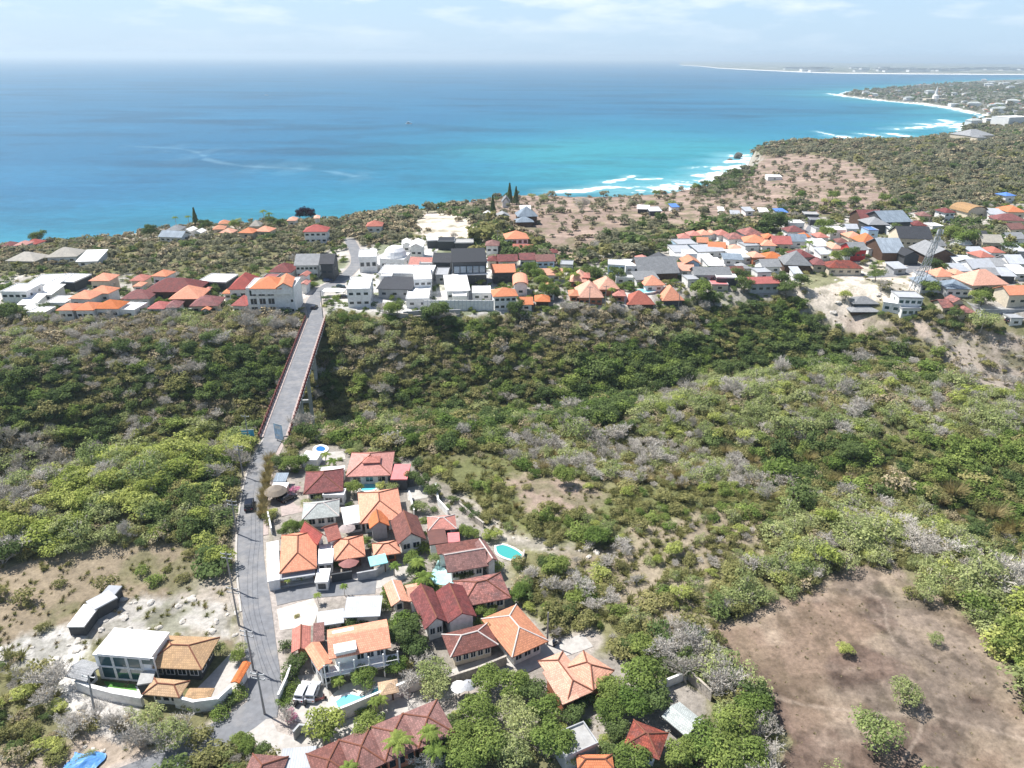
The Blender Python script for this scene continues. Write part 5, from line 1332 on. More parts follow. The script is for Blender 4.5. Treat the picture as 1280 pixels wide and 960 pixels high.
# ---- landmark buildings of the far side
# white three-storey hotel with an L of orange roof
A = hit(307, 361, h=10.5); B = hit(368, 360, h=10.5)
h_ = house((307, 361), (367, 360), 14, 10.5, 'flat', 'white', 'white', 'white three-storey hotel block with an orange tiled roof beside the bridge road', 'hotel', 'hotel', oh=0.1)
RW = 2 * FOOT[-1][2]
for s in range(3):
    for i in range(3):
        m = MB(); x0 = -RW / 2 + 1.2 + i * 3.3; z0 = 1.1 + s * 3.3
        m.box(x0, x0 + 2.2, -7.02, -6.75, z0, z0 + 2.1); wo_ = m.build('window', GLASS, h_[0])
        m = MB(); m.box(x0 + 1.05, x0 + 1.15, -7.06, -7.021, z0, z0 + 2.1); m.box(x0 - 0.2, x0 + 2.4, -7.4, -6.9, z0 - 0.16, z0 - 0.002); m.build('balcony_sill', FRAME, wo_)
for x0, x1, z0, z1 in ((RW / 2 - 6.5, RW / 2 - 4.2, 1, 3), (RW / 2 - 3.9, RW / 2 - 2.2, 1, 3), (RW / 2 - 1.6, RW / 2 - 0.8, 1.2, 2.2), (RW / 2 - 1.6, RW / 2 - 0.8, 5, 6)):
    m = MB(); m.box(x0, x1, -7.0, -6.8, z0, z1); m.build('window', GLASS if x1 - x0 < 1 else WALL['grey'], h_[0])
wing(h_, (311, 361), (352, 361), 13, 2.0, 'hip', 'orange', 'white', dz=9.0, pitch=0.5)
wing(h_, (344, 360), (365, 359), 13.9, 2.4, 'gabley', 'orange', 'white', dz=9.1, pitch=0.6)
# black glass-banded two-storey building
h_ = house((565, 328), (609, 327), 15, 11, 'shed', 'black', 'dark', 'black two-storey modern building with a blue-grey glass band', 'building', 'building', oh=0.3, pitch=0.5)
RW = 2 * FOOT[-1][2]
for i in range(5):
    x0 = -RW / 2 + 0.8 + i * (RW - 1.4) / 5
    m = MB(); m.box(x0, x0 + (RW - 1.4) / 5 - 0.4, -7.6, -7.0, 6.3, 9.2); m.build('window', plain('hazy reflective glass', (0.14, 0.2, 0.26), 0.15, spec=0.8), h_[0])
m = MB(); m.box(-RW / 2 - 0.2, RW / 2 + 0.2, -8.6, -7.1, 5.6, 5.95); m.build('balcony', FRAME, h_[0])
# white domed house
h_ = house((474, 324), (505, 325), 13, 5.5, 'flat', 'white', 'white', 'white house with a low rounded dome left of centre', 'house', 'house', win=(3, 1))
m = MB(); m.lathe([(5.2, 5.5), (5.2, 6.6), (4.6, 8.2), (3.2, 9.6), (1.4, 10.4), (0.2, 10.6)], n=18); m.build('dome', ROOF['white'], h_[0])
# white modern villa on the right
h_ = house((1104, 378), (1127, 381), 9, 4.2, 'flat', 'white', 'white', 'white modern villa with stacked boxes and glazed upper floor on the hillside', 'villa', 'villa', win=(2, 1), glass=GLASSB)
wing(h_, (1124, 372), (1155, 373), 9, 7.0, 'flat', 'metal', 'white', win=(4, 1), storeys=2, glass=GLASSB)
wing(h_, (1128, 386), (1152, 386), 5, 3.2, 'flat', 'metal', 'white', win=(3, 1), glass=GLASSB)
# two-tier grey pavilion
h_ = house((1064, 390), (1102, 390), 12, 3.2, 'hip', 'grey', 'wood', 'two-tier grey hipped pavilion on the pale hillside left of the white villa', 'pavilion', 'pavilion', oh=1.2, pitch=0.35)
wing(h_, (1067, 380), (1100, 380), 9, 5.6, 'hip', 'grey', 'dark', pitch=0.45)
# long white fence wall with panels
a = hit(530, 388); b = hit(617, 388)
dv = (b - a)[:2]; ln = float(np.linalg.norm(dv)); an = math.atan2(dv[1], dv[0])
fe = empty('fence_wall', (a[0], a[1], a[2]), an); tag(fe, 'long white fence wall of tall panels in front of the white buildings', 'wall')
m = MB(); m.box(0, ln, -0.15, 0.15, -1, 4.2); m.build('panel', WALL['white'], fe)
for i in range(19):
    m = MB(); m.box(ln * i / 18 - 0.13, ln * i / 18 + 0.13, -0.3, -0.151, -1, 4.4); m.build('post', plain('pale post', (0.6, 0.62, 0.64), 0.7), fe)
# far-town buildings beyond the bay (each a block of its own)
rt = random.Random(5)
towns = []
for i in range(150):
    for _ in range(30):
        px = rt.uniform(1062, 1300); py = rt.uniform(98, 160)
        p = hit(px, py)
        if p[2] < SEA + 3 or not inpoly(np.array([p[0]]), np.array([p[1]]), LAND)[0]: continue
        if math.hypot(p[0], p[1]) < 1500: continue
        break
    else: continue
    towns.append((px, py, p))
tm = {}
for k, (ww, dd, hh, rc) in enumerate([(16, 12, 6, 'white'), (28, 16, 10, 'white'), (18, 14, 6, 'grey'), (20, 14, 6, 'salmon'), (40, 18, 13, 'palegrey'), (14, 12, 5, 'brown')]):
    m1 = MB(); m1.box(-ww / 2, ww / 2, -dd / 2, dd / 2, -6, hh); b1 = m1.mesh('wall'); b1.materials.append(WALL['white'] if k != 5 else WALL['cream'])
    m2 = MB()
    if rc == 'white': m2.box(-ww / 2 - 0.5, ww / 2 + 0.5, -dd / 2 - 0.5, dd / 2 + 0.5, hh, hh + 0.6)
    else: add_roof(m2, 'hip', ww + 2, dd + 2, hh + 0.3, dd * 0.25)
    b2 = m2.mesh('roof'); b2.materials.append(ROOF[rc]); tm[k] = (b1, b2, rc)
for px, py, p in towns:
    k = rt.choice([0, 0, 1, 2, 2, 3, 4, 5])
    e = empty('building', (p[0], p[1], p[2]), rt.uniform(-0.5, 0.5)); sc_ = rt.uniform(0.5, 0.9) * (1.0 if p[1] < 3500 else 1.3); e.scale = (sc_,) * 3
    tag(e, '%s-roofed building in the hazy town across the bay, among many alike' % {'white': 'white', 'grey': 'grey', 'salmon': 'orange', 'palegrey': 'pale grey', 'brown': 'brown'}[tm[k][2]], 'building', '%s roofs in the town across the bay' % tm[k][2])
    link('wall', tm[k][0], None, e); link('roof', tm[k][1], None, e)
# white monument spire in that town
p = hit(1168, 127)
e = empty('monument', (p[0], p[1], p[2])); tag(e, 'slim white monument spire in the hazy town across the bay', 'monument')
m = MB(); m.lathe([(14, -4), (14, 8), (9, 9), (9, 18), (4, 22), (3, 34), (0.5, 46)], n=10); m.build('spire', WALL['white'], e)
m = MB(); m.box(-34, 34, -12, 12, -4, 9); m.build('base', WALL['cream'], e)
# grey resort roofs on the next headland
for fl_, fr_, d_, lb in (((1213, 170), (1244, 169), 30, 'long grey resort roof on the headland above the surf'), ((1222, 172), (1234, 172), 14, 'small arched grey resort building in front of the long grey roof')):
    house(fl_, fr_, d_, 7, 'hip', 'grey', 'cream', lb, 'building', 'building', pitch=0.4, win=(0, 0))
house((1262, 147), (1290, 146), 30, 14, 'flat', 'white', 'white', 'bright white blocky hotel on the far headland at the right edge', 'hotel', 'hotel', win=(0, 0))
# small buildings strung along the coast on the horizon
for i in range(60):
    px = rt.uniform(990, 1290); f_ = front[min(int((px - 860) / 640 * len(front)), len(front) - 1)]
    pz = at(px, 84 + rt.uniform(0, 7), SEA + 8)
    q = np.array([pz[0], pz[1]]); q = q / np.linalg.norm(q) * (np.linalg.norm(at(px, 92, SEA)[:2]) + rt.uniform(300, 2500))
    ww = rt.uniform(30, 110)
    m = MB(); hh = 14 + rt.uniform(0, 16); m.box(-ww, ww, -30, 30, -5, hh)
    e = empty('building', (q[0], q[1], SEA + 8)); m.build('wall', WALL['white'], e)
    m = MB(); m.box(-ww - 3, ww + 3, -33, 33, hh + 0.01, hh + 3); m.build('roof', ROOF['grey'], e)
    tag(e, 'pale building on the faint low coast at the horizon, among many alike', 'building', 'buildings on the low coast at the horizon')
# ================================================================== yards, pools, walls
def wpts(pts, z=None): return [tuple(hit(a, b)[:2]) for a, b in pts]
def yard(name, px, mat, top):
    o = poly_slab(name, wpts(px), mat, top=top); o['kind'] = 'structure'; return o
yard('sandy_yard', [(346, 762), (392, 748), (398, 762), (392, 782), (350, 788)], SANDP, 0.05)
yard('paved_yard', [(398, 745), (475, 735), (530, 715), (520, 700), (460, 712), (400, 730)], PAVE, 0.045)
yard('paved_yard', [(356, 878), (372, 845), (400, 842), (410, 862), (420, 900), (385, 905), (360, 900)], PAVE, 0.05)
yard('pool_deck', [(408, 875), (430, 856), (468, 846), (505, 850), (500, 878), (440, 895), (412, 892)], SANDP, 0.055)
yard('terrace', [(537, 722), (548, 700), (560, 716), (572, 726), (566, 732), (545, 731)], TERR, 0.07)
yard('terrace', [(445, 603), (472, 601), (475, 616), (447, 618)], WHITEP, 0.07)
yard('paved_yard', [(366, 603), (380, 603), (378, 618), (392, 622), (378, 640), (352, 646), (350, 628)], PINKPAVE, 0.05)
yard('paved_yard', [(640, 828), (690, 800), (725, 795), (740, 806), (700, 822), (650, 845)], PAVE, 0.045)
yard('paved_yard', [(262, 845), (290, 815), (302, 830), (296, 872), (262, 878), (235, 872)], PAVE, 0.06)
yard('terrace', [(116, 858), (172, 858), (176, 868), (120, 866)], WHITEP, 0.07)
yard('lawn', [(130, 852), (168, 856), (172, 864), (134, 859)], GRASSG, 0.09)
yard('paved_yard', [(556, 840), (620, 818), (632, 830), (575, 848)], PAVE, 0.05)
yard('paved_yard', [(508, 610), (534, 606), (535, 622), (510, 626)], PAVE, 0.05)
yard('paved_yard', [(370, 568), (430, 564), (432, 574), (372, 578)], PAVE, 0.05)
yard('car_park', [(408, 358), (440, 345), (452, 352), (432, 380), (404, 372)], PAVE, 0.1)

def pool(px, label, depth_col=(0.10, 0.50, 0.60), rim=0.45):
    P = wpts(px); n = len(P)
    c = np.mean(np.array(P), 0); z = gz(*c)
    root = empty('swimming_pool', (c[0], c[1], z)); tag(root, label, 'pool')
    L_ = resample([(p[0] - c[0], p[1] - c[1]) for p in P] + [(P[0][0] - c[0], P[0][1] - c[1])], 0.7)[:-1]; n = len(L_)
    m = MB(); m.add([(p[0], p[1], 0.16) for p in L_], [tuple(range(n))]); m.build('water', water_mat('pool water %s' % str(depth_col), depth_col), root)
    m = MB(); vs = []
    for i, p in enumerate(L_):
        a = np.array(L_[i - 1]); b = np.array(L_[(i + 1) % n]); d = (b - a) / (np.linalg.norm(b - a) + 1e-9); nn = np.array([d[1], -d[0]])
        if np.dot(nn, np.array(p)) < 0: nn = -nn
        q = np.array(p) + nn * rim
        vs += [(p[0], p[1], 0.22), (q[0], q[1], 0.22), (p[0], p[1], -0.4), (q[0], q[1], -0.4)]
    fs = []
    for i in range(n):
        k = 4 * i; j = 4 * ((i + 1) % n); fs += [(k, k + 1, j + 1, j), (k + 1, k + 3, j + 3, j + 1), (k, j, j + 2, k + 2)]
    m.add(vs, fs); m.build('coping', WALL['white'], root)
    FOOT.append((c[0], c[1], 4, 3, 0))
    return root
def ell(cx, cy, rx, ry, rot=0, n=14):
    return [(cx + rx * math.cos(t) * math.cos(rot) - ry * math.sin(t) * math.sin(rot), cy + rx * math.cos(t) * math.sin(rot) + ry * math.sin(t) * math.cos(rot)) for t in [2 * math.pi * i / n for i in range(n)]]
pool([(620, 684), (628, 682), (640, 686), (650, 692), (654, 698), (646, 701), (632, 698), (622, 692)], 'teal kidney-shaped swimming pool at the end of the long brown house', (0.06, 0.36, 0.34))
pool([(420, 878), (428, 872), (440, 869), (452, 872), (462, 866), (474, 860), (470, 870), (456, 880), (440, 885), (424, 886)], 'curved pale blue swimming pool in front of the two-storey orange villa', (0.18, 0.62, 0.72))
pool([(451, 604), (468, 602), (469, 612), (453, 614)], 'small rectangular turquoise pool below the large coral-red villa', (0.14, 0.58, 0.66))
pool(ell(401, 562, 6, 3.4), 'round blue pool on a white deck beside the scrub', (0.03, 0.16, 0.42), 0.8)
pool([(795, 362), (815, 360), (818, 366), (797, 368)], 'pale swimming pool behind the red-orange roof by the tall poles', (0.25, 0.6, 0.66))

def wall_line(px, h, th, mat, label, name='wall', cat='wall', cap=None, top=None):
    P = [np.array(p) for p in wpts(px)]
    z0 = gz(*P[0]); root = empty(name, (P[0][0], P[0][1], z0)); tag(root, label, cat)
    for i in range(len(P) - 1):
        a, b = P[i], P[i + 1]; d = b - a; ln = float(np.linalg.norm(d)); an = math.atan2(d[1], d[0])
        T = Matrix.Translation((a[0] - P[0][0], a[1] - P[0][1], 0)) @ Matrix.Rotation(an, 4, 'Z')
        zb = min(gz(*a), gz(*b)) - z0 - 0.6; zt = max(gz(*a), gz(*b)) - z0 + h
        m = MB(T); m.box(-th / 2 + 0.002 * i, ln + th / 2, -th / 2, th / 2, zb, zt); m.build('wall_section', mat, root)
        m = MB(T); m.box(-th / 2 - 0.05, ln + th / 2 + 0.05, -th / 2 - 0.06, th / 2 + 0.06, zt + 0.002 + 0.003 * i, zt + 0.1 + 0.003 * i); m.build('coping', cap or mat, root)
    return root
wall_line([(836, 826), (858, 848), (888, 876)], 2.0, 0.25, WALL['stone'], 'long grey compound wall running diagonally beside the pale grey gabled barn')
wall_line([(826, 862), (857, 849)], 1.6, 0.25, WALL['white'], 'short white cross wall joining the diagonal compound wall')
wall_line([(415, 905), (440, 895), (475, 880), (510, 866), (535, 858)], 2.4, 0.25, WALL['white'], 'white garden wall between the curved pool and the lane')
wall_line([(560, 858), (600, 845), (632, 832)], 2.0, 0.25, WALL['stone'], 'grey lane wall in front of the brown hipped house with cream wall')
wall_line([(369, 925), (376, 917), (402, 920), (404, 932)], 1.8, 0.2, CONC, 'small grey gate wall beside the lane at the bottom left of the villa')
wall_line([(350, 880), (360, 858), (367, 838)], 2.0, 0.2, WALL['white'], 'thin white wall between the villa car park and the road hedge')
wall_line([(100, 862), (115, 868), (145, 876), (178, 882)], 1.8, 0.5, WALL['white'], 'curved white retaining wall below the white glass-fronted house')
wall_line([(222, 884), (245, 890), (275, 886), (290, 872)], 2.2, 0.35, WALL['white'], 'curved white wall below the lowest tan roof')
wall_line([(448, 726), (470, 722), (486, 712)], 1.8, 0.2, CONC, 'grey yard wall below the turquoise awning')
wall_line([(545, 612), (548, 632), (560, 645)], 1.6, 0.3, WALL['white'], 'ruined white wall at the scrub edge above the small coral house')
wall_line([(575, 636), (596, 654), (604, 660)], 1.4, 0.3, WALL['stone'], 'low rubble wall running down into the scrub')
wall_line([(512, 622), (518, 645)], 1.6, 0.2, WALL['white'], 'white boundary wall right of the big orange house')
wall_line([(336, 648), (340, 668)], 1.6, 0.2, WALL['white'], 'short white roadside wall behind the biggest orange roof')
wall_line([(416, 728), (440, 724)], 1.8, 0.2, WALL['dark'], 'dark gate wall beside the white front block')
wall_line([(655, 692), (652, 705), (640, 704)], 0.8, 0.3, WALL['stone'], 'low stone edge round the teal pool')
wall_line([(488, 399), (510, 404), (545, 402)], 2.5, 0.4, WALL['stone'], 'grey stone retaining wall below the white buildings near the big dark trees')
wall_line([(195, 391), (260, 392), (330, 394)], 1.6, 0.3, WALL['white'], 'pale boundary wall along the scrub below the left far village')
wall_line([(505, 398), (540, 396), (575, 396)], 2.5, 0.3, CONC, 'grey foot wall under the long white fence')

# chalk rocks scattered on the left slope and in the rubble strip
ROCKM = plain('chalky limestone rock', (0.52, 0.49, 0.44), 0.95, var=0.25, vs=2, bump=0.6)
DROCK = plain('dark sea rock', (0.13, 0.12, 0.10), 0.9, var=0.4, vs=0.3, bump=0.8)
def rock_mesh(seed, mat, name='rock'):
    import bmesh
    bm = bmesh.new(); bmesh.ops.create_icosphere(bm, subdivisions=2, radius=1)
    r = random.Random(seed)
    o = [r.uniform(0, 50) for _ in range(3)]
    for v in bm.verts:
        n = fbm(np.array([v.co.x * 1.3 + o[0] + v.co.z]), np.array([v.co.y * 1.3 + o[1] - v.co.z * 0.7]), seed, 3)[0]
        v.co *= 0.35 + 1.5 * float(n)
        v.co.z *= 0.7
    me = bpy.data.meshes.new(name); bm.to_mesh(me); bm.free(); me.materials.append(mat); return me
ROCKS = [rock_mesh(i, ROCKM) for i in range(4)]
rr_ = random.Random(3)
nrock = 0
for poly, n in ((BARE['leftwhite'], 34), (BARE['leftchalk'], 34), (BARE['rubble'], 26), (BARE['bottomleft'], 10), (BARE['whitehill'], 16)):
    xs = [p[0] for p in poly]; ys = [p[1] for p in poly]
    for i in range(n):
        px, py = rr_.uniform(max(0, min(xs)), min(1280, max(xs))), rr_.uniform(min(ys), min(955, max(ys)))
        if not inpoly(np.array([px]), np.array([py]), poly)[0]: continue
        p = hit(px, py); e = link('rock', ROCKS[rr_.randrange(4)], None, None, (p[0], p[1], p[2] + 0.05)); s = rr_.uniform(0.2, 0.75) * (1 if py > 500 else 2)
        e.scale = (s, s * rr_.uniform(0.7, 1.3), s * rr_.uniform(0.5, 0.9)); e.rotation_euler = (0, 0, rr_.uniform(0, 6))
        where = 'right of the ravine' if px > 500 and py > 500 else 'on the pale hill' if py < 500 else 'on the bare left slope'
        tag(e, 'small chalky white boulder %s, one of many alike' % where, 'rock', 'chalky boulders ' + where)
p = at(922, 198, SEA); e = link('sea_stack', rock_mesh(11, DROCK), None, None, (p[0], p[1], SEA + 3)); e.scale = (6, 5, 7); tag(e, 'dark rocky sea stack standing in the surf below the headland', 'rock')
p = at(912, 200, SEA); e = link('sea_rock', rock_mesh(12, DROCK), None, None, (p[0], p[1], SEA + 0.5)); e.scale = (3, 3, 2); tag(e, 'small low rock left of the dark sea stack in surf', 'rock')

# ================================================================== vehicles and street things
def car_paint(name, c): return plain(name, c, 0.25, spec=0.6, metal=0.1, var=0.03)
def make_car(loc, rz, mat, label, kind='suv', cat='car', scale=1.0):
    root = empty('parked_car' if 'parked' in label else 'car', loc, rz); tag(root, label, cat)
    L_, W_ = 4.4, 1.78
    prof = [(-2.2, 0.35), (-2.2, 0.95), (-1.95, 1.08), (-1.75, 1.62), (-1.5, 1.74), (0.35, 1.74), (0.55, 1.68), (1.05, 1.14), (1.9, 1.02), (2.18, 0.85), (2.2, 0.35)]
    if kind == 'hatch': prof = [(-1.9, 0.32), (-1.92, 0.9), (-1.8, 1.0), (-1.45, 1.42), (-1.1, 1.5), (0.2, 1.5), (0.95, 1.02), (1.75, 0.9), (1.95, 0.7), (1.95, 0.32)]
    m = MB(); n = len(prof); vs = []
    for x_, z_ in prof:
        inn = 0.0 if z_ < 1.12 else 0.16
        vs += [(x_, -W_ / 2 + inn, z_), (x_, W_ / 2 - inn, z_)]
    fs = [(2 * i, 2 * ((i + 1) % n), 2 * ((i + 1) % n) + 1, 2 * i + 1) for i in range(n)]
    fs += [tuple(2 * i for i in reversed(range(n))), tuple(2 * i + 1 for i in range(n))]
    m.add(vs, fs); m.build('body', mat, root)
    top = prof[4][1]; xb, xf = prof[4][0], prof[5][0]
    xt = prof[6][0] if kind == 'suv' else 0.25
    m = MB()
    for s in (-1, 1): m.box(xb - 0.1, xf + 0.05, s * (W_ / 2 - 0.1) - 0.02, s * (W_ / 2 - 0.1) + 0.02, top - 0.52, top - 0.12)
    gw = m
    for s in (-1, 1):
        m = MB(); m.box(xb - 0.05, xf - 0.05, s * (W_ / 2 - 0.09) - 0.03, s * (W_ / 2 - 0.09) + 0.03, top - 0.52, top - 0.13); m.build('side_window', GLASS, root)
    a, b = (prof[6], prof[7]) if kind == 'suv' else (prof[5], prof[6])
    m = MB(); w_ = W_ / 2 - 0.22
    m.add([(a[0] + .02, -w_, a[1] - .04), (a[0] + .02, w_, a[1] - .04), (b[0] + .02, w_, b[1] + .06), (b[0] + .02, -w_, b[1] + .06), (a[0] - .05, -w_, a[1] - .1), (a[0] - .05, w_, a[1] - .1), (b[0] - .1, w_, b[1]), (b[0] - .1, -w_, b[1])], [(0, 3, 2, 1), (4, 5, 6, 7), (0, 1, 5, 4), (2, 3, 7, 6), (1, 2, 6, 5), (0, 4, 7, 3)])
    m.build('windscreen', GLASS, root)
    m = MB(); m.box(prof[2][0] - 0.02, prof[3][0] - 0.06, -w_, w_, prof[2][1] + 0.12, prof[3][1] - 0.12); m.build('rear_window', GLASS, root)
    for sx_ in (-1.32, 1.38):
        for s in (-1, 1):
            m = MB(); m.tube((sx_ * (0.87 if kind == 'hatch' else 1), s * (W_ / 2 - 0.16), 0.34), (sx_ * (0.87 if kind == 'hatch' else 1), s * (W_ / 2 + 0.03), 0.34), 0.34, n=14); wh_ = m.build('wheel', RUBBER, root)
            m = MB(); m.tube((sx_ * (0.87 if kind == 'hatch' else 1), s * (W_ / 2 + 0.03), 0.34), (sx_ * (0.87 if kind == 'hatch' else 1), s * (W_ / 2 + 0.045), 0.34), 0.2, n=10); m.build('rim', STEEL, wh_)
    xe = prof[-1][0]
    for s in (-1, 1):
        m = MB(); m.box(xe - 0.12, xe + 0.015, s * 0.62 - 0.16, s * 0.62 + 0.16, 0.62, 0.8); m.build('headlight', FRAME, root)
        m = MB(); m.box(prof[0][0] - 0.015, prof[0][0] + 0.1, s * 0.68 - 0.12, s * 0.68 + 0.12, 0.65, 0.88); m.build('tail_light', plain('red lamp', (0.5, 0.02, 0.02), 0.3), root)
    root.scale = (scale * (0.88 if 'villa' in label else 1),) * 3
    return root
def road_dir(px, py):
    best = None
    p = hit(px, py)
    for k, (pts, wd) in ROADS.items():
        for i in range(len(pts) - 1):
            d = (pts[i][0] - p[0]) ** 2 + (pts[i][1] - p[1]) ** 2
            if best is None or d < best[0]: best = (d, math.atan2(pts[i + 1][1] - pts[i][1], pts[i + 1][0] - pts[i][0]))
    return best[1]
p = hit(312, 634); make_car((p[0], p[1], 0.1), road_dir(309, 634), car_paint('navy black paint', (0.008, 0.011, 0.022)), 'dark navy car driving alone along the main road')
for (a, b, lb, c, k, rz) in [(379, 868, 'white van-shaped car parked left of the pair below the villa', (0.72, 0.73, 0.74), 'suv', 1.45), (392, 868, 'silver car parked right of the pair below the villa', (0.55, 0.57, 0.6), 'suv', 1.5),
        (360, 625, 'black car parked under trees near the pink bougainvillea', (0.02, 0.02, 0.025), 'hatch', 0.9), (410, 352, 'dark blue car parked in the lot behind the far bridge end', (0.03, 0.06, 0.14), 'hatch', 0.2),
        (426, 360, 'dark teal car parked beside the white modern house', (0.03, 0.07, 0.09), 'hatch', 0.3), (393, 386, 'small dark car on the road just past the bridge', (0.03, 0.03, 0.04), 'hatch', 1.5), (431, 373, 'black car parked against the front of the white modern house', (0.02, 0.02, 0.02), 'hatch', 0.1),
        (1262, 402, 'dark pickup-like car parked below the wide grey roof at right edge', (0.03, 0.03, 0.04), 'suv', 0.4)]:
    p = hit(a, b); make_car((p[0], p[1], p[2] + 0.08), rz, car_paint('paint %.3f %.3f' % (c[0], c[2]), c), lb, k)
def scooter(px, py, rz, c, label):
    p = hit(px, py); root = empty('scooter', (p[0], p[1], p[2] + 0.06), rz); tag(root, label, 'scooter')
    m = MB()
    pr = [(-0.85, 0.55), (-0.8, 0.82), (-0.1, 0.78), (0.1, 0.38), (0.5, 0.36), (0.62, 0.95), (0.78, 0.92), (0.7, 0.25), (-0.5, 0.25)]
    n = len(pr); vs = [(x_, s * 0.17, z_) for x_, z_ in pr for s in (-1, 1)]
    m.add(vs, [(2 * i, 2 * ((i + 1) % n), 2 * ((i + 1) % n) + 1, 2 * i + 1) for i in range(n)] + [tuple(2 * i for i in reversed(range(n))), tuple(2 * i + 1 for i in range(n))])
    m.build('body', car_paint('scooter paint %.2f' % c[0], c), root)
    m = MB(); m.box(-0.75, -0.1, -0.14, 0.14, 0.8, 0.9); m.build('seat', RUBBER, root)
    m = MB(); m.tube((0.66, -0.32, 1.05), (0.66, 0.32, 1.05), 0.03); m.tube((0.7, 0, 0.8), (0.66, 0, 1.05), 0.04); m.build('handlebar', RUBBER, root)
    for x_ in (-0.62, 0.82):
        m = MB(); m.tube((x_, -0.06, 0.26), (x_, 0.06, 0.26), 0.26, n=12); m.build('wheel', RUBBER, root)
scooter(373, 880, 1.2, (0.03, 0.03, 0.03), 'black scooter parked left of two behind the white car')
scooter(384, 879, 1.4, (0.05, 0.05, 0.06), 'dark scooter parked right of two behind the silver car')
scooter(400, 876, 0.4, (0.12, 0.03, 0.03), 'maroon scooter parked beside the big light green tree')
scooter(696, 806, 0.8, (0.04, 0.04, 0.05), 'black scooter parked at the lane end near the salmon roof')

# one standing person by the scooter
def person(px, py, label, shirt, rz=0):
    p = hit(px, py); 
    me = bpy.data.meshes.new('person')
    V = [(0, 0, 0.95), (0, 0, 1.15), (0, 0, 1.38), (0, 0, 1.5), (0, 0.01, 1.56), (0, 0.01, 1.68), (0, 0.0, 1.74),
         (0.10, 0, 0.9), (0.11, 0.02, 0.5), (0.11, 0, 0.09), (0.11, 0.13, 0.04), (-0.10, 0, 0.9), (-0.12, 0.06, 0.5), (-0.12, -0.02, 0.09), (-0.12, 0.11, 0.04),
         (0.19, 0, 1.4), (0.25, 0.0, 1.14), (0.24, 0.12, 0.92), (0.24, 0.17, 0.84), (-0.19, 0, 1.4), (-0.25, 0, 1.14), (-0.24, 0.1, 0.9), (-0.24, 0.15, 0.82)]
    E = [(0, 1), (1, 2), (2, 3), (3, 4), (4, 5), (5, 6), (0, 7), (7, 8), (8, 9), (9, 10), (0, 11), (11, 12), (12, 13), (13, 14), (2, 15), (15, 16), (16, 17), (17, 18), (2, 19), (19, 20), (20, 21), (21, 22)]
    Rr = [.15, .14, .16, .07, .075, .105, .07, .095, .065, .045, .035, .095, .065, .045, .035, .06, .045, .035, .035, .06, .045, .035, .035]
    me.from_pydata(V, E, [])
    for c, mt in (('skin', plain('skin', (0.35, 0.2, 0.13), 0.6)),): me.materials.append(mt)
    o = bpy.data.objects.new('person', me); COL.objects.link(o)
    md = o.modifiers.new('skin', 'SKIN'); 
    for i, s in enumerate(me.skin_vertices[0].data): s.radius = (Rr[i], Rr[i] * 0.85); s.use_root = (i == 0)
    o.modifiers.new('sub', 'SUBSURF').levels = 2; o.modifiers['sub'].render_levels = 2
    o.location = (p[0], p[1], p[2] + 0.06); o.rotation_euler = (0, 0, rz); tag(o, label, 'person')
    m = MB(); m.lathe([(0.17, 0.86), (0.185, 1.0), (0.175, 1.2), (0.21, 1.36), (0.12, 1.48), (0.085, 1.5)], n=14); c = m.build('shirt', shirt, o); c.scale = (1.12, 0.9, 1)
    for s in (-1, 1):
        m = MB(); m.tube((s * 0.115, 0.03, 0.48), (s * 0.10, 0, 0.94), 0.09, 0.125, n=10); m.build('shorts', WALL['dark'], o)
        m = MB(); m.tube((s * 0.17, 0, 1.43), (s * 0.25, 0, 1.18), 0.085, 0.07, n=10); m.build('sleeve', shirt, o)
    m = MB(); m.lathe([(0.118, 1.66), (0.125, 1.72), (0.10, 1.8), (0.03, 1.84)], n=12); m.build('hair', RUBBER, o)
person(692, 808, 'person in a blue-grey shirt standing at the lane end beside the scooter', plain('blue grey cotton', (0.12, 0.17, 0.24), 0.9), 0.6)

# poles and cables
def pole(px, py, h, label=None, arms=2, lean=0.0, base=None, p=None):
    if p is None: p = hit(px, py)
    root = empty('utility_pole', (p[0], p[1], p[2]), R_(80)); 
    if label: tag(root, label, 'pole')
    else: root['category'] = 'pole'; pend(root, base or 'grey utility pole', px, py)
    m = MB(); m.tube((0, 0, -1), (lean, 0, h), 0.19, 0.11, n=8); m.build('shaft', POLEM, root)
    tops = []
    for k in range(arms):
        z_ = h - 0.5 - k * 0.9
        m = MB(); m.box(lean - 0.06, lean + 0.06, -1.1, 1.1, z_, z_ + 0.14); a = m.build('crossarm', STEEL, root)
        m = MB()
        for yy in (-1.0, 0, 1.0):
            m2 = MB(); m2.tube((lean, yy, z_ + 0.14), (lean, yy, z_ + 0.34), 0.06, n=6); m2.build('insulator', FRAME, a)
    return (p[0], p[1], p[2] + h)
anchor('the dark navy car', 309, 634)
P = [(304, 596), (297, 668), (291, 737), (299, 782), (317, 838), (331, 893)]
lab = ['grey utility pole on the left verge nearest the bridge', 'grey utility pole on the left verge below the dark navy car', 'grey utility pole on the left verge by the chalky slope', 'thick grey utility pole on the verge above the tan roof corner', 'grey utility pole beside the orange gatehouse roof', 'grey utility pole at the inner corner of the road junction']
tops = [pole(a, b, 8.5, l) for (a, b), l in zip(P, lab)]
far = [(312, 556, 'slim pole behind the blue billboard at the bridge end'), (404, 398, 'dark pole at the far right corner of the bridge'), (736, 391, 'left of two thin tall poles in front of the orange roofs'), (756, 390, 'right of two thin tall poles in front of the orange roofs'), (848, 384, 'tall thin pole before the rightmost orange steep roof'), (373, 385, 'thin pole at the right corner of the white hotel'), (622, 315, 'green-grey pole beside the two-storey orange-roofed house'), (120, 905, 'leaning grey pole below the grey hut on the left')]
for a, b, l in far: pole(a, b, 8.5 if b > 500 else 11, l, arms=1, lean=1.2 if 'leaning' in l else 0)
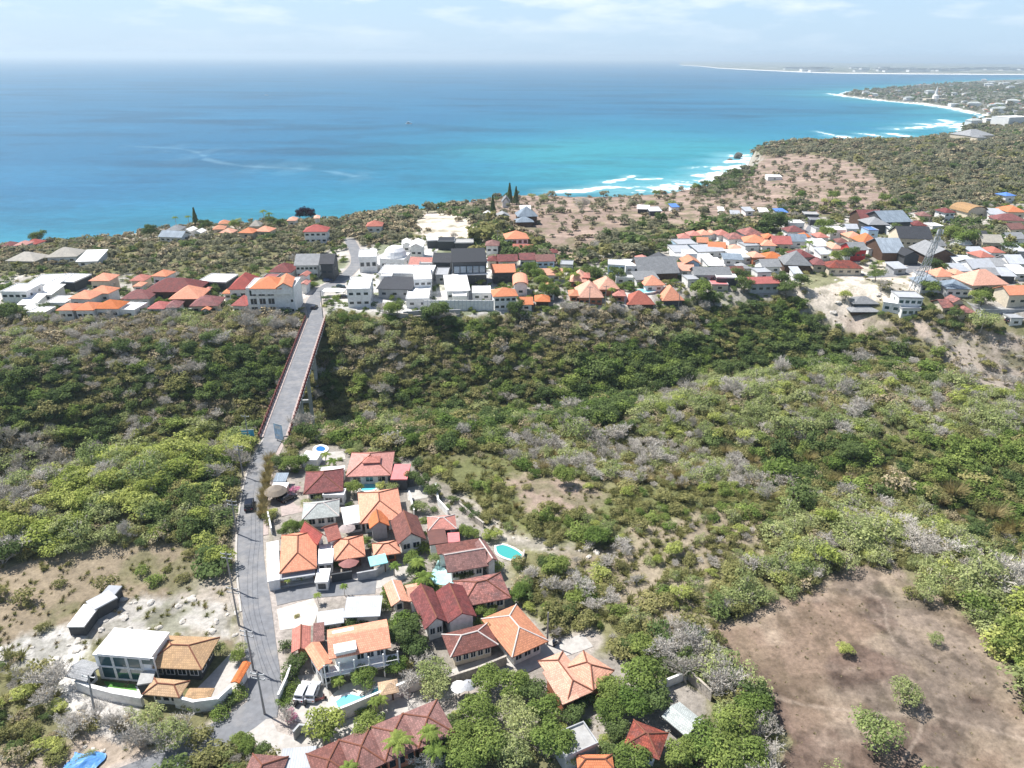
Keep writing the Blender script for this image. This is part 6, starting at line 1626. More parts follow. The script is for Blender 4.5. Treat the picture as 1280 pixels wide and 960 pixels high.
pole(684, 806, 7, 'thin black pole standing in front of the salmon roof with pale ridges', arms=0)
def cable(A, B, sag, dy, label, n=12):
    m = MB(); pts = []
    for i in range(n + 1):
        t = i / n; q = Vector(A).lerp(Vector(B), t); q.z -= sag * 4 * t * (1 - t); pts.append(q + Vector((dy, 0, 0)))
    o0 = pts[0].copy()
    for i in range(n): m.tube(pts[i] - o0, pts[i + 1] - o0, 0.022, n=4)
    o = m.build('power_cable', WIRE, None, o0); tag(o, label, 'cable', 'power cables strung along the left side of the road')
for i in range(len(tops) - 1):
    for k, dy in enumerate((-0.9, 0.0, 0.9)):
        A = (tops[i][0], tops[i][1], tops[i][2] - 0.2); B = (tops[i + 1][0], tops[i + 1][1], tops[i + 1][2] - 0.2)
        cable(A, B, 0.7, dy, 'black %s power cable between %s and %s roadside poles counted from the bridge' % (['left', 'middle', 'right'][k], nth(i + 1), nth(i + 2)))

# billboards at the bridge end
def billboard(px, py, w_, h_, z0, label, mat, rz, lines):
    p = hit(px, py); root = empty('billboard', (p[0], p[1], p[2]), rz); tag(root, label, 'billboard')
    m = MB(); m.box(-w_ / 2, w_ / 2, -0.08, 0.08, z0, z0 + h_); pn = m.build('panel', mat, root)
    m = MB()
    for (x0, x1, a, b) in lines: m.box(x0 * w_, x1 * w_, -0.1, -0.082, z0 + a * h_, z0 + b * h_)
    m.build('printed_bands', FRAME, pn)
    m = MB(); e = 0.1
    m.box(-w_ / 2 - e, w_ / 2 + e, -0.1, 0.1, z0 + h_ + 0.002, z0 + h_ + e); m.box(-w_ / 2 - e, w_ / 2 + e, -0.1, 0.1, z0 - e, z0 - 0.002); m.build('frame', STEEL, root)
    for s in (-0.38, 0.38):
        m = MB(); m.tube((s * w_, 0.2, -1), (s * w_, 0.2, z0 + h_), 0.1, n=6); m.build('post', STEEL, root)
billboard(312, 556, 3.0, 3.4, 0.8, 'sky blue billboard on posts at the left of the near bridge end', plain('sky blue print', (0.07, 0.34, 0.60), 0.5, var=0.3, vs=0.8), R_(8), [(-0.42, 0.1, 0.78, 0.86), (-0.42, -0.02, 0.15, 0.32)])
billboard(350, 553, 2.6, 4.2, 1.0, 'tall white and pale blue sign standing at the right of the bridge end', plain('pale blue print', (0.50, 0.66, 0.80), 0.5, var=0.25, vs=1.2), R_(-25), [(-0.35, 0.35, 0.7, 0.9), (-0.35, 0.1, 0.2, 0.3)])
m = None
p = hit(300, 552); root = empty('scaffold_frame', (p[0], p[1], p[2])); tag(root, 'bare grey sign frame standing in bushes left of the blue billboard', 'frame')
for x_ in (-1.2, 1.2):
    m = MB(); m.tube((x_, 0, -1), (x_, 0, 5.5), 0.08, n=6); m.build('post', STEEL, root)
m = MB(); m.box(-1.3, 1.3, -0.1, 0.1, 5.3, 5.45); m.build('crossbar', STEEL, root)
# white canopy by the far bridge end, and the white banner
def canopy(px, py, w_, d_, h_, mat, label, name='canopy', cat='canopy', rz=0.0, pitch=0.25):
    p = hit(px, py); root = empty(name, (p[0], p[1], p[2]), rz); tag(root, label, cat)
    m = MB(); add_roof(m, 'pyramid' if abs(w_ - d_) < 1 else 'hip', w_, d_, h_, min(w_, d_) * pitch); m.build('cover', mat, root)
    for sx_ in (-1, 1):
        for s in (-1, 1):
            m = MB(); m.tube((sx_ * (w_ / 2 - .2), s * (d_ / 2 - .2), -.5), (sx_ * (w_ / 2 - .2), s * (d_ / 2 - .2), h_ - .16), 0.06, n=6); m.build('post', STEEL, root)
canopy(418, 371, 9, 4, 2.8, ROOF['white'], 'white vehicle canopy in the lot beside the far end of the bridge')
canopy(45, 392, 7, 6, 2.6, ROOF['white'], 'white party tent with blue centre at the left edge of the far village', pitch=0.3)
def parasol(px, py, r, mat, label, name='parasol', thatch=False):
    p = hit(px, py); root = empty(name, (p[0], p[1], p[2])); tag(root, label, 'hut' if thatch else 'parasol')
    m = MB(); n = 10 if not thatch else 18
    m.lathe([(r, 2.1), (r * 0.6, 2.45 if not thatch else 2.9), (0.08, 2.75 if not thatch else 3.5)], n=n)
    m.build('thatched_roof' if thatch else 'cover', mat, root)
    m = MB(); m.tube((0, 0, 0), (0, 0, 2.9 if not thatch else 3.4), 0.06 if not thatch else 0.15, n=8); m.build('pole', WALL['wood'], root)
    FOOT.append((p[0], p[1], r, r, 0))
parasol(346, 624, 2.5, ROOF['thatch'], 'round grey thatched hut beside the main road', 'thatched_hut', True)
parasol(435, 671, 1.7, plain('taupe canvas', (0.36, 0.31, 0.30), 0.9), 'taupe parasol in front of the steep cross-gabled house')
parasol(437, 713, 2.0, plain('dusty maroon canvas', (0.30, 0.14, 0.13), 0.9), 'dusty maroon parasol before the orange timber-fronted pavilion')
parasol(574, 871, 1.3, FRAME, 'white parasol at the top of the bottom tree clump')
parasol(586, 869, 1.2, plain('grey canvas', (0.35, 0.36, 0.38), 0.9), 'grey parasol right of the white parasol above the tree clump')
for a, b in ((540, 343), (548, 345), (545, 351), (552, 351), (558, 347)):
    p = hit(a, b); e = empty('parasol', tuple(p)); tag(e, 'small closed grey parasol on the terrace right of the tall white block', 'parasol', 'closed parasols on the white terrace')
    m = MB(); m.lathe([(0.35, 1.2), (0.25, 2.6), (0.05, 3.4)], n=8); m.build('cover', CONC, e); m = MB(); m.tube((0, 0, 0), (0, 0, 1.3), 0.05); m.build('pole', STEEL, e)
# blue tarpaulin, bottom left, creased over a heap
p = hit(106, 955); n_ = 22; vs = []
for i in range(n_):
    for j in range(n_):
        x_, y_ = (i / (n_ - 1) - .5) * 4.6, (j / (n_ - 1) - .5) * 3.2
        z_ = 0.8 * math.exp(-(x_ * x_ / 3 + y_ * y_ / 1.6)) + 0.35 * float(fbm(np.array([x_ * 1.2]), np.array([y_ * 1.2]), 5, 3)[0])
        vs.append((x_ + 0.25 * math.sin(y_ * 2), y_ + 0.2 * math.sin(x_ * 1.7), z_))
m = MB(); m.add(vs, [(i * n_ + j, (i + 1) * n_ + j, (i + 1) * n_ + j + 1, i * n_ + j + 1) for i in range(n_ - 1) for j in range(n_ - 1)])
o = m.build('tarpaulin', plain('blue plastic sheet', (0.10, 0.28, 0.62), 0.4, var=0.2), None, (p[0], p[1], p[2])); tag(o, 'crumpled bright blue tarpaulin on the ground at the bottom left', 'tarpaulin')
sm = o.modifiers.new('thickness', 'SOLIDIFY'); sm.thickness = 0.03
# leaning lattice tower
p = hit(1143, 366); q = hit(1143, 366); root = empty('lattice_tower', (p[0], p[1], p[2])); tag(root, 'tall galvanised lattice tower rising above the right village roofs', 'tower')
Ht = 27.0
def leg(i, z_):
    s = 1 - 0.72 * z_ / Ht; cx = 0.16 * z_; a = [(-1, -1), (1, -1), (1, 1), (-1, 1)][i]
    return (cx + a[0] * 1.7 * s, a[1] * 1.7 * s, z_)
for i in range(4):
    m = MB(); m.tube(leg(i, -1), leg(i, Ht), 0.16, 0.12, n=5); m.build('leg', STEEL, root)
m = MB()
for k in range(9):
    z0 = Ht * k / 9; z1 = Ht * (k + 1) / 9
    for i in range(4):
        m.tube(leg(i, z0), leg((i + 1) % 4, z1), 0.07, n=4); m.tube(leg((i + 1) % 4, z0), leg(i, z1), 0.07, n=4); m.tube(leg(i, z1), leg((i + 1) % 4, z1), 0.07, n=4)
m.build('bracing', STEEL, root)
for k, z_ in enumerate((20, 23, 26)):
    for s in (-1, 1):
        m = MB(); m.box(0.16 * z_ + s * 1.0 - 0.2, 0.16 * z_ + s * 1.0 + 0.2, -0.9, -0.6, z_ - 1.0, z_ + 0.9); m.build('antenna', FRAME, root)
# boats
def boat(px, py, L_, label, cabin=True):
    p = at(px, py, SEA); root = empty('boat', (p[0], p[1], SEA), R_(8)); tag(root, label, 'boat')
    m = MB(); st = [(-0.5, 0.8, 0), (-0.3, 1, 0), (0.1, 1, 0.05), (0.35, 0.7, 0.2), (0.5, 0.03, 0.5)]; vs = []
    for t, wd, sh_ in st: vs += [(t * L_, -wd * L_ * 0.14, L_ * 0.12 + sh_ * L_ * 0.1), (t * L_, wd * L_ * 0.14, L_ * 0.12 + sh_ * L_ * 0.1), (t * L_, wd * L_ * 0.07, -0.5), (t * L_, -wd * L_ * 0.07, -0.5)]
    fs = [(0, 1, 2, 3), (16, 19, 18, 17)]
    for i in range(4):
        k = 4 * i
        for j in range(4): fs.append((k + j, k + 4 + j, k + 4 + (j + 1) % 4, k + (j + 1) % 4))
    m.add(vs, fs); m.build('hull', FRAME, root)
    if cabin:
        m = MB(); m.box(-L_ * 0.3, L_ * 0.12, -L_ * 0.1, L_ * 0.1, L_ * 0.12, L_ * 0.3); c = m.build('cabin', plain('teal boat paint', (0.05, 0.22, 0.24), 0.5), root)
        m = MB(); m.box(-L_ * 0.34, L_ * 0.2, -L_ * 0.12, L_ * 0.12, L_ * 0.3, L_ * 0.33); m.build('cabin_roof', FRAME, c)
        m = MB(); m.tube((-L_ * 0.1, 0, L_ * 0.33), (-L_ * 0.1, 0, L_ * 0.62), 0.12); m.build('mast', STEEL, root)
    for s in (-1, 1):
        m = MB(); m.tube((-L_ * 0.35, s * L_ * 0.33, 0.2), (L_ * 0.35, s * L_ * 0.33, 0.35), 0.16, n=6); m.tube((0, 0, 1.3), (0, s * L_ * 0.33, 0.3), 0.1, n=5); m.build('outrigger', FRAME, root)
boat(511, 155, 13, 'small white and teal boat alone on the bay, right of the pale current line')
boat(333, 119, 12, 'tiny distant boat out on the left part of the bay', False)
# roof water tanks and panels seen on some roofs
for a, b, lb in ((461, 357, 'dark solar panel set on the white modern house roof'),):
    pass
# ================================================================== plants
def foliage(name, c1, c2, trans=0.42):
    """leaf surface: two leaf colours mixed per plant, per-leaf tone carried by the mesh"""
    m = bpy.data.materials.new(name); m.use_nodes = True; t = m.node_tree
    for n in list(t.nodes):
        if n.type != 'OUTPUT_MATERIAL': t.nodes.remove(n)
    out = [n for n in t.nodes if n.type == 'OUTPUT_MATERIAL'][0]
    oi = t.nodes.new('ShaderNodeObjectInfo')
    mx_ = t.nodes.new('ShaderNodeMix'); mx_.data_type = 'RGBA'; mx_.inputs['A'].default_value = (*c1, 1); mx_.inputs['B'].default_value = (*c2, 1)
    t.links.new(oi.outputs['Random'], mx_.inputs['Factor'])
    at_ = t.nodes.new('ShaderNodeAttribute'); at_.attribute_name = 'tone'
    mm = t.nodes.new('ShaderNodeMix'); mm.data_type = 'RGBA'; mm.blend_type = 'MULTIPLY'; mm.inputs['Factor'].default_value = 1
    t.links.new(mx_.outputs['Result'], mm.inputs['A']); t.links.new(at_.outputs['Color'], mm.inputs['B'])
    d = t.nodes.new('ShaderNodeBsdfDiffuse'); tr = t.nodes.new('ShaderNodeBsdfTranslucent'); ms = t.nodes.new('ShaderNodeMixShader'); ms.inputs[0].default_value = trans
    t.links.new(mm.outputs['Result'], d.inputs['Color']); t.links.new(mm.outputs['Result'], tr.inputs['Color'])
    t.links.new(d.outputs[0], ms.inputs[1]); t.links.new(tr.outputs[0], ms.inputs[2]); t.links.new(ms.outputs[0], out.inputs['Surface'])
    return m
FM = {
 'olive': foliage('olive scrub leaves', (0.198, 0.210, 0.084), (0.329, 0.314, 0.146)),
 'green': foliage('fresh green leaves', (0.149, 0.228, 0.062), (0.267, 0.330, 0.101)),
 'lime': foliage('yellow green leaves', (0.298, 0.360, 0.095), (0.446, 0.480, 0.168)),
 'dark': foliage('deep green leaves', (0.105, 0.156, 0.062), (0.167, 0.222, 0.084)),
 'sage': foliage('pale sage leaves', (0.267, 0.330, 0.134), (0.409, 0.444, 0.213)),
 'brown': foliage('dry brown leaves', (0.236, 0.198, 0.129), (0.360, 0.306, 0.207), 0.1),
 'twig': foliage('grey bare twigs', (0.42, 0.39, 0.34), (0.60, 0.565, 0.51), 0.0),
 'greyolive': foliage('grey olive dry scrub', (0.190, 0.200, 0.125), (0.280, 0.275, 0.195)),
 'straw': foliage('straw yellow plumes', (0.30, 0.25, 0.11), (0.38, 0.32, 0.18), 0.3),
 'pink': foliage('pink bougainvillea flowers', (0.62, 0.24, 0.38), (0.70, 0.36, 0.48), 0.3),
 'purple': foliage('dark purple leaves', (0.035, 0.012, 0.03), (0.05, 0.018, 0.04)),
 'frangi': foliage('pale yellow blossom', (0.30, 0.34, 0.14), (0.42, 0.43, 0.22)),
}
BARK = plain('grey brown bark', (0.20, 0.17, 0.135), 0.95, var=0.3, vs=3)
PALEBARK = plain('pale bark', (0.46, 0.42, 0.37), 0.95, var=0.2, vs=3)
def quads(C, N, size, r, up=0.0):
    """one leaf cluster (a quad) at each centre C facing about N"""
    n = len(C)
    N = N + r.normal(0, 0.42, (n, 3)); N[:, 2] += up
    N /= np.linalg.norm(N, axis=1)[:, None] + 1e-9
    A = np.cross(N, r.normal(0, 1, (n, 3))); A /= np.linalg.norm(A, axis=1)[:, None] + 1e-9
    B = np.cross(N, A)
    s = size * r.uniform(0.55, 1.3, n)[:, None]; e = r.uniform(0.5, 1.0, n)[:, None]
    bend = N * s * 0.25
    V = np.stack([C - A * s - B * s * e * 0.6, C + A * s * 0.7 - B * s * e - bend, C + A * s * 1.1 + B * s * e * 0.7, C - A * s * 0.6 + B * s * e + bend], 1).reshape(-1, 3)
    return V
def mesh_q(name, V, tone, mat, extra=None):
    """extra: (verts, faces, material) of wood joined in"""
    nq = len(V) // 4
    verts = V; F4 = np.arange(nq * 4).reshape(-1, 4)
    T = np.repeat(tone, 4, axis=0)
    if extra is not None:
        ev, ef, em = extra
        ev = np.array(ev); base = len(verts)
        verts = np.concatenate([verts, ev]); ef = np.array(ef) + base
        F4 = np.concatenate([F4, ef]); T = np.concatenate([T, np.ones((len(ev), 3))])
    me = numpy_mesh(name, verts, F4, False)
    col_attr(me, 'tone', T)
    me.materials.append(mat)
    if extra is not None:
        me.materials.append(extra[2]); mi = np.zeros(len(F4), np.int32); mi[nq:] = 1; me.polygons.foreach_set('material_index', mi)
    return me
def limb(p, q, r0, r1, n=5):
    m = MB(); m.tube(p, q, r0, r1, n=n); return m
def crown(r, lobes, nper, leaf, tone_v=0.18, inner=0.35):
    """lobes: (x,y,z,radius). Leaves lie through an uneven shell of every lobe."""
    Cs, Ns, T = [], [], []
    for (x_, y_, z_, rad) in lobes:
        n = int(nper * rad * rad)
        d = r.normal(0, 1, (n, 3)); d /= np.linalg.norm(d, axis=1)[:, None]
        d[:, 2] = np.where(d[:, 2] < -0.35, -d[:, 2] * 0.6, d[:, 2])
        bump = 0.72 + 0.5 * fbm(d[:, 0] * 2.2 + x_ * 3 + 50, d[:, 1] * 2.2 + d[:, 2] * 2 + y_ * 3 + 50, 5, 3)
        k = rad * bump * np.where(r.random(n) < inner, r.uniform(0.45, 0.95, n), r.uniform(0.88, 1.06, n))
        Cs.append(np.array([x_, y_, z_]) + d * k[:, None] * np.array([1, 1, 0.82])); Ns.append(d)
        lt = r.uniform(0.8, 1.2)
        T.append(lt * (1 + r.normal(0, tone_v * 0.65, n)))
    C = np.concatenate(Cs); N = np.concatenate(Ns); t = np.clip(np.concatenate(T), 0.35, 1.9)
    tone = np.stack([t * (1 + 0.10 * (t - 1)), t, t * 0.95], 1)
    return quads(C, N, leaf, r, 0.75), tone
def lobes_for(r, R, Hc, z0, n):
    L_ = [(0, 0, z0 + Hc * 0.5, R * 0.62)]
    for i in range(n):
        a = 2 * math.pi * i / n + r.uniform(-0.4, 0.4); q = R * r.uniform(0.38, 0.68)
        L_.append((q * math.cos(a), q * math.sin(a), z0 + Hc * r.uniform(0.15, 0.75), R * r.uniform(0.30, 0.5)))
    return L_
def wood(r, H_, spread, rt, nb, lean=0.1, twigs=0):
    m = MB(); segs = []
    def grow(p, d, ln, rad, lvl):
        q = p + d * ln; m.tube(p, q, rad, rad * 0.65, n=4 if lvl else 6)
        if lvl >= nb: return
        k = 3 if lvl else 4
        for i in range(k):
            nd = (d * r.uniform(0.4, 0.9) + Vector((r.normal(0, spread), r.normal(0, spread), abs(r.normal(0.25, 0.3))))).normalized()
            grow(q, nd, ln * r.uniform(0.55, 0.8), rad * 0.58, lvl + 1)
    grow(Vector((0, 0, -0.3)), Vector((r.uniform(-lean, lean), r.uniform(-lean, lean), 1)).normalized(), H_, rt, 0)
    return m
def wood_arrays(m):
    """only the side quads of the tubes"""
    f = [x for x in m.f if len(x) == 4]
    return np.array(m.v), f
SRC = {}
def src(kind, seed, R, Hc, z0, mat, nper=26, leaf=0.3, nl=6, trunk=True, tone_v=0.28, wood_mat=None, th=None):
    r = np.random.default_rng(seed)
    V, T = crown(r, lobes_for(r, R, Hc, z0, nl), nper * 1.35, leaf * 0.86, tone_v)
    w_ = None
    wm = MB(); 
    if trunk:
        wm = wood(r, (z0 + Hc * 0.25) * 0.8 + 0.3, 0.55, max(0.08, R * 0.055), 2)
    return V, T, wm
def twiggy(seed, Hh, spread, mat_tone, nb=5, leafy=0.0, rt=0.12):
    """leafless crown: fine branching, drawn as narrow tapering strips"""
    r = np.random.default_rng(seed)
    quadsV = []; 
    def strip(p, q, w0, w1):
        d = q - p; s = d.cross(Vector((r.normal(), r.normal(), r.normal())))
        if s.length < 1e-5: return
        s.normalize()
        quadsV.append([p - s * w0, p + s * w0, q + s * w1, q - s * w1])
    m = MB()
    def grow(p, d, ln, rad, lvl):
        q = p + d * ln
        if lvl < 2: m.tube(p, q, rad, rad * 0.6, n=5)
        else: strip(p, q, max(rad, 0.024), max(rad * 0.6, 0.014))
        if lvl >= nb: return
        k = 4 if lvl < 2 else 3
        for i in range(k):
            nd = (d * r.uniform(0.35, 0.85) + Vector((r.normal(0, spread), r.normal(0, spread), abs(r.normal(0.12, 0.3))))).normalized()
            grow(q if i or lvl == 0 else p + d * ln * 0.6, nd, ln * r.uniform(0.58, 0.82), rad * 0.6, lvl + 1)
    for k in range(3):
        grow(Vector((0, 0, -0.3)), Vector((r.normal(0, 0.35), r.normal(0, 0.35), 1)).normalized(), Hh * 0.32, rt, 0)
    V = np.array([[tuple(v) for v in q] for q in quadsV]).reshape(-1, 3)
    t = np.clip(1 + r.normal(0, 0.2, len(quadsV)), 0.5, 1.5)
    return V, np.stack([t, t, t], 1), m
def plume(seed, Hh, n, spread, w0):
    """arching grass or bamboo plume"""
    r = np.random.default_rng(seed); Q = []
    for i in range(n):
        a = r.uniform(0, 2 * math.pi); o = r.uniform(0, 0.25) * Hh; lean = r.uniform(0.1, spread); hh = Hh * r.uniform(0.6, 1.05)
        px_, py_ = o * math.cos(a), o * math.sin(a); prev = None
        s = np.array([-math.sin(a + 1), math.cos(a + 1), 0])
        for k in range(4):
            t = (k + 1) / 4; c = np.array([px_ + math.cos(a) * lean * hh * t * t, py_ + math.sin(a) * lean * hh * t * t, hh * (t - 0.25 * t * t * lean * 1.6)])
            w_ = w0 * (1 - 0.7 * t)
            if prev is None: prev = (np.array([px_, py_, -0.2]), w0)
            Q.append([prev[0] - s * prev[1], prev[0] + s * prev[1], c + s * w_, c - s * w_]); prev = (c, w_)
    V = np.array(Q).reshape(-1, 3); t = np.clip(1 + r.normal(0, 0.22, len(Q)), 0.5, 1.6)
    return V, np.stack([t, t, t * 0.9], 1)
def palm_parts(seed, Hh=7.0, fr=13, fl=2.9):
    r = np.random.default_rng(seed); Q = []
    lean = r.uniform(-0.6, 0.6)
    m = MB(); prev = Vector((0, 0, -0.3))
    for k in range(5):
        t = (k + 1) / 5; q = Vector((lean * t * t, 0, Hh * t)); m.tube(prev, q, 0.19 - 0.015 * k, 0.175 - 0.015 * k, n=7); prev = q
    top = np.array([lean, 0, Hh])
    for i in range(fr):
        a = 2 * math.pi * i / fr + r.uniform(-0.2, 0.2); el = r.uniform(0.1, 1.0); L_ = fl * r.uniform(0.85, 1.1)
        d = np.array([math.cos(a), math.sin(a), 0]); s = np.array([-d[1], d[0], 0]); last = top
        for k in range(7):
            t = (k + 1) / 7
            c = top + d * L_ * t * (1 - 0.15 * el) + np.array([0, 0, L_ * (el * t * 0.9 - 1.05 * t * t * (0.4 + 0.5 * el))])
            w_ = 0.52 * math.sin(math.pi * min(0.98, 0.12 + 0.86 * t)) + 0.06
            for sg in (-1, 1):
                Q.append([last, c, c + s * sg * w_ + np.array([0, 0, -0.35 * w_]) - d * 0.1, last + s * sg * w_ * 0.95 + np.array([0, 0, -0.38 * w_])])
            last = c
    V = np.array(Q).reshape(-1, 3); t = np.clip(1 + r.normal(0, 0.15, len(Q)), 0.5, 1.5)
    return V, np.stack([t, t, t * 0.85], 1), m

# ---- prototypes: separate crown and trunk meshes for the individual plants
PROTO = {}
def proto(kind, V, T, m, fol, bark, cn='crown', tn='trunk'):
    me = mesh_q(cn, V, T, FM[fol]); 
    tm_ = None
    if m is not None and m.v: tm_ = m.mesh(tn); tm_.materials.append(bark)
    PROTO.setdefault(kind, []).append((me, tm_))
def proto_tree(kind, fol, seeds, R, Hc, z0, nper, leaf, nl, bark=BARK, tone_v=0.28):
    for sd_ in seeds:
        V, T, m = src(kind, sd_, R, Hc, z0, None, nper, leaf, nl, True, tone_v)
        proto(kind, V, T, m, fol, bark)
proto_tree('broad_green', 'green', (1, 2, 3), 3.6, 4.2, 1.8, 75, 0.19, 10)
proto_tree('dark_tree', 'dark', (4, 5, 6), 3.4, 4.2, 1.6, 75, 0.19, 9)
proto_tree('lime_tree', 'lime', (7, 8), 2.6, 3.2, 1.0, 82, 0.16, 8)
proto_tree('sage_tree', 'sage', (9, 10), 3.2, 3.4, 1.6, 56, 0.16, 9, PALEBARK)
proto_tree('olive_bush', 'olive', (11, 12, 13), 1.9, 1.9, 0.1, 99, 0.13, 7)
proto_tree('green_bush', 'green', (14, 15), 1.7, 1.7, 0.1, 99, 0.13, 7)
proto_tree('dark_bush', 'dark', (16, 17), 1.7, 1.8, 0.1, 99, 0.13, 7)
proto_tree('pink_bush', 'pink', (18,), 1.9, 2.0, 0.4, 115, 0.12, 7)
proto_tree('blossom_tree', 'frangi', (19,), 2.2, 2.0, 1.2, 72, 0.13, 8)
proto_tree('purple_tree', 'purple', (20,), 3.0, 4, 1.6, 72, 0.18, 10)
for sd_ in (21, 22, 23):
    V, T, m = twiggy(sd_, 5.5, 0.5, None, 5); proto('bare_tree', V, T, m, 'twig', PALEBARK, 'twigs')
for sd_ in (24, 25):
    V, T = plume(sd_, 4.2, 330, 0.6, 0.07); proto('straw_clump', V, T, None, 'straw', BARK, 'plume')
for sd_ in (26, 27, 28):
    V, T, m = palm_parts(sd_, [5.5, 7.0, 4.2][sd_ - 26]); proto('palm_tree', V, T, m, 'green', PALEBARK, 'fronds')
def conifer(sd_):
    r = np.random.default_rng(sd_); n = 1500; t = r.random(n) ** 0.8; a = r.uniform(0, 6.28, n); rad = (1 - t) * 1.7 * r.uniform(0.7, 1.1, n) + 0.1
    C = np.stack([rad * np.cos(a), rad * np.sin(a), 1 + t * 9], 1); N = np.stack([np.cos(a), np.sin(a), 0.5 + 0 * a], 1)
    m = MB(); m.tube((0, 0, -0.3), (0, 0, 9), 0.25, 0.05); tt = np.clip(1 + r.normal(0, 0.25, n), .5, 1.6); return quads(C, N, 0.28, r), np.stack([tt] * 3, 1), m
V, T, m = conifer(31); proto('conifer', V, T, m, 'dark', BARK)

CATN = {'broad_green': ('broadleaf_tree', 'tree'), 'dark_tree': ('broadleaf_tree', 'tree'), 'lime_tree': ('light_green_tree', 'tree'), 'sage_tree': ('sparse_tree', 'tree'), 'olive_bush': ('shrub', 'shrub'), 'green_bush': ('shrub', 'shrub'), 'dark_bush': ('shrub', 'shrub'),
        'pink_bush': ('bougainvillea', 'shrub'), 'blossom_tree': ('blossoming_tree', 'tree'), 'purple_tree': ('purple_tree', 'tree'), 'bare_tree': ('bare_tree', 'tree'), 'straw_clump': ('bamboo_clump', 'plant'), 'palm_tree': ('palm_tree', 'palm'), 'conifer': ('conifer', 'tree')}
BASEL = {'broad_green': 'leafy green tree', 'dark_tree': 'dark green tree', 'lime_tree': 'yellow-green tree', 'sage_tree': 'pale sparse tree', 'olive_bush': 'olive shrub', 'green_bush': 'bright green shrub', 'dark_bush': 'dark green shrub', 'pink_bush': 'pink flowering shrub', 'blossom_tree': 'pale blossoming tree', 'bare_tree': 'leafless grey tree', 'straw_clump': 'straw-yellow clump', 'palm_tree': 'palm tree', 'conifer': 'dark conifer', 'purple_tree': 'purple tree'}
rp = random.Random(99)
PLANTS = []
def plant(kind, px, py, s=1.0, label=None, group=None, sz=None):
    """px, py: foot of the plant in the plan of the photo"""
    p = hit(px, py); me, tm_ = PROTO[kind][rp.randrange(len(PROTO[kind]))]
    nm, cat = CATN[kind]
    root = empty(nm, (p[0], p[1], p[2] - 0.05), rp.uniform(0, 6.28)); k = s * rp.uniform(0.92, 1.08)
    root.scale = (k, k * rp.uniform(0.9, 1.1), k * (sz or rp.uniform(0.9, 1.1))); root['category'] = cat
    link(me.name.split('.')[0], me, None, root)
    if tm_ is not None: link('trunk', tm_, None, root)
    if label: root['label'] = label
    else: pend(root, BASEL[kind], px, py - 2)
    if group: root['group'] = group
    PLANTS.append((p[0], p[1], 1.6 * s))
    return root
# extra landmarks among the scrub
anchor('the yellow bush on the clearing', 1056, 812); anchor('the right footpath fork', 1154, 885); anchor('the top of the clearing', 1085, 705)
anchor('the teal pool', 637, 692); anchor('the blue billboard', 312, 548); anchor('the near end of the bridge', 345, 555); anchor('the round deck pool', 401, 562)
anchor('the curved pool', 445, 880); anchor('the diagonal compound wall', 862, 850); anchor('the road junction', 322, 892); anchor('the middle of the bridge', 372, 470)
anchor('the left hill crest', 170, 560); anchor('the bottom left corner', 20, 940); anchor('the blue tarpaulin', 106, 955); anchor('the pale scrub path bend', 860, 650)
anchor('the white coastal headland field', 980, 225); anchor('the sea stack', 922, 205)

plant('lime_tree', 1056, 818, 0.62, 'small round yellow bush standing alone on the bare clearing')
plant('sage_tree', 1092, 935, 1.15, 'largest pale green tree standing in the middle of the lower clearing', None); plant('sage_tree', 1130, 878, 0.8, 'half-size pale green tree above the largest one on the clearing'); plant('sage_tree', 1168, 806, 0.42, 'small wispy green sapling on the right of the clearing')
plant('sage_tree', 1155, 752, 0.75); plant('olive_bush', 1140, 745, 1.1)
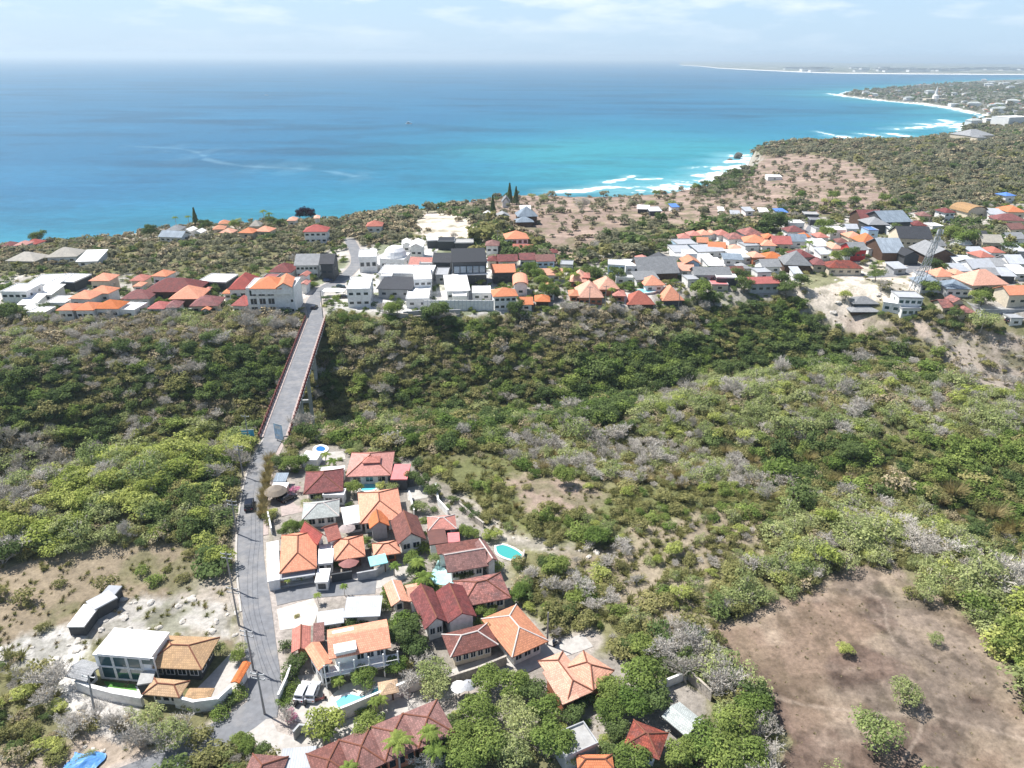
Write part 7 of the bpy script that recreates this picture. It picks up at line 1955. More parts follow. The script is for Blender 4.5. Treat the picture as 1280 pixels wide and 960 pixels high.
# trees round the near village: kind, x, y, size
for k, a, b, s in [
 ('dark_tree', 392, 598, 0.6), ('broad_green', 365, 590, 0.7), ('dark_tree', 352, 588, 0.6), ('palm_tree', 418, 588, 0.75), ('palm_tree', 408, 585, 0.6), ('broad_green', 378, 585, 0.6), ('lime_tree', 340, 585, 0.5), ('broad_green', 405, 596, 0.5),
 ('broad_green', 443, 619, 0.62), ('lime_tree', 476, 612, 0.55), ('sage_tree', 490, 616, 0.5), ('lime_tree', 438, 569, 0.5), ('sage_tree', 449, 567, 0.5), ('lime_tree', 484, 575, 0.5), ('lime_tree', 494, 580, 0.45),
 ('dark_tree', 518, 606, 0.6), ('dark_tree', 530, 612, 0.6), ('dark_tree', 540, 622, 0.6), ('sage_tree', 527, 640, 0.55), ('dark_tree', 520, 640, 0.4), ('dark_bush', 583, 640, 1.0), ('dark_bush', 594, 648, 0.9),
 ('sage_tree', 385, 635, 0.5), ('sage_tree', 398, 628, 0.45), ('broad_green', 366, 668, 0.6), ('broad_green', 378, 667, 0.5), ('dark_tree', 354, 672, 0.4), ('lime_tree', 341, 645, 0.45), ('olive_bush', 338, 652, 1.0),
 ('green_bush', 421, 706, 0.8), ('palm_tree', 493, 720, 0.6), ('dark_tree', 520, 722, 0.65), ('dark_tree', 512, 742, 0.5), ('palm_tree', 532, 745, 0.8), ('broad_green', 516, 708, 0.6), ('green_bush', 531, 688, 1.0), ('sage_tree', 543, 706, 0.45), ('broad_green', 540, 745, 0.5), ('green_bush', 520, 738, 1.1), ('palm_tree', 524, 726, 0.7),
 ('blossom_tree', 607, 712, 0.5), ('dark_tree', 585, 722, 0.45), ('dark_tree', 575, 726, 0.4), ('green_bush', 622, 712, 1.0), ('broad_green', 583, 672, 0.45), ('broad_green', 593, 674, 0.45), ('dark_bush', 578, 668, 1.0), ('lime_tree', 612, 676, 0.7), ('lime_tree', 622, 672, 0.5),
 ('broad_green', 695, 722, 0.85), ('dark_tree', 684, 716, 0.6), ('broad_green', 648, 752, 0.55), ('lime_tree', 662, 764, 0.5), ('broad_green', 654, 742, 0.45),
 ('broad_green', 600, 772, 0.5), ('broad_green', 614, 778, 0.45), ('dark_tree', 620, 795, 0.55), ('lime_tree', 618, 762, 0.35), ('sage_tree', 613, 762, 0.3),
 ('dark_tree', 502, 812, 0.8), ('dark_tree', 515, 800, 0.8), ('broad_green', 505, 792, 0.7), ('dark_tree', 490, 796, 0.5), ('dark_tree', 518, 822, 0.7), ('broad_green', 488, 752, 0.45), ('broad_green', 484, 744, 0.35), ('green_bush', 482, 760, 1.0),
 ('dark_tree', 437, 786, 0.5), ('dark_bush', 415, 788, 1.0), ('dark_bush', 455, 782, 0.8),
 ('dark_tree', 374, 838, 0.65), ('dark_bush', 362, 850, 1.1), ('green_bush', 362, 868, 0.9), ('green_bush', 356, 882, 0.9), ('dark_bush', 357, 810, 0.8),
 ('broad_green', 457, 856, 0.65), ('lime_tree', 423, 858, 0.6), ('palm_tree', 424, 862, 0.45), ('lime_tree', 408, 920, 1.15), ('palm_tree', 413, 932, 0.6),
 ('green_bush', 452, 892, 0.7), ('palm_tree', 478, 888, 0.5), ('palm_tree', 470, 893, 0.45), ('green_bush', 463, 893, 0.8), ('broad_green', 495, 842, 0.5), ('broad_green', 460, 925, 0.65), ('green_bush', 470, 905, 1.0),
 ('sage_tree', 540, 850, 0.9), ('bare_tree', 512, 872, 1.0), ('sage_tree', 545, 872, 0.8), ('bare_tree', 530, 838, 0.8), ('olive_bush', 508, 835, 1.0), ('purple_tree', 556, 858, 0.35),
 ('palm_tree', 540, 945, 0.75), ('palm_tree', 500, 962, 0.8), ('palm_tree', 545, 960, 0.7), ('palm_tree', 440, 985, 0.6),
 ('broad_green', 745, 850, 0.45), ('dark_tree', 738, 880, 0.4), ('purple_tree', 700, 870, 0.3), ('sage_tree', 760, 872, 0.5),
 ('pink_bush', 369, 616, 0.85), ('pink_bush', 364, 900, 0.7), ('bare_tree', 360, 905, 0.6), ('blossom_tree', 715, 955, 0.8), ('blossom_tree', 275, 820, 0.7), ('broad_green', 298, 828, 0.4), ('blossom_tree', 302, 818, 0.6), ('green_bush', 246, 884, 0.8), ('olive_bush', 240, 880, 0.9), ('green_bush', 300, 870, 0.9), ('dark_bush', 288, 880, 0.9), ('green_bush', 276, 896, 0.9),
 ('green_bush', 178, 718, 1.0), ('green_bush', 194, 728, 1.0), ('broad_green', 300, 932, 0.4), ('blossom_tree', 287, 946, 0.65), ('broad_green', 312, 940, 0.4), ('dark_tree', 330, 948, 0.4), ('palm_tree', 377, 728, 0.35), ('palm_tree', 361, 735, 0.3), ('palm_tree', 398, 754, 0.35), ('palm_tree', 431, 745, 0.35),
 ('bare_tree', 145, 915, 0.9), ('bare_tree', 118, 905, 0.8), ('bare_tree', 175, 935, 1.0), ('bare_tree', 205, 940, 0.9), ('bare_tree', 90, 925, 0.8), ('sage_tree', 190, 915, 0.7), ('sage_tree', 222, 930, 0.8), ('olive_bush', 250, 925, 1.1), ('bare_tree', 232, 915, 0.7),
 ]: plant(k, a, b, s)
# the big clump at the bottom right of the village
rr_ = random.Random(12)
for k, a, b, s in [
 ('broad_green', 610, 865, 0.76), ('broad_green', 640, 872, 0.84), ('dark_tree', 665, 880, 0.76), ('sage_tree', 640, 900, 0.84), ('broad_green', 600, 905, 0.84), ('broad_green', 575, 935, 0.76), ('broad_green', 610, 945, 0.92), ('sage_tree', 655, 925, 0.84), ('broad_green', 680, 905, 0.76), ('broad_green', 690, 945, 0.92), ('sage_tree', 645, 955, 0.92), ('lime_tree', 572, 900, 0.50), ('lime_tree', 680, 918, 0.59), ('broad_green', 585, 965, 0.76), ('lime_tree', 705, 925, 0.67), ('dark_tree', 715, 905, 0.59), ('dark_tree', 725, 888, 0.42),
 ('broad_green', 765, 880, 0.84), ('broad_green', 800, 862, 0.92), ('broad_green', 790, 895, 0.84), ('dark_tree', 815, 890, 0.76), ('broad_green', 760, 905, 0.76), ('dark_tree', 770, 925, 0.59), ('lime_tree', 812, 880, 0.50), ('lime_tree', 755, 935, 0.50), ('broad_green', 790, 960, 0.76), ('dark_tree', 760, 955, 0.59),
 ('broad_green', 850, 955, 0.76), ('broad_green', 880, 945, 0.92), ('broad_green', 915, 925, 0.92), ('broad_green', 940, 900, 0.84), ('broad_green', 900, 965, 0.92), ('sage_tree', 905, 900, 0.76), ('bare_tree', 925, 945, 0.84), ('bare_tree', 955, 925, 0.92), ('broad_green', 930, 965, 0.84), ('bare_tree', 920, 880, 0.76), ('bare_tree', 960, 955, 0.84),
 ('broad_green', 800, 818, 0.71), ('lime_tree', 815, 812, 0.63), ('dark_tree', 785, 815, 0.59), ('bare_tree', 850, 820, 0.84), ('bare_tree', 870, 845, 0.84), ('bare_tree', 895, 865, 0.92), ('bare_tree', 885, 822, 0.84), ('bare_tree', 845, 795, 0.83), ('bare_tree', 905, 845, 0.67), ('olive_bush', 895, 805, 1.01), ('olive_bush', 830, 830, 0.84), ('olive_bush', 906, 828, 0.92),
 ('bare_tree', 958, 625, 1.01), ('broad_green', 705, 606, 0.83), ('lime_tree', 925, 668, 0.74), ('green_bush', 905, 668, 1.01), ('dark_tree', 757, 530, 1.20), ('dark_tree', 680, 500, 0.83), ('dark_tree', 508, 552, 0.83), ('broad_green', 515, 560, 0.74), ('dark_tree', 1060, 580, 1.20), ('green_bush', 975, 578, 1.20),
 ('straw_clump', 845, 600, 0.86), ('straw_clump', 850, 612, 0.79), ('straw_clump', 905, 570, 0.94), ('straw_clump', 1010, 580, 1.01), ('straw_clump', 1190, 625, 1.30), ('straw_clump', 1240, 650, 1.44), ('straw_clump', 1265, 670, 1.30), ('straw_clump', 1090, 612, 0.86), ('straw_clump', 1250, 672, 1.08), ('straw_clump', 940, 580, 0.72), ('straw_clump', 985, 610, 0.79),
 ('lime_tree', 822, 705, 0.5), ('lime_tree', 845, 690, 0.7), ('broad_green', 745, 682, 0.7), ('lime_tree', 745, 660, 0.5), ('olive_bush', 778, 712, 1.0), ('green_bush', 750, 712, 0.8), ('green_bush', 718, 752, 1.2), ('dark_bush', 712, 768, 1.0), ('green_bush', 836, 662, 1.0), ('green_bush', 830, 742, 1.0), ('olive_bush', 836, 756, 1.1), ('olive_bush', 698, 790, 1.1)]:
    plant(k, a, b, s)
# the row of straw grass along the right side of the main road
for i, (a, b) in enumerate([(337, 578), (336, 588), (334, 598), (333, 608), (331, 618), (330, 628), (329, 638), (328, 646)]):
    plant('straw_clump', a, b, 0.75, 'straw-yellow roadside grass clump, %s from the bridge in the row right of the road' % nth(i + 1), 'straw-yellow clumps along the right side of the main road')
# trees of the far side
for k, a, b, s in [
 ('dark_tree', 548, 408, 1.7), ('dark_tree', 535, 404, 1.2), ('dark_tree', 563, 410, 1.1), ('broad_green', 490, 398, 1.2), ('dark_tree', 497, 393, 1.0), ('bare_tree', 480, 392, 1.0),
 ('dark_tree', 18, 402, 1.3), ('dark_tree', 5, 402, 1.2), ('dark_bush', 35, 398, 1.6), ('dark_tree', 50, 308, 1.5), ('dark_tree', 168, 292, 1.2), ('palm_tree', 214, 282, 1.2), ('palm_tree', 221, 284, 1.0), ('conifer', 246, 286, 1.3), ('dark_tree', 258, 291, 1.3), ('palm_tree', 200, 284, 0.9), ('dark_tree', 190, 300, 1.4), ('palm_tree', 230, 283, 1.0), ('palm_tree', 237, 283, 0.9), ('dark_tree', 340, 284, 1.2), ('dark_tree', 350, 286, 1.2), ('palm_tree', 338, 278, 1.2), ('palm_tree', 331, 280, 1.1), ('broad_green', 294, 288, 1.0), ('sage_tree', 298, 281, 1.0),
 ('conifer', 637, 256, 1.5), ('conifer', 645, 256, 1.5), ('conifer', 616, 270, 1.3), ('sage_tree', 680, 254, 1.3), ('sage_tree', 665, 250, 1.0), ('bare_tree', 726, 264, 1.8), ('bare_tree', 762, 241, 1.2), ('bare_tree', 780, 242, 1.4), ('bare_tree', 743, 240, 0.8), ('sage_tree', 812, 262, 1.4), ('sage_tree', 838, 262, 1.4), ('broad_green', 870, 240, 1.2), ('broad_green', 820, 246, 1.0), ('dark_tree', 880, 236, 1.2), ('dark_tree', 920, 221, 1.3), ('sage_tree', 890, 246, 1.1),
 ('dark_tree', 965, 288, 2.0), ('dark_tree', 955, 290, 1.5), ('dark_tree', 975, 289, 1.5), ('broad_green', 1028, 292, 1.5), ('broad_green', 1040, 252, 1.3), ('broad_green', 1000, 250, 1.2), ('lime_tree', 1045, 258, 1.3), ('lime_tree', 1030, 256, 1.1), ('dark_tree', 1132, 258, 1.7), ('broad_green', 1105, 256, 1.3), ('broad_green', 1068, 258, 1.2),
 ('dark_tree', 690, 375, 1.0), ('broad_green', 672, 352, 1.1), ('broad_green', 678, 362, 1.1), ('broad_green', 683, 372, 1.1), ('broad_green', 664, 345, 1.1), ('lime_tree', 700, 352, 1.2), ('lime_tree', 707, 345, 1.1), ('lime_tree', 712, 354, 0.9), ('palm_tree', 718, 360, 0.9), ('palm_tree', 694, 350, 1.0), ('dark_tree', 740, 350, 1.2), ('dark_tree', 772, 352, 1.2), ('palm_tree', 764, 378, 0.9), ('palm_tree', 796, 356, 0.8), ('lime_tree', 601, 358, 1.0), ('palm_tree', 595, 357, 0.8), ('dark_tree', 632, 330, 0.9), ('dark_tree', 660, 322, 1.2),
 ('dark_tree', 645, 398, 1.3), ('dark_tree', 655, 402, 1.0), ('broad_green', 875, 376, 1.5), ('dark_tree', 930, 366, 1.4), ('dark_tree', 925, 352, 1.2), ('dark_tree', 982, 372, 1.5), ('dark_tree', 1000, 362, 1.3), ('dark_tree', 975, 360, 1.2),
 ('broad_green', 1032, 300, 1.4), ('dark_tree', 1118, 297, 1.4), ('dark_tree', 1094, 352, 1.1), ('lime_tree', 1056, 376, 1.3), ('olive_bush', 1105, 362, 2.0), ('bare_tree', 1100, 364, 1.2), ('dark_tree', 1163, 342, 1.3), ('dark_tree', 1173, 343, 1.1), ('broad_green', 1160, 370, 1.2), ('dark_tree', 1192, 400, 1.0), ('broad_green', 1225, 385, 1.3), ('lime_tree', 1218, 376, 1.1), ('lime_tree', 1245, 366, 1.0), ('dark_tree', 1260, 318, 1.3), ('broad_green', 1205, 312, 1.8), ('broad_green', 1190, 302, 1.6), ('sage_tree', 1225, 415, 1.6), ('dark_tree', 1060, 328, 1.3), ('broad_green', 1045, 330, 1.2), ('palm_tree', 1010, 316, 1.0), ('palm_tree', 1002, 318, 1.0)]:
    plant(k, a, b, s)
for i, (a, s) in enumerate([(376, 1.2), (383, 1.5), (390, 1.2)]):
    plant('purple_tree', a, 278, s * 1.0, ['left stem of the dark purple clifftop tree clump', 'dark purple spiky clifftop tree, tallest of its clump', 'right stem of the dark purple clifftop tree clump'][i], sz=1.5)
# dark hedge under the left far village and under the right orange house
rr_ = random.Random(4)
k = 0
for a in list(np.arange(44, 200, 8.5)) + list(np.arange(206, 285, 8.5)):
    plant('dark_bush', float(a) + rr_.uniform(-1.5, 1.5), 395 + rr_.uniform(-1, 1.5), rr_.uniform(1.1, 1.6), 'dark green hedge bush in the continuous row below the left far village', 'hedge bushes below the left far village')
for a in np.arange(1222, 1275, 7.5):
    plant('dark_bush', float(a), 368 - (a - 1222) * 0.05, 1.5, 'dark hedge bush under the large salmon roof near the right edge', 'hedge bushes under the salmon roof')

# ================================================================== scrub: nobody could count it
V = {}
lib = bpy.data.collections.new('scrub plants')
NAMES = []
def lib_add(name, V_, T_, fol, m=None, bark=BARK):
    ex = None
    if m is not None and m.v:
        va, fa_ = wood_arrays(m); ex = (va, fa_, bark)
    me = mesh_q(name, V_, T_, FM[fol], ex); o = bpy.data.objects.new(name, me); lib.objects.link(o); NAMES.append(name)
def libtree(name, fol, seed, R, Hc, z0, nper, leaf, nl, bark=BARK, tone_v=0.3):
    V_, T_, m = src(None, seed, R, Hc, z0, None, nper, leaf, nl, True, tone_v); lib_add(name, V_, T_, fol, m, bark)
# names sort alphabetically: index = position
KI = {}
def reg(kind, name): KI.setdefault(kind, []).append(name)
for i, sd_ in enumerate((41, 42, 43)): libtree('a_olive_%d' % i, 'olive', sd_, 2.0, 2.1, 0.2, 70, 0.160, 6); reg('A', 'a_olive_%d' % i)
for i, sd_ in enumerate((44, 45, 46)): libtree('b_lime_%d' % i, 'lime', sd_, 2.4, 2.8, 0.8, 64, 0.167, 7, PALEBARK); reg('B', 'b_lime_%d' % i)
for i, sd_ in enumerate((47, 48, 49)): libtree('c_dark_%d' % i, 'dark', sd_, 2.3, 2.6, 0.4, 67, 0.167, 7); reg('C', 'c_dark_%d' % i)
for i, sd_ in enumerate((50, 51, 52)):
    V_, T_, m = twiggy(sd_, 4.4, 0.55, None, 5, rt=0.09); lib_add('d_bare_%d' % i, V_, T_, 'twig', m, PALEBARK); reg('D', 'd_bare_%d' % i)
for i, sd_ in enumerate((53, 54)):
    V_, T_ = plume(sd_, 3.0, 220, 0.7, 0.06); lib_add('e_straw_%d' % i, V_, T_, 'straw'); reg('E', 'e_straw_%d' % i)
for i, sd_ in enumerate((55, 56)):
    V_, T_ = plume(sd_, 0.75, 60, 1.1, 0.05); lib_add('f_tuft_%d' % i, V_, T_, 'olive'); reg('F', 'f_tuft_%d' % i)
for i, sd_ in enumerate((57, 58)): libtree('g_sage_%d' % i, 'sage', sd_, 2.5, 2.6, 0.8, 48, 0.144, 7, PALEBARK); reg('G', 'g_sage_%d' % i)
for i, sd_ in enumerate((59, 60)): libtree('h_green_%d' % i, 'green', sd_, 2.2, 2.4, 0.4, 70, 0.167, 7); reg('H', 'h_green_%d' % i)
for i, sd_ in enumerate((61, 62)): libtree('i_brown_%d' % i, 'brown', sd_, 2.0, 2.2, 0.2, 34, 0.17, 5, PALEBARK); reg('I', 'i_brown_%d' % i)
for i, sd_ in enumerate((63, 64)):
    V_, T_ = plume(sd_, 0.6, 55, 1.2, 0.05); lib_add('j_drytuft_%d' % i, V_, T_, 'brown'); reg('J', 'j_drytuft_%d' % i)
# distant clumps: fewer, larger leaves
for i, (sd_, fol) in enumerate(((71, 'greyolive'), (72, 'dark'), (73, 'greyolive'), (74, 'brown'), (75, 'olive'))):
    libtree('k_far_%d' % i, fol, sd_, 2.4, 2.6, 0.3, 16, 0.42, 5)
for i, k in enumerate('PQRST'): reg(k, 'k_far_%d' % i)
NAMES.sort(); IDX = {n: i for i, n in enumerate(NAMES)}
ZONES = [  # (polygon in the plan of the photo, {kind: weight}, density, size)
 ([(-200, 200), (1500, 200), (1500, 1100), (-200, 1100)], dict(A=5, C=2, I=1, D=1), 0.75, 1.0),
 ([(-200, 396), (380, 396), (355, 500), (320, 560), (200, 640), (-200, 760)], dict(A=6, D=2, I=4, C=3.5, H=1, G=0.5), 1.0, 1.05),
 ([(-200, 396), (380, 396), (372, 432), (200, 430), (60, 440), (-200, 430)], dict(D=2.2, I=7, A=2, G=1), 1.0, 1.0),
 ([(-200, 480), (100, 470), (130, 540), (60, 570), (-200, 560)], dict(C=5, A=4, H=2), 1.0, 1.1),
 ([(240, 440), (350, 440), (340, 490), (260, 500)], dict(C=6, A=3, H=2), 1.0, 1.1),
 ([(-200, 545), (70, 535), (85, 590), (30, 640), (-200, 640)], dict(D=4, I=2, G=2, A=1), 1.0, 1.1),
 ([(-200, 640), (20, 630), (110, 575), (210, 535), (280, 530), (330, 560), (310, 600), (295, 640), (290, 700), (230, 700), (150, 690), (60, 695), (-200, 740)], dict(B=4.5, G=4, A=3, D=0.7), 1.0, 1.0),
 ([(200, 590), (320, 560), (298, 640), (290, 700), (240, 695), (180, 640)], dict(B=2, A=3, H=3, C=2, D=1), 1.0, 1.1),
 ([(120, 650), (300, 620), (292, 715), (200, 712), (120, 690)], dict(A=4, D=1.2, I=2, C=2, B=1, G=2), 0.9, 1.0),
 ([(-200, 640), (20, 680), (60, 700), (30, 720), (-200, 760)], dict(D=2, A=3, C=2, G=1), 0.9, 1.0),
 ([(-200, 700), (60, 695), (160, 675), (290, 700), (305, 720), (300, 800), (190, 790), (60, 800), (-200, 880)], dict(F=5, J=5, A=1), 0.55, 0.85),
 ([(-200, 830), (20, 830), (90, 880), (110, 950), (60, 1000), (-200, 1000)], dict(H=1, A=4, B=2, C=1, D=2, I=2, G=1, J=2), 0.7, 0.72),
 ([(80, 880), (200, 885), (270, 905), (240, 935), (180, 1000), (100, 1000)], dict(D=4, I=3, A=1, G=1, J=4), 0.6, 0.7),
 ([(395, 400), (620, 400), (900, 395), (1180, 440), (1180, 480), (1000, 470), (820, 490), (700, 540), (600, 560), (500, 600), (395, 560)], dict(A=7, C=2.5, H=3, I=2, D=0.6, G=1), 1.0, 1.05),
 ([(420, 410), (520, 405), (560, 440), (480, 470), (420, 460)], dict(I=4, D=1, A=4, G=1), 1.0, 1.05),
 ([(640, 384), (870, 384), (880, 410), (820, 440), (760, 450), (690, 440), (640, 410)], dict(I=7, D=2, A=2.5, G=1), 1.0, 1.0),
 ([(720, 440), (860, 430), (900, 470), (820, 500), (740, 530), (700, 500)], dict(C=5, H=4, A=1), 1.0, 1.25),
 ([(880, 390), (1010, 380), (1040, 440), (960, 470), (880, 460)], dict(C=4, H=2, A=3), 1.0, 1.15),
 ([(800, 490), (920, 462), (1060, 468), (1200, 480), (1400, 500), (1400, 560), (1160, 545), (1000, 560), (860, 560), (780, 540)], dict(G=6, A=3, D=2, B=0.6, I=2, E=0.3), 1.0, 0.95),
 ([(600, 540), (760, 545), (860, 560), (940, 580), (950, 612), (850, 625), (760, 600), (640, 575)], dict(D=3.5, G=3, A=2, I=2, E=1, F=1), 0.92, 0.88),
 ([(950, 545), (1120, 550), (1400, 530), (1400, 740), (1220, 650), (1130, 620), (960, 600)], dict(C=2.5, H=3.5, A=5, E=0.8, I=0.6), 1.0, 1.05),
 ([(1160, 550), (1400, 540), (1400, 700), (1280, 660), (1180, 620)], dict(H=6, A=4, C=1), 1.0, 1.0),
 ([(500, 560), (620, 570), (760, 605), (960, 612), (1000, 650), (900, 640), (790, 680), (700, 650), (600, 660), (560, 600)], dict(A=4, F=10, B=1, H=1, J=5, E=0.8), 0.95, 0.62),
 ([(620, 640), (700, 650), (760, 640), (880, 612), (960, 618), (960, 645), (860, 648), (780, 672), (700, 690), (640, 665)], dict(A=5, H=2, F=4, G=1.5, J=2), 0.9, 0.75),
 ([(640, 600), (700, 590), (760, 610), (740, 635), (660, 640)], dict(J=3, F=2, A=1), 0.4, 0.8),
 ([(990, 615), (1130, 625), (1230, 690), (1400, 760), (1400, 850), (1230, 790), (1160, 730), (1085, 700), (1040, 712), (1000, 745), (960, 750), (900, 770), (890, 700), (960, 680), (990, 640)], dict(G=6, B=1.3, A=4, D=1.8, I=1, E=0.3), 1.0, 1.0),
 ([(1200, 740), (1400, 770), (1400, 900), (1290, 900), (1240, 830), (1215, 770)], dict(G=4, A=3, H=2, B=1), 0.95, 1.1),
 ([(1140, 965), (1200, 930), (1240, 915), (1290, 925), (1400, 960), (1400, 1100), (1140, 1100)], dict(H=4, B=3, A=3), 0.95, 1.2),
 ([(1000, 985), (1040, 950), (1090, 945), (1110, 975), (1110, 1100), (1000, 1100)], dict(G=4, B=2, A=2), 0.8, 1.0),
 ([(700, 690), (760, 680), (860, 645), (930, 645), (975, 668), (940, 700), (900, 720), (880, 780), (850, 800), (780, 770), (700, 720)], dict(A=3.5, F=6, J=7, G=1.5, D=1, B=1), 0.7, 0.72),
 ([(640, 700), (700, 690), (770, 740), (790, 800), (730, 800), (680, 770)], dict(A=6, F=3, D=2, H=2), 0.75, 0.85),
 ([(840, 780), (890, 790), (935, 860), (990, 930), (960, 1000), (880, 1000), (900, 900), (830, 830)], dict(D=4, A=3, G=2, C=1), 0.95, 1.0),
 ([(560, 640), (640, 660), (760, 690), (750, 704), (640, 690), (580, 660)], dict(F=3, J=3), 0.3, 0.8),
 (BARE['clearing'], dict(J=1), 0.55, 0.4),
 ([(700, 830), (840, 830), (880, 960), (960, 1000), (560, 1000), (560, 900)], dict(H=4, C=3, A=3, B=1), 0.85, 0.8),
 (BARE['nearvillage'], dict(F=3, H=3, A=2, C=2, J=2), 0.20, 0.40),
 ([(700, 880), (720, 880), (745, 930), (740, 960), (720, 940)], dict(F=1), 0.1, 0.5),
 ([(30, 790), (110, 765), (300, 760), (305, 890), (268, 905), (200, 890), (120, 885), (60, 860)], dict(J=4, F=3, A=0.8), 0.26, 0.7),
 # far side
 ([(-200, 290), (480, 262), (560, 255), (530, 262), (518, 300), (440, 310), (370, 322), (300, 345), (200, 342), (-200, 345)], dict(P=5, Q=1.3, R=3, S=3, T=1), 1.0, 0.85),
 ([(-200, 295), (330, 276), (330, 288), (200, 300), (-200, 305)], dict(S=2, P=1, R=1), 0.35, 0.8),
 ([(440, 262), (540, 255), (530, 285), (440, 300)], dict(S=4, R=2, P=2, Q=1), 1.0, 1.2),
 (BARE['village'], dict(A=3, C=4, H=4, B=1), 0.42, 0.72),
 (BARE['whiteyard'], dict(H=1, C=1), 0.10, 0.6),
 ([(520, 262), (600, 244), (690, 242), (640, 262), (610, 290), (600, 285)], dict(Q=3, P=3, S=2, R=1), 0.95, 1.2),
 ([(600, 285), (640, 262), (690, 290), (740, 325), (860, 290), (960, 272), (960, 290), (850, 296), (800, 322), (700, 330), (665, 322), (600, 320)], dict(P=4, Q=4, T=2, S=1.5), 1.0, 1.45),
 ([(690, 262), (860, 255), (900, 275), (800, 300), (700, 322)], dict(P=3, Q=2, R=2), 0.35, 1.2),
 (BARE['farfield'], dict(S=2, R=2, P=2), 0.10, 1.0),
 ([(1000, 268), (1130, 262), (1110, 235), (1080, 205), (1010, 192), (930, 196), (935, 172), (1000, 168), (1300, 160), (1400, 165), (1400, 260), (1290, 250), (1150, 262)], dict(P=6, Q=0.8, R=4, S=3, T=1), 1.0, 1.2),
 ([(940, 195), (1010, 190), (1090, 205), (1120, 240), (1000, 250), (900, 245), (860, 235)], dict(P=2, S=3, R=2), 0.12, 1.0),
 ([(870, 240), (930, 205), (945, 210), (900, 245)], dict(Q=3, P=3), 0.8, 1.3),
 ([(960, 255), (1120, 258), (1180, 270), (1060, 276), (980, 272)], dict(P=3, T=2, Q=2), 0.45, 1.2),
 ([(1150, 270), (1260, 280), (1270, 320), (1190, 325), (1165, 290)], dict(P=3, Q=3, T=2), 0.8, 1.3),
 ([(985, 362), (1000, 345), (1150, 335), (1140, 372), (1085, 378), (1062, 392), (1050, 420), (1015, 402)], dict(J=3, A=1, F=1), 0.15, 0.8),
 ([(1130, 405), (1320, 420), (1320, 498), (1230, 488), (1175, 455)], dict(J=5, D=1.5, A=1, I=2), 0.6, 0.75),
 ([(1030, 388), (1110, 395), (1130, 412), (1060, 418)], dict(J=1), 0.1, 1.0),
 (BARE['sandlot'], dict(S=1), 0.02, 1.0),
 ([(1200, 60), (1400, 60), (1400, 168), (1195, 168), (1200, 150)], dict(P=4, Q=2, R=3, S=1), 0.8, 1.4),
 ([(1040, 60), (1400, 60), (1400, 152), (1200, 146), (1040, 128)], dict(P=3, Q=3, R=2, S=1), 0.45, 1.2),
]
def scatter():
    out = []
    for (r0, r1, sp, n_try) in ((70, 330, 1.6, 1), (330, 760, 3.1, 1), (760, 1900, 5.2, 1), (1900, 5200, 15.0, 1)):
        g_ = sp
        xs = np.arange(-r1 * 0.80, r1 * 0.80, g_); ys = np.arange(r0 * 0.6, r1, g_)
        X, Y = np.meshgrid(xs, ys); X = X.ravel() + rng.uniform(-.5, .5, X.size) * g_; Y = Y.ravel() + rng.uniform(-.5, .5, Y.size) * g_
        r = np.hypot(X, Y); m = (r >= r0) & (r < r1) & (np.abs(X) < Y * 0.86 + 14)
        X, Y = X[m], Y[m]
        sd = segdist(X, Y, COAST); m = inpoly(X, Y, LAND) & (sd > (3 if r0 < 900 else 18)); X, Y = X[m], Y[m]
        Z = H(X, Y)
        px, py = proj(X, Y, Z + 0.8)
        m = (px > -170) & (px < 1450) & (py < 1120); X, Y, Z, px, py = X[m], Y[m], Z[m], px[m], py[m]
        # jitter the borders between the kinds of scrub
        jx = px + rng.normal(0, 5, len(px)) + (fbm(X / 14, Y / 14, 7, 3) - 0.5) * 34 * np.clip(150 / np.hypot(X, Y), 0.1, 1); jy = py + rng.normal(0, 2.5, len(px)) + (fbm(X / 14, Y / 14, 8, 3) - 0.5) * 22 * np.clip(150 / np.hypot(X, Y), 0.1, 1)
        zi = np.zeros(len(X), int)
        for k, (poly, _, _, _) in enumerate(ZONES):
            zi[inpoly(jx, jy, poly)] = k
        hard = inpoly(px, py, BARE['clearing'])
        den = np.array([z_[2] for z_ in ZONES])[zi]; siz = np.array([z_[3] for z_ in ZONES])[zi]
        # scrub grows in patches
        pat = fbm(X / 9, Y / 9, 15, 3)
        keep = rng.random(len(X)) < den * np.clip(0.55 + 1.1 * (pat - 0.25), 0.25, 1.2)
        
        for (cx, cy, hw, hd, rz) in FOOT:
            dx, dy = X - cx, Y - cy; c, s = math.cos(rz), math.sin(rz)
            keep &= ~((np.abs(dx * c + dy * s) < hw + 0.5) & (np.abs(-dx * s + dy * c) < hd + 0.5))
        if r0 < 700:
            for k, (pts, wd) in ROADS.items():
                keep &= segdist(X, Y, pts[::3] + [pts[-1]]) > wd / 2 + (2.1 if k == 'main' else 1.2)
            t_ = (X - BR0[0]) * BDIR[0] + (Y - BR0[1]) * BDIR[1]; d_ = np.abs((X - BR0[0]) * BDIR[1] - (Y - BR0[1]) * BDIR[0])
            keep &= ~((t_ > -3) & (t_ < BLEN + 3) & (d_ < 5.2) & (Z > -7))
            for pth in PATHS: keep &= segdist(X, Y, pth) > 1.3
        for k in np.nonzero(keep)[0]:
            out.append((X[k], Y[k], Z[k], int(zi[k]), float(siz[k]), r0, float(pat[k])))
    return out
pts = scatter()
def gz_fast(x_, y_, z_): return z_ - 0.12
kinds = []; P3 = []; SC = []; RO = []
nearmap = dict(P='A', Q='C', R='G', S='I', T='H'); farmap = dict(A='P', B='R', C='Q', D='S', E='S', F='P', G='R', H='T', I='S', J='S')
cell = {}
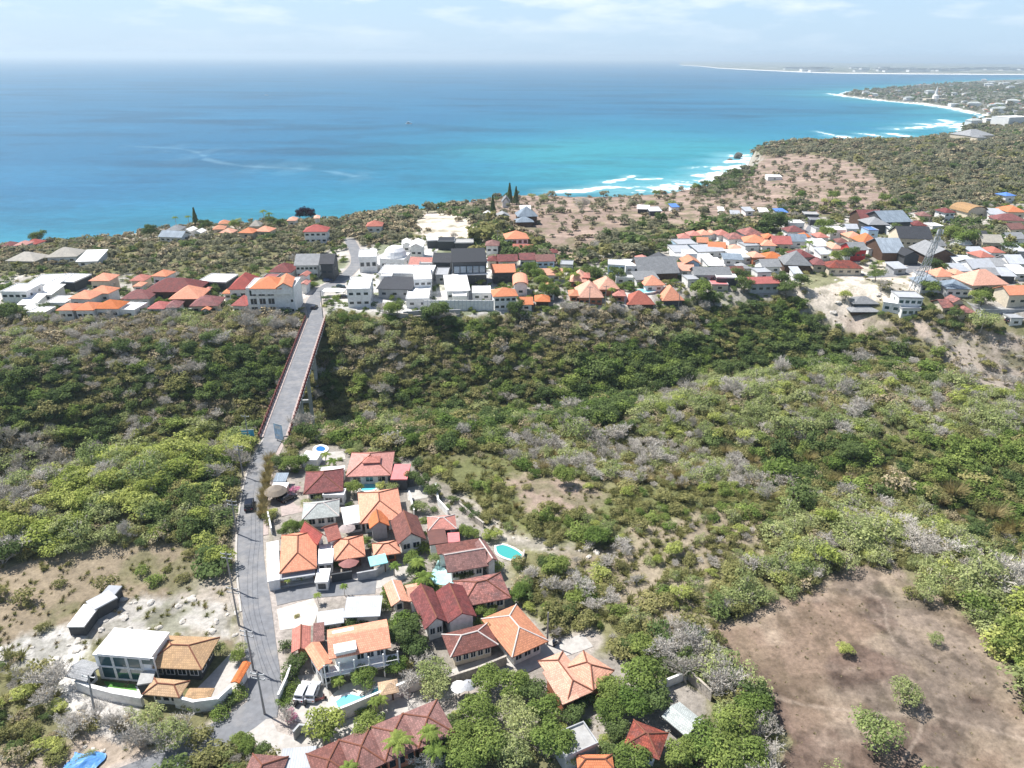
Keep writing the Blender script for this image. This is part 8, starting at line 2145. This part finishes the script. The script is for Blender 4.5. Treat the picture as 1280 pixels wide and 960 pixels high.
for (x_, y_, z_, k, s, r0, pa) in pts:
    zz_ = ZONES[k][1]; ks = list(zz_)
    # neighbours tend to be of one kind
    u = (float(vnoise(x_ / 6, y_ / 6, 5 + k)) * 1.5 + rp.uniform(-0.42, 0.42)) % 1.0
    tot = sum(zz_.values()); acc = 0; kk = ks[-1]
    for q in ks:
        acc += zz_[q] / tot
        if u < acc: kk = q; break
    if r0 >= 330 and kk in farmap and r0 >= 760: kk = farmap[kk]
    if r0 < 330 and kk in nearmap: kk = nearmap[kk]
    mult = {70: 1.0, 330: 1.05, 760: 1.2, 1900: 2.1}[r0]
    sc_ = s * mult * (0.42 + 0.85 * rp.random() ** 1.3) * (1.02 if r0 < 700 else 1.1)
    if rp.random() < 0.07: sc_ *= 1.45
    if kk in 'FJ': sc_ = s * rp.uniform(0.8, 1.5) * (1 if r0 < 330 else 1.6)
    kinds.append(IDX[rp.choice(KI[kk])]); P3.append((x_, y_, z_ - 0.1)); SC.append((sc_ * rp.uniform(0.75, 1.4), sc_ * rp.uniform(0.75, 1.4), sc_ * rp.uniform(0.65, 1.3))); RO.append((rp.gauss(0, 0.13), rp.gauss(0, 0.13), rp.uniform(0, 6.283)))
n0 = len(pts)
for (x_, y_, z_, k, s, r0, pa) in list(pts):
    if r0 > 70 or rp.random() < 0.35 or s == 0.4: continue
    dx, dy = rp.uniform(-1.2, 1.2), rp.uniform(-1.2, 1.2)
    bare_ = ZONES[k][2] < 0.7
    kinds.append(IDX[rp.choice(KI['J' if (bare_ and rp.random() < 0.5) else 'F'])]); q_ = rp.uniform(1.2, 2.6) * (0.5 if bare_ else 1)
    P3.append((x_ + dx, y_ + dy, gz_fast(x_ + dx, y_ + dy, z_))); SC.append((q_, q_, q_ * 0.9)); RO.append((0, 0, rp.uniform(0, 6.28)))
P3 = np.array(P3, np.float32); kinds = np.array(kinds, np.int32); SC = np.array(SC, np.float32); RO = np.array(RO, np.float32)
# geometry nodes: one plant of the library on every point
ng = bpy.data.node_groups.new('scatter scrub', 'GeometryNodeTree')
ng.interface.new_socket('Geometry', in_out='INPUT', socket_type='NodeSocketGeometry'); ng.interface.new_socket('Geometry', in_out='OUTPUT', socket_type='NodeSocketGeometry')
gi = ng.nodes.new('NodeGroupInput'); gout = ng.nodes.new('NodeGroupOutput'); iop = ng.nodes.new('GeometryNodeInstanceOnPoints'); ci = ng.nodes.new('GeometryNodeCollectionInfo')
ci.inputs['Collection'].default_value = lib; ci.inputs['Separate Children'].default_value = True; ci.inputs['Reset Children'].default_value = True
iop.inputs['Pick Instance'].default_value = True
def nattr(name, ty):
    n = ng.nodes.new('GeometryNodeInputNamedAttribute'); n.data_type = ty; n.inputs['Name'].default_value = name; return n
na = nattr('pick', 'INT'); nr = nattr('turn', 'FLOAT_VECTOR'); ns_ = nattr('size', 'FLOAT_VECTOR')
lk = ng.links.new
lk(gi.outputs[0], iop.inputs['Points']); lk(ci.outputs[0], iop.inputs['Instance']); lk(na.outputs['Attribute'], iop.inputs['Instance Index'])
lk(nr.outputs['Attribute'], iop.inputs['Rotation']); lk(ns_.outputs['Attribute'], iop.inputs['Scale']); lk(iop.outputs[0], gout.inputs[0])
rad = np.hypot(P3[:, 0], P3[:, 1]); ppx, ppy = proj(P3[:, 0], P3[:, 1], P3[:, 2])
grp = np.where(rad >= 330, np.where(rad > 760, 4, 3), np.where(ppx < 330, 0, np.where(ppy < 560, 1, 2)))
for gidx, (nm, lb, cat) in enumerate([('scrub', 'dense mixed scrub and low trees on the left of the road', 'scrub'), ('ravine_scrub', 'dense green and brown scrub filling the ravine right of the bridge', 'scrub'), ('hillside_scrub', 'mixed shrubs and grass round the village and clearing', 'scrub'), ('coastal_scrub', 'grey-green scrub between the far village and the cliffs', 'scrub'), ('headland_forest', 'hazy low forest on the far headlands', 'forest')]):
    mk = grp == gidx
    me = bpy.data.meshes.new(nm); me.vertices.add(int(mk.sum())); me.vertices.foreach_set('co', P3[mk].ravel())
    a = me.attributes.new('pick', 'INT', 'POINT'); a.data.foreach_set('value', kinds[mk]); a = me.attributes.new('turn', 'FLOAT_VECTOR', 'POINT'); a.data.foreach_set('vector', RO[mk].ravel()); a = me.attributes.new('size', 'FLOAT_VECTOR', 'POINT'); a.data.foreach_set('vector', SC[mk].ravel())
    o = link(nm, me); md = o.modifiers.new('scatter', 'NODES'); md.node_group = ng
    tag(o, lb, cat, kind='stuff')
print('scrub plants', len(P3), 'individual plants', len(PLANTS))
resolve_labels()
HAZE_D = 9e-5
# ------------------------------------------------------------------ haze
m = MB(); m.box(-75000, 75000, -6000, 75000, SEA - 12, 140)
me = m.mesh('haze')
hm = bpy.data.materials.new('sea haze'); hm.use_nodes = True
t = hm.node_tree
for n in list(t.nodes):
    if n.type != 'OUTPUT_MATERIAL': t.nodes.remove(n)
pv = t.nodes.new('ShaderNodeVolumePrincipled')
pv.inputs['Density'].default_value = HAZE_D
pv.inputs['Color'].default_value = (0.72, 0.88, 1.0, 1)
pv.inputs['Anisotropy'].default_value = 0.2
t.links.new(pv.outputs[0], [n for n in t.nodes if n.type == 'OUTPUT_MATERIAL'][0].inputs['Volume'])
o = link('haze', me, hm); o['kind'] = 'stuff'
